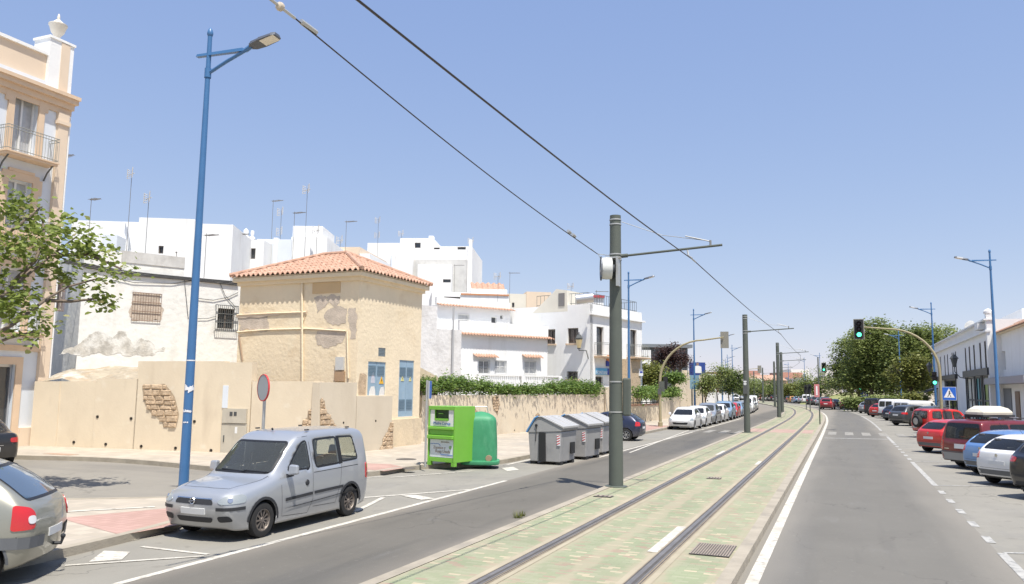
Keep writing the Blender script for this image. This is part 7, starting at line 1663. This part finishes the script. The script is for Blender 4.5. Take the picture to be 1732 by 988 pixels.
def proto_sedan():
    L=4.55
    sp=dict(L=L,W=1.76,xf=.85,xr=3.50,R=.315,st=shell(L,.85,3.50,.74,.91,1.15,.96,.92,.98,2.0,1.44,3.05,3.75,1.02,1.03,wr=.68,tail='sedan'))
    c=Car('parked_car',sp,'x','car'); c.body_m=PC['black']
    c.window([(-.66,.96),(.66,.96),(.54,1.29),(-.54,1.29)],'+x','windshield',gld,.035,grid=.1)
    c.window([(1.50,.98),(2.05,1.28),(2.36,1.33),(2.38,.99)],'+y','door_window',gld,.03,mirror=True); c.window([(2.44,.99),(2.42,1.33),(2.98,1.28),(3.30,1.02)],'+y','side_window',gld,.03,mirror=True)
    c.window([(-.58,1.06),(.58,1.06),(.50,1.31),(-.50,1.31)],'-x','rear_window',gld,.03,grid=.1)
    c.patch(cc([(-.22,.74),(.22,.74),(.22,.88),(-.18,.92)],1),'rc+',lampr,'tail_light',.010,.02,.08,mirror=True); plate_(c,'-x',.52,.27,.07); c.patch(cc([(-.22,.62),(.20,.60),(.22,.70),(-.18,.78)],1),'fc+',lampc,'headlight',.010,.02,.08,mirror=True); c.patch(cc([(-.40,.42),(.40,.42),(.44,.60),(-.44,.60)],1),'+x',trim_m,'grille',.008,0,.1); plate_(c,'+x',.36)
    q,_=c.hit((0,.84),'-x'); mb=MB(); mb.tube([(q.x,0,.84),(q.x+.02,0,.84)],.05,12); mb.build('badge',chrome,c.e,recalc=False); c.line([(-.35,.65),(.35,.65)],'-x',.02,chrome,'chrome_strip',.01,mirror=False)
    c.line([(2.40,.95),(2.44,.3)],'+y'); c.line([(1.35,.9),(1.38,.3)],'+y'); c.mirrors(1.55,.93); c.wheels(rim_m,7,alloy=True); c.interior(1.0,1.45,3.3,1.35); return c.finish(PC['black']),c
def proto_mpv():
    L=4.28
    sp=dict(L=L,W=1.76,xf=.90,xr=3.62,R=.315,br=.10,st=shell(L,.90,3.62,.78,.97,1.10,1.05,1.02,1.08,2.0,1.64,3.35,4.10,1.10,1.0,wr=.68))
    c=Car('parked_mpv',sp,'champagne coloured rounded family car cut by the lower left corner, tail towards the road','car'); c.body_m=PC['tan']
    c.window([(-.66,1.03),(.66,1.03),(.54,1.47),(-.54,1.47)],'+x','windshield',glc,.035,grid=.1)
    c.window([(1.50,1.06),(2.10,1.45),(2.40,1.51),(2.42,1.06)],'+y','door_window',gld,.03,mirror=True); c.window([(2.50,1.06),(2.48,1.51),(3.05,1.49),(3.30,1.10)],'+y','side_window',gld,.03,mirror=True); c.window([(3.38,1.13),(3.20,1.44),(3.36,1.40),(3.60,1.16)],'+y','quarter_window',gld,.02,mirror=True)
    c.window([(-.62,1.08),(.62,1.08),(.52,1.52),(-.52,1.52)],'-x','rear_window',mat('blue_reflecting_glass',(.06,.085,.11),.06,spec=1.0,coat=1),.03,grid=.1)
    c.patch(cc([(-.15,.72),(.14,.73),(.16,.92),(.10,1.0),(-.12,1.05)],1),'rc+',lampr,'tail_light',.014,.02,.06,mirror=True)
    c.patch(cc([(.04,.80),(.15,.80),(.15,.90),(.04,.90)],1),'rc+',lampw,'reverse_light',.022,.01,.05,mirror=True)
    c.line([(-.34,.57),(.34,.55)],'rc+',.15,trimg,'bumper_corner',.02)
    plate_(c,'-x',.62); c.patch(cc([(-.22,.68),(.20,.66),(.22,.76),(-.18,.86)],1),'fc+',lampc,'headlight',.010,.02,.08,mirror=True)
    c.line([(2.46,1.03),(2.5,.3)],'+y'); c.line([(3.12,.35),(3.3,.62),(3.5,.75),(3.62,1.08),(3.40,1.47)],'+y',.01); c.line([(3.9,.62),(4.1,.64)],'+y',.01)
    for x in (.90,3.62):
        pts=[(x+(c.R+.075)*math.cos(a),c.R+(c.R+.075)*math.sin(a)) for a in [math.pi*k/14-.05 for k in range(15)]]; pts=[p for p in pts if p[1]>.24]; c.line(pts,'+y',.03,trimg,'arch_trim',.006)
    mb=MB(); mb.tube([(L-.1,0,.42),(L+.12,0,.42),(L+.14,0,.5)],.025,6); mb.lathe([(.001,-.035),(.03,-.02),(.035,0),(.03,.02),(.001,.035)],(L+.14,0,.52),n=10); mb.build('tow_hook',trim_m,c.e,recalc=False)
    c.mirrors(1.55,1.0); c.wheels(rim_m,6,alloy=True); c.interior(1.06,1.5,3.6,1.5); return c.finish(PC['tan']),c
def proto_bigvan():
    L=4.9
    sp=dict(L=L,W=1.92,xf=.90,xr=3.9,R=.33,br=.03,st=shell(L,.90,3.9,.80,1.05,1.0,1.15,1.10,1.18,1.85,1.98,4.6,4.8,1.1,1.0,wr=.84,tail='box',zlow=.24,bump=.6))
    c=Car('parked_van',sp,'x','van'); c.body_m=PC['white']
    c.window([(-.74,1.16),(.74,1.16),(.66,1.72),(-.66,1.72)],'+x','windshield',gld,.035,grid=.1); c.window([(1.45,1.18),(1.85,1.66),(2.20,1.72),(2.22,1.18)],'+y','door_window',gld,.03,mirror=True)
    c.window([(-.72,1.22),(-.06,1.22),(-.06,1.74),(-.68,1.74)],'-x','rear_window',glc,.03,mirror=True); c.patch([(-.88,.75),(-.76,.75),(-.76,1.15),(-.86,1.15)],'-x',lampr,'tail_light',.012,.02,.08,mirror=True); plate_(c,'-x',.62); c.line([(0,.4),(0,1.85)],'-x',.012,mirror=False)
    c.patch(cc([(-.22,.80),(.20,.80),(.22,.94),(-.18,1.0)],1),'fc+',lampc,'headlight',.010,.02,.08,mirror=True); c.patch(cc([(-.46,.56),(.46,.56),(.50,.74),(-.50,.74)],1),'+x',trim_m,'grille',.008,0,.1)
    c.line([(2.4,1.6),(2.4,.4),(3.4,.4)],'+y'); c.line([(1.2,.5),(4.4,.5)],'+y',.10,trimg,'rub_strip',.01); c.line([(-.88,.46),(.88,.46)],'-x',.18,trim_m,'rear_bumper',.02,mirror=False); c.mirrors(1.5,1.12,trim_m); c.wheels(rim_m,6); c.interior(1.15,1.5,2.4,1.8,rows=1); return c.finish(PC['white']),c
# ---------------------------------------------------------------- placing
def place(root,paint,tail,heading,label=None,group=None,first=False,at='tail',zz=0,z0=0):
    """heading = azimuth the nose points to; tail/nose = ground point of the middle of that end"""
    o=root if first else copy_tree(root); a=R(heading); nose=Vector((math.sin(a),math.cos(a),0)); L=CARL[root.name.split('.')[0] if False else id(root)]
    t=Vector((tail[0],tail[1],0)); p=t+nose*L if at=='tail' else t
    o.location=(p.x,p.y,z0); dx=-nose; o.rotation_euler=(0,0,math.atan2(dx.y,dx.x))
    for ch in o.children:
        if ch.name.split('.')[0]=='body' and paint: ch.material_slots[0].material=PC[paint]
        if ch.name.split('.')[0] in('mirror','door_handle') and paint and ch.material_slots and not first:
            ch.material_slots[0].link='OBJECT'; ch.material_slots[0].material=PC[paint]
    if label: o['label']=label
    if group: o['group']=group
    return o
CARL={}
def reg(pr):
    r,c=pr; CARL[id(r)]=c.L; PK.append(r); return r
PK=[]
van=reg(proto_van()); hatch=reg(proto_hatch()); suv=reg(proto_suv()); mini=reg(proto_minivan()); off4=reg(proto_offroader()); sedan=reg(proto_sedan()); mpv=reg(proto_mpv()); bigv=reg(proto_bigvan())
GR='cars parked at an angle in the right hand lot'; GL='cars parked along the left kerb'; GF='distant cars parked along the bend'
used=set()
def put(root,paint,tail,heading,label,group=None,at='tail',z0=0):
    first=root not in used; used.add(root)
    return place(root,paint,tail,heading,label,group,first,at,z0=z0)
# silver van: near side wheels on x=-9.7, front wheel y 11.92, rear 14.63
put(van,'silver',(-10.43,11.08),180,'silver compact van with see-through side windows parked in front of the beige wall',None,'nose')
put(mpv,'tan',(-10.48,8.44),-124,'champagne coloured rounded family car cut by the lower left corner, tail towards the road')
put(sedan,'black',(-25.0,17.7),-66,'black saloon seen from behind in the side street at the left edge')
put(hatch,'navy',(-9.75,42.3),-90,'dark navy hatchback turned broadside behind the thick tram pole')
# right lot
H_=49
put(suv,'black',(4.45,24.2),H_,'near black car cut by the right edge of the picture',GR)
put(hatch,'white',(4.1,27.5),H_,'white hatchback between the light blue car and the black one',GR)
put(hatch,'blue',(4.1,30.6),H_+1,'light blue metallic hatchback between the maroon minivan and the white hatchback',GR)
mv=put(mini,'maroon',(3.85,33.0),H_-1,'maroon minivan carrying a cream roof box',GR)
put(hatch,'red',(3.5,41.0),H_,'bright red hatchback with a light plate left of the maroon minivan',GR)
put(off4,'red',(4.2,54.5),H_+9,'red boxy off-roader with a spare wheel on its tail',GR)
rest=[(suv,'grey',(5.3,69.0),50,'dark grey off-road wagon right of the white van, alloy wheel showing'),(suv,'grey',(3.9,72.6),46,'second dark grey wagon half hidden by the first'),(bigv,'white',(4.6,78.5),46,'white van with rear glass just left of the dark grey wagons'),(hatch,'navy',(3.9,84.5),42,'small navy car squeezed between the two white vans'),(bigv,'white',(3.9,90),40,'second white van farther up the lot'),(hatch,'red',(3.1,95),38,'small red car beside the far white van'),(bigv,'black',(2.9,101),34,'dark tall van near the far end of the right lot'),(hatch,'lgrey',(2.4,110),26,'grey hatchback at the far end of the right lot')]
for r,p,t,h,lb in rest: put(r,p,t,h,lb,GR)
put(sedan,'black',(12.0,82),92,'black car parked behind the white van beside the shop awning',z0=0)
# moving cars
put(suv,'cherry',(-2.35,127.8),6,'dark red off-road wagon driving away in the right carriageway')
put(hatch,'red',(.35,134),4,'red hatchback parked at the kerb ahead of the dark red wagon')
put(sedan,'grey',(-1.2,141),0,'dark grey car between the two red cars in the distance')
# left kerb row (noses towards the camera)
row=[(hatch,'white','white hatchback first in the far left kerb row'),(hatch,'white','second white hatchback in the left kerb row'),(mpv,'lgrey','grey rounded family car third in the left kerb row'),(hatch,'white','white car fourth in the left kerb row, behind the grey family car'),(suv,'azure','pale blue wagon before the red car in the left kerb row'),(hatch,'red','red car in the left kerb row'),(hatch,'azure','pale blue hatchback just beyond the red car in the left kerb row'),(hatch,'lgrey','light grey car near the far end of the left kerb row'),(hatch,'white','white car next to the second tram pole'),(bigv,'white','white van at the far end of the left kerb row'),(hatch,'navy','dark car beyond the white van on the left kerb'),(sedan,'lgrey','silver saloon far up the left kerb'),(bigv,'cream','off-white van far up the left kerb'),(hatch,'red','tiny red car far up the left kerb'),(suv,'white','white wagon last seen on the left kerb')]
y=54.6
for r,p,lb in row:
    q,t=cl_at(y,-6.35); hd=math.degrees(math.atan2(-t.x,-t.y)); o=put(r,p,(q.x,q.y),hd,lb,GL,'nose'); y+=CARL[id(r)]+.9
q,t=cl_at(176,-4.2); put(hatch,'white',(q.x,q.y),math.degrees(math.atan2(-t.x,-t.y)),'white car approaching beyond the second tram pole',None,'nose')
q,t=cl_at(198,-4.0); put(suv,'white',(q.x,q.y),math.degrees(math.atan2(-t.x,-t.y)),'farthest white car approaching in the bend',None,'nose')
# row along the outside of the bend
bend=['cherry','grey','lgrey','grey','black','white','lgrey','azure','orange','grey','navy','white','navy','black','cream','navy','red','lgrey','white']
shapes=[hatch,suv,hatch,suv,hatch,bigv,suv,hatch,hatch,hatch,suv,hatch,hatch,suv,hatch,hatch,hatch,suv,bigv]
names=dict(cherry='cherry red',grey='dark grey',lgrey='silver grey',black='black',white='white',azure='pale blue',orange='orange',navy='navy',cream='off-white',red='red')
ords=['nearest','second','third','fourth','fifth','sixth','seventh','eighth','ninth','tenth','eleventh','twelfth','thirteenth','fourteenth','fifteenth','sixteenth','seventeenth','eighteenth','last']
y=148.0
for k,(p,r) in enumerate(zip(bend,shapes)):
    if k in (0,): y+=5.2; continue
    q,t=cl_at(y,7.35); put(r,p,(q.x,q.y),math.degrees(math.atan2(t.x,t.y))+(12 if k<7 else 0),f'{names[p]} {"van" if r is bigv else "car"}, {ords[k-1]} one parked along the outside of the bend',GF); 
    d=CARL[id(r)]+.9; y+=d*t.y
# roof box on the minivan
rb=MB(); 
pr=[(.0,.05,.16),(.25,.30,.30),(1.0,.36,.38),(1.6,.34,.36),(1.9,.08,.2)]
P=[]
prof=[(-1.0,.10,.05),(-.85,.26,.30),(-.3,.36,.36),(.5,.36,.36),(.9,.24,.3),(1.0,.10,.12)]
prev=None
for x,z,w_ in prof:
    r=[(x,-w_-.12,.0),(x,-w_-.14,.10),(x,-w_*.8,z),(x,w_*.8,z),(x,w_+.14,.10),(x,w_+.12,.0)]
    if prev:
        for k in range(6): rb.face([prev[k],prev[(k+1)%6],r[(k+1)%6],r[k]])
    else: rb.face(r)
    prev=r
rb.face(prev[::-1])
E=empty('roof_box',(0,0,0),0,'cream coloured roof box strapped on top of the maroon minivan','roof box'); E.location=mv.matrix_basis@Vector((3.35,.0,1.93)); E.rotation_euler=mv.rotation_euler
rb.v=[(x*.82,y*.85,z*.85) for x,y,z in rb.v]
rb.build('lid',mat('cream_plastic',(.62,.58,.47),.45,noise_s=2,noise_a=.06),E,smooth=25)
mb=MB(); mb.box(-.78,.78,-.40,.40,-.10,.0); mb.build('base',trim_m,E,bevel=.02)
mb=MB()
for x in (-.5,.5): mb.tube([(x,-.72,-.09),(x,.72,-.09)],.02,6)
mb.build('cross_bar',alu,E,recalc=False)
# ================================================================= foliage
lf_tree=leafmat('tree_leaves',(.045,.075,.018),(.12,.17,.04),(.20,.24,.07))
lf_dark=leafmat('dense_leaves',(.11,.15,.045),(.24,.29,.085),(.34,.37,.14))
lf_mid=leafmat('mid_leaves',(.13,.17,.05),(.28,.33,.10),(.37,.39,.16))
lf_yel=leafmat('yellow_green_leaves',(.11,.13,.03),(.23,.24,.06),(.30,.28,.09))
lf_hedge=leafmat('hedge_leaves',(.06,.12,.022),(.18,.27,.055),(.30,.36,.12))
lf_pur=leafmat('purple_leaves',(.045,.022,.022),(.12,.07,.06),(.17,.11,.08),.25)
lf_near=leafmat('broad_leaves',(.15,.20,.04),(.31,.37,.10),(.40,.34,.19),.45)
bark=mat('bark',(.16,.125,.095),.95,noise_s=6,noise_a=.3,bump=.8,bump_s=15)
def leaves(blobs,n,size,seed=1,asp=1.6,fill=.75,droop=.3,six=False):
    """many small leaf faces through the volume of a set of ellipsoids (centre, radii)"""
    rnd=random.Random(seed); mb=MB(); vol=[r[0]*r[1]*r[2] for c,r in blobs]; tot=sum(v**.75 for v in vol)
    for (c,r),v in zip(blobs,vol):
        k=int(n*(v**.75)/tot)
        nc=max(4,int(k/22))
        for q in range(nc):
            d=Vector((rnd.gauss(0,1),rnd.gauss(0,1),rnd.gauss(0,1))).normalized(); rad=rnd.random()**.45
            cc=Vector((c[0]+d.x*r[0]*rad,c[1]+d.y*r[1]*rad,c[2]+d.z*r[2]*rad)); cl=size*rnd.uniform(1.6,3.4)
            for j in range(22):
                e=Vector((rnd.gauss(0,.5),rnd.gauss(0,.5),rnd.gauss(0,.34)))*cl; p=cc+e
                a=rnd.uniform(0,6.283); t=Vector((math.cos(a),math.sin(a),rnd.uniform(-.8,.35))).normalized(); s=t.cross(Vector((rnd.gauss(0,.6),rnd.gauss(0,.6),1))).normalized()
                L=size*rnd.uniform(.6,1.25); W=L/asp/2*rnd.uniform(.8,1.2)
                if six:
                    n_=t.cross(s).normalized()
                    mb.face([p,p+t*L*.25+s*W*.9-n_*W*.25,p+t*L*.7+s*W*.8-n_*W*.2,p+t*L,p+t*L*.7-s*W*.8-n_*W*.2,p+t*L*.25-s*W*.9-n_*W*.25])
                else: mb.face([p,p+t*L*.5+s*W,p+t*L,p+t*L*.5-s*W])
    return mb
def tree(loc,H,crown,n,size,lm,label,trunk_r=.2,name='tree',group=None,limbs=5,seed=1,cat='tree',lean=(0,0),six=False,th=None,core=0):
    e=empty(name,loc,0,label,cat,group); rnd=random.Random(seed)
    mb=MB(); top=Vector((lean[0],lean[1],th or H*.55)); mb.tube([(0,0,-.1),(top.x*.3+.05,top.y*.3,top.z*.4),(top.x*.7-.04,top.y*.7,top.z*.75),top],[trunk_r*1.25,trunk_r,trunk_r*.8,trunk_r*.55],8)
    for k in range(limbs):
        c,r=crown[k%len(crown)]; t=top*rnd.uniform(.55,1); en=Vector(c)+Vector((rnd.uniform(-.5,.5)*r[0],rnd.uniform(-.5,.5)*r[1],rnd.uniform(-.3,.5)*r[2])); mid=t.lerp(en,.5)+Vector((0,0,.15*r[2]))
        mb.tube([t,mid,en],[trunk_r*.5,trunk_r*.3,trunk_r*.1],5)
        for j in range(3):
            e2=en+Vector((rnd.uniform(-.7,.7)*r[0],rnd.uniform(-.7,.7)*r[1],rnd.uniform(-.4,.6)*r[2])); mb.tube([mid,mid.lerp(e2,.5)+Vector((0,0,.05)),e2],[trunk_r*.22,trunk_r*.14,trunk_r*.05],4)
    mb.build('trunk',bark,e,smooth=True,recalc=False)
    leaves(crown,n,size,seed,six=six).build('crown',lm,e,recalc=False)
    return e
# near tree at the left edge (trunk outside the frame)
T0=Vector((-17.6,10.2,.13))
def rel(px,py,D): return dep(px,py,D)-T0
cr=[(rel(*a),b) for a,b in [((20,345,20),(.8,.8,.45)),((75,375,20.5),(.7,.8,.4)),((128,385,20),(.45,.6,.28)),((35,410,19),(1.0,.9,.5)),((110,425,20),(.8,.8,.4)),((165,425,20.5),(.5,.6,.3)),((195,455,20),(.38,.4,.22)),((150,475,20),(.55,.6,.25)),((40,480,19),(.7,.8,.4)),((20,520,18.5),(.75,.9,.45)),((-40,430,19),(1.0,1.0,.9)),((-60,340,20),(1.1,1.1,1.0)),((15,570,18),(.5,.6,.18)),((60,545,19),(.35,.4,.15)),((-90,480,19),(1,1,1)),((90,460,20),(.5,.5,.3)),((165,510,20),(.25,.3,.12))]]
E=empty('street_tree',T0,0,'leafy tree reaching in from the left edge before the peach building','tree')
mb=MB(); br=[rel(-70,640,18),rel(-40,560,18.3)]
mb.tube([(0,0,-.1),(.05,0,1.2),(.1,.1,2.4),rel(-75,600,17.5)],[.17,.14,.12,.1],8)
s0=rel(-75,600,17.5)
for pts in ([(-75,600,17.5),(20,550,18),(80,505,19),(115,485,19.5),(170,470,20)],[(-75,600,17.5),(-20,520,18),(40,470,19),(90,430,20),(130,400,20)],[(-75,600,17.5),(-50,450,18.5),(20,390,19.5),(70,350,20)],[(-75,600,17.5),(-70,450,19),(-60,360,20),(-10,320,20)],[(-75,600,17.5),(-20,585,17.8),(15,572,18),(60,560,19)],[(75,508,19),(120,510,19.6),(165,505,20)],[(90,432,20),(150,430,20.3),(205,455,20)],[(20,480,19),(60,440,19.5),(75,400,20),(72,372,20.3)]):
    P=[rel(*p) for p in pts]; mb.tube(P,[.055*(1-k/len(P)*.8) for k in range(len(P))],6)
mb.build('trunk',bark,E,smooth=True,recalc=False)
leaves(cr,4100,.15,3,asp=1.15,six=True).build('crown',lf_near,E,recalc=False)
# hedge over the wall
def hedge(f,pts,label,n,size,lm,depth=.8,out=.1,name='hedge',seed=1):
    """pts: (px, y top, y bottom) along a facade plane"""
    e=empty(name,f.P(f.uv(pts[0][0],pts[0][2])[0],f.uv(pts[0][0],pts[0][2])[1],-depth/2),0,label,'hedge'); bl=[]
    for (a,b) in zip(pts[:-1],pts[1:]):
        m=max(2,int(abs(f.uv(b[0],b[2])[0]-f.uv(a[0],a[2])[0])/.5))
        for k in range(m):
            t=k/m; x=a[0]+(b[0]-a[0])*t; yt=a[1]+(b[1]-a[1])*t; yb=a[2]+(b[2]-a[2])*t; u,z1=f.uv(x,yt); _,z0=f.uv(x,yb); c=f.P(u,(z0+z1)/2,out-depth/2)-e.location; bl.append((tuple(c),(.45,depth/2+.12,max(.12,(z1-z0)/2*.92))))
    leaves(bl,n,size,seed).build('foliage',lm,e,recalc=False)
    mb=MB()
    for (c,r) in bl[::2]: mb.tube([(c[0],c[1],c[2]-r[2]-.3),(c[0]+.1,c[1],c[2]+r[2]*.5)],.02,4)
    mb.build('stems',bark,e,recalc=False); return e
hedge(fW,[(722,640,664),(745,634,668),(790,635,666),(820,643,666),(865,651,669),(925,653,668),(945,643,667),(975,641,670),(1005,643,676),(1022,648,676)],'long leafy green hedge hanging over the beige wall',21000,.15,lf_hedge,1.5,.38)
hedge(fW,[(712,640,662),(722,640,668)],'scruffy green shoots at the corner of the transformer house',600,.13,lf_hedge,.5,.3)
hedge(f9,[(1086,655,672),(1120,653,674),(1152,656,673)],'trimmed dense hedge along the wall beside the arched traffic light',6000,.22,lf_hedge,1.4,.3)
f_=Fac(dep(1110,640,72).xy,66); hedge(f_,[(1086,614,656),(1105,611,656),(1128,618,656)],'large yellow green shrub mass in front of the dark office building',6000,.3,lf_yel,4,0,name='shrub')
hedge(f_,[(1140,631,646),(1161,631,646)],'rounded clipped green hedge block before the dark office building',3000,.22,lf_hedge,2,0)
p=dep(1140,650,84); tree((p.x,p.y,0),8,[((-1.3,0,6.2),(1.1,1.2,1.0)),((.1,0,6.5),(1.1,1.2,1.1)),((1.0,.2,5.6),(.8,1,.8)),((-.5,0,5.4),(1.3,1,.6))],4200,.22,lf_pur,'purple leaved tree in front of the dark office building',.18,seed=4)
# young street trees behind the parked cars
for (px,D,H,cr_,lb,lm,sd) in ((1193,80,4.2,[((0,0,2.9),(.9,.9,.9)),((.3,0,3.7),(.6,.6,.5))],'thin young street tree nearest to the billboard',lf_mid,1),(1213,86,5.4,[((0,0,4.0),(1.6,1.4,1.4)),((-.6,0,3.2),(1.1,1,.8)),((.9,0,4.6),(1,1,.8))],'airy young street tree in the middle of three',lf_mid,2),(1232,98,5.6,[((0,0,3.6),(2.2,1.6,1.7)),((.8,0,4.4),(1.2,1,.9))],'fuller green street tree right of the two airy ones',lf_tree,3),(1252,130,5.0,[((0,0,3.6),(3.2,2,1.5))],'low round street tree left of the second tram pole',lf_dark,5)):
    p=g(px,CY+0,0) if False else dep(px,660,D); tree((p.x,p.y,.1),H,cr_,2600 if sd<3 else 3500,.2 if sd<3 else .26,lm,lb,.07,name='street_tree',seed=sd,group='young street trees')
# far trees
FT=[((1268,655,200),4.5,5,2.2,lf_dark,'dark tree clump seen left of the hanging far signal'),((1290,658,210),5,7,2.6,lf_tree,'broad green tree behind the distant parked cars on the left'),((1308,657,215),5,5,2.4,lf_tree,'green tree behind the third tram pole'),((1340,660,190),4,3.6,2.0,lf_yel,'yellowish green bush above the distant orange car'),((1352,650,200),6,3.2,3,lf_dark,'narrow dark tree next to the distant brick block'),((1379,653,170),6.2,4.2,3.2,lf_dark,'round dark tree right of the distant white house')]
for (q,H,w,h,lm,lb) in FT:
    p=dep(*q); tree((p.x,p.y,0),H,[((0,0,H-h*.6),(w*.9,w*.6,h)),((-w*.5,0,H-h),(w*.6,w*.5,h*.7)),((w*.45,0,H-h*.9),(w*.6,w*.5,h*.7))],3500,.42,lm,lb,.2,name='distant_tree',seed=int(q[0]))
# big trees on the right
RT=[(1453,128,12.8,[((0,0,8),(4.6,3.5,3.8)),((-2.2,0,6),(2.8,2.6,2.4)),((1.5,0,10.4),(2.4,2.2,1.8)),((2.5,0,5.5),(3,2.5,2.2)),((-.8,0,10),(2,2,1.5))],lf_dark,'large dense tree at the left end of the big tree group',16000),
(1473,118,13.8,[((0,0,9),(3.6,3.5,4.2)),((1.2,0,12),(1.6,1.6,1.6)),((-1,0,6),(3,2.6,2.4)),((1.5,0,5.2),(2.6,2.5,1.8))],lf_mid,'tallest leafy tree of the group, under the arched traffic light',15000),
(1507,118,13.2,[((0,0,8.5),(4.0,3.5,4.0)),((-1,0,11.2),(2,2,1.6)),((1.5,0,6),(3,2.6,2.2))],lf_mid,'leafy tree left of the blue lamp in the big tree group',15000),
(1545,112,13.0,[((0,0,8.5),(4.2,3.5,3.6)),((1.5,0,10.6),(2.2,2,1.6)),((-2,0,6),(2.6,2.4,2)),((2,0,5.6),(2.6,2.4,2))],lf_dark,'dark leafy tree right of the blue lamp in the big tree group',15000),
(1588,118,13.4,[((0,0,9.5),(4.2,3.5,3.2)),((-2.5,0,7.5),(2.6,2.4,2.4))],lf_mid,'leafy tree rising behind the end of the shop building',11000),
(1440,150,9.5,[((0,0,5.5),(2.8,3,3.0)),((-.9,0,7),(1.6,2,1.4))],lf_mid,'lower paler tree at the far left of the big tree group',6000),
(1538,96,7.4,[((0,0,4.8),(2.4,2,1.9)),((.9,0,6),(1.5,1.4,1.1))],lf_yel,'small yellow green tree in front of the dark leafy trees',5000)]
for (px,D,H,cr_,lm,lb,n) in RT:
    if n>8000: cr_=cr_+[((-2.2,.3,3.9),(2.8,2.4,1.7)),((2.4,.2,4.1),(2.8,2.4,1.8))]; n=int(n*1.35)
    p=dep(px,660,D); tree((p.x,p.y,0),H,cr_,n,.36,lm,lb,.32,name='leafy_tree',group='big trees on the right',seed=px,limbs=7,th=H*.42)
p=dep(1450,662,140)
fh=Fac((4.6,118),84); 
hedge(fh,[(1436,672,692),(1480,672,692),(1520,670,690),(1560,668,690)],'dark clipped hedge under the big trees',8000,.35,lf_dark,2.5,0)
fh=Fac((7.8,96),84); hedge(fh,[(1540,666,684),(1572,668,684)],'low light green bush beside the far end of the shop building',2500,.3,lf_yel,2,0)
# grassy bank
mb=MB(); 
for i in range(14):
    for j in range(5):
        def q(i,j):
            x=-8+i*1.9; y=172+j*4; b=2.6*math.exp(-((i-6)/5)**2)*min(1,j/2.5); return (x,y,b)
        mb.face([q(i,j),q(i+1,j),q(i+1,j+1),q(i,j+1)])
tag(mb.build('grassy_bank',mat('dry_grass',(.24,.25,.10),.95,noise_s=.8,noise_a=.3),recalc=False,smooth=True),kind='structure')
# weeds along kerb and wall foot
mb=MB(); rnd=random.Random(4)
spots=[(g(876,876),.16,60),(g(884,873),.12,40)]+[(Vector((-1.5+rnd.uniform(-.05,.03),y,0.0)),.05,8) for y in [9+2.1*k+rnd.random() for k in range(14)]]+[(Vector((-5.93+rnd.uniform(-.05,.03),y,0.0)),.05,8) for y in [9+3.1*k+rnd.random() for k in range(10)]]
for (c,h,n) in spots:
    for k in range(n):
        a=rnd.uniform(0,6.28); d=Vector((math.cos(a),math.sin(a),0)); b=c+d*rnd.uniform(0,h*.6); t=b+Vector((d.x*h*.5,d.y*h*.5,h*rnd.uniform(.5,1.2))); s=Vector((-d.y,d.x,0))*.006
        mb.face([b-s,b+s,t])
tag(mb.build('kerb_weeds',lf_yel,recalc=False),kind='stuff')
SKY_S=.125; SUN_E=4.5; EXPO=.57; SKY_AIR=.9; SKY_DUST=.35; SKY_OZ=5.0; SKY_G=(.58,.48,.25); SKY_K=(1.64,1.77,2.95)
# ================================================================= light, sky, camera
SUN_AZ,SUN_EL=R(135),R(67)    # azimuth clockwise from +Y
w=bpy.data.worlds.new('World'); S.world=w; w.use_nodes=True; nt=w.node_tree; bg_=nt.nodes['Background']
sky=nt.nodes.new('ShaderNodeTexSky'); sky.sky_type='NISHITA'; sky.sun_disc=False; sky.sun_elevation=SUN_EL; sky.sun_rotation=SUN_AZ; sky.air_density=SKY_AIR; sky.dust_density=SKY_DUST; sky.ozone_density=SKY_OZ; sky.altitude=0
sp_=nt.nodes.new('ShaderNodeSeparateColor'); cb_=nt.nodes.new('ShaderNodeCombineColor'); nt.links.new(sky.outputs[0],sp_.inputs[0])
for i in range(3):   # summer haze: evens out the clear-sky gradient
    p_=nt.nodes.new('ShaderNodeMath'); p_.operation='POWER'; p_.inputs[1].default_value=SKY_G[i]; m_=nt.nodes.new('ShaderNodeMath'); m_.operation='MULTIPLY'; m_.inputs[1].default_value=SKY_K[i]
    nt.links.new(sp_.outputs[i],p_.inputs[0]); nt.links.new(p_.outputs[0],m_.inputs[0]); nt.links.new(m_.outputs[0],cb_.inputs[i])
nt.links.new(cb_.outputs[0],bg_.inputs[0]); bg_.inputs[1].default_value=SKY_S
sd=bpy.data.lights.new('sun','SUN'); sd.energy=SUN_E; sd.angle=R(.53); sd.color=(1.0,.955,.88); so=bpy.data.objects.new('sun',sd); C.objects.link(so)
dv=Vector((math.sin(SUN_AZ)*math.cos(SUN_EL),math.cos(SUN_AZ)*math.cos(SUN_EL),math.sin(SUN_EL))); so.rotation_euler=dv.to_track_quat('Z','Y').to_euler(); so.location=(0,0,60)
cd=bpy.data.cameras.new('camera'); co=bpy.data.objects.new('camera',cd); C.objects.link(co); S.camera=co
cd.sensor_width=36; cd.lens=36*FX/1732; cd.clip_end=6000; cd.clip_start=.1
M=Matrix((RR,UU,-FW)).transposed().to_4x4(); M.translation=CAM; co.matrix_world=M
S.render.resolution_x=1024; S.render.resolution_y=584
S.view_settings.view_transform='Standard'; S.view_settings.look='None'; S.view_settings.exposure=EXPO; S.view_settings.gamma=1
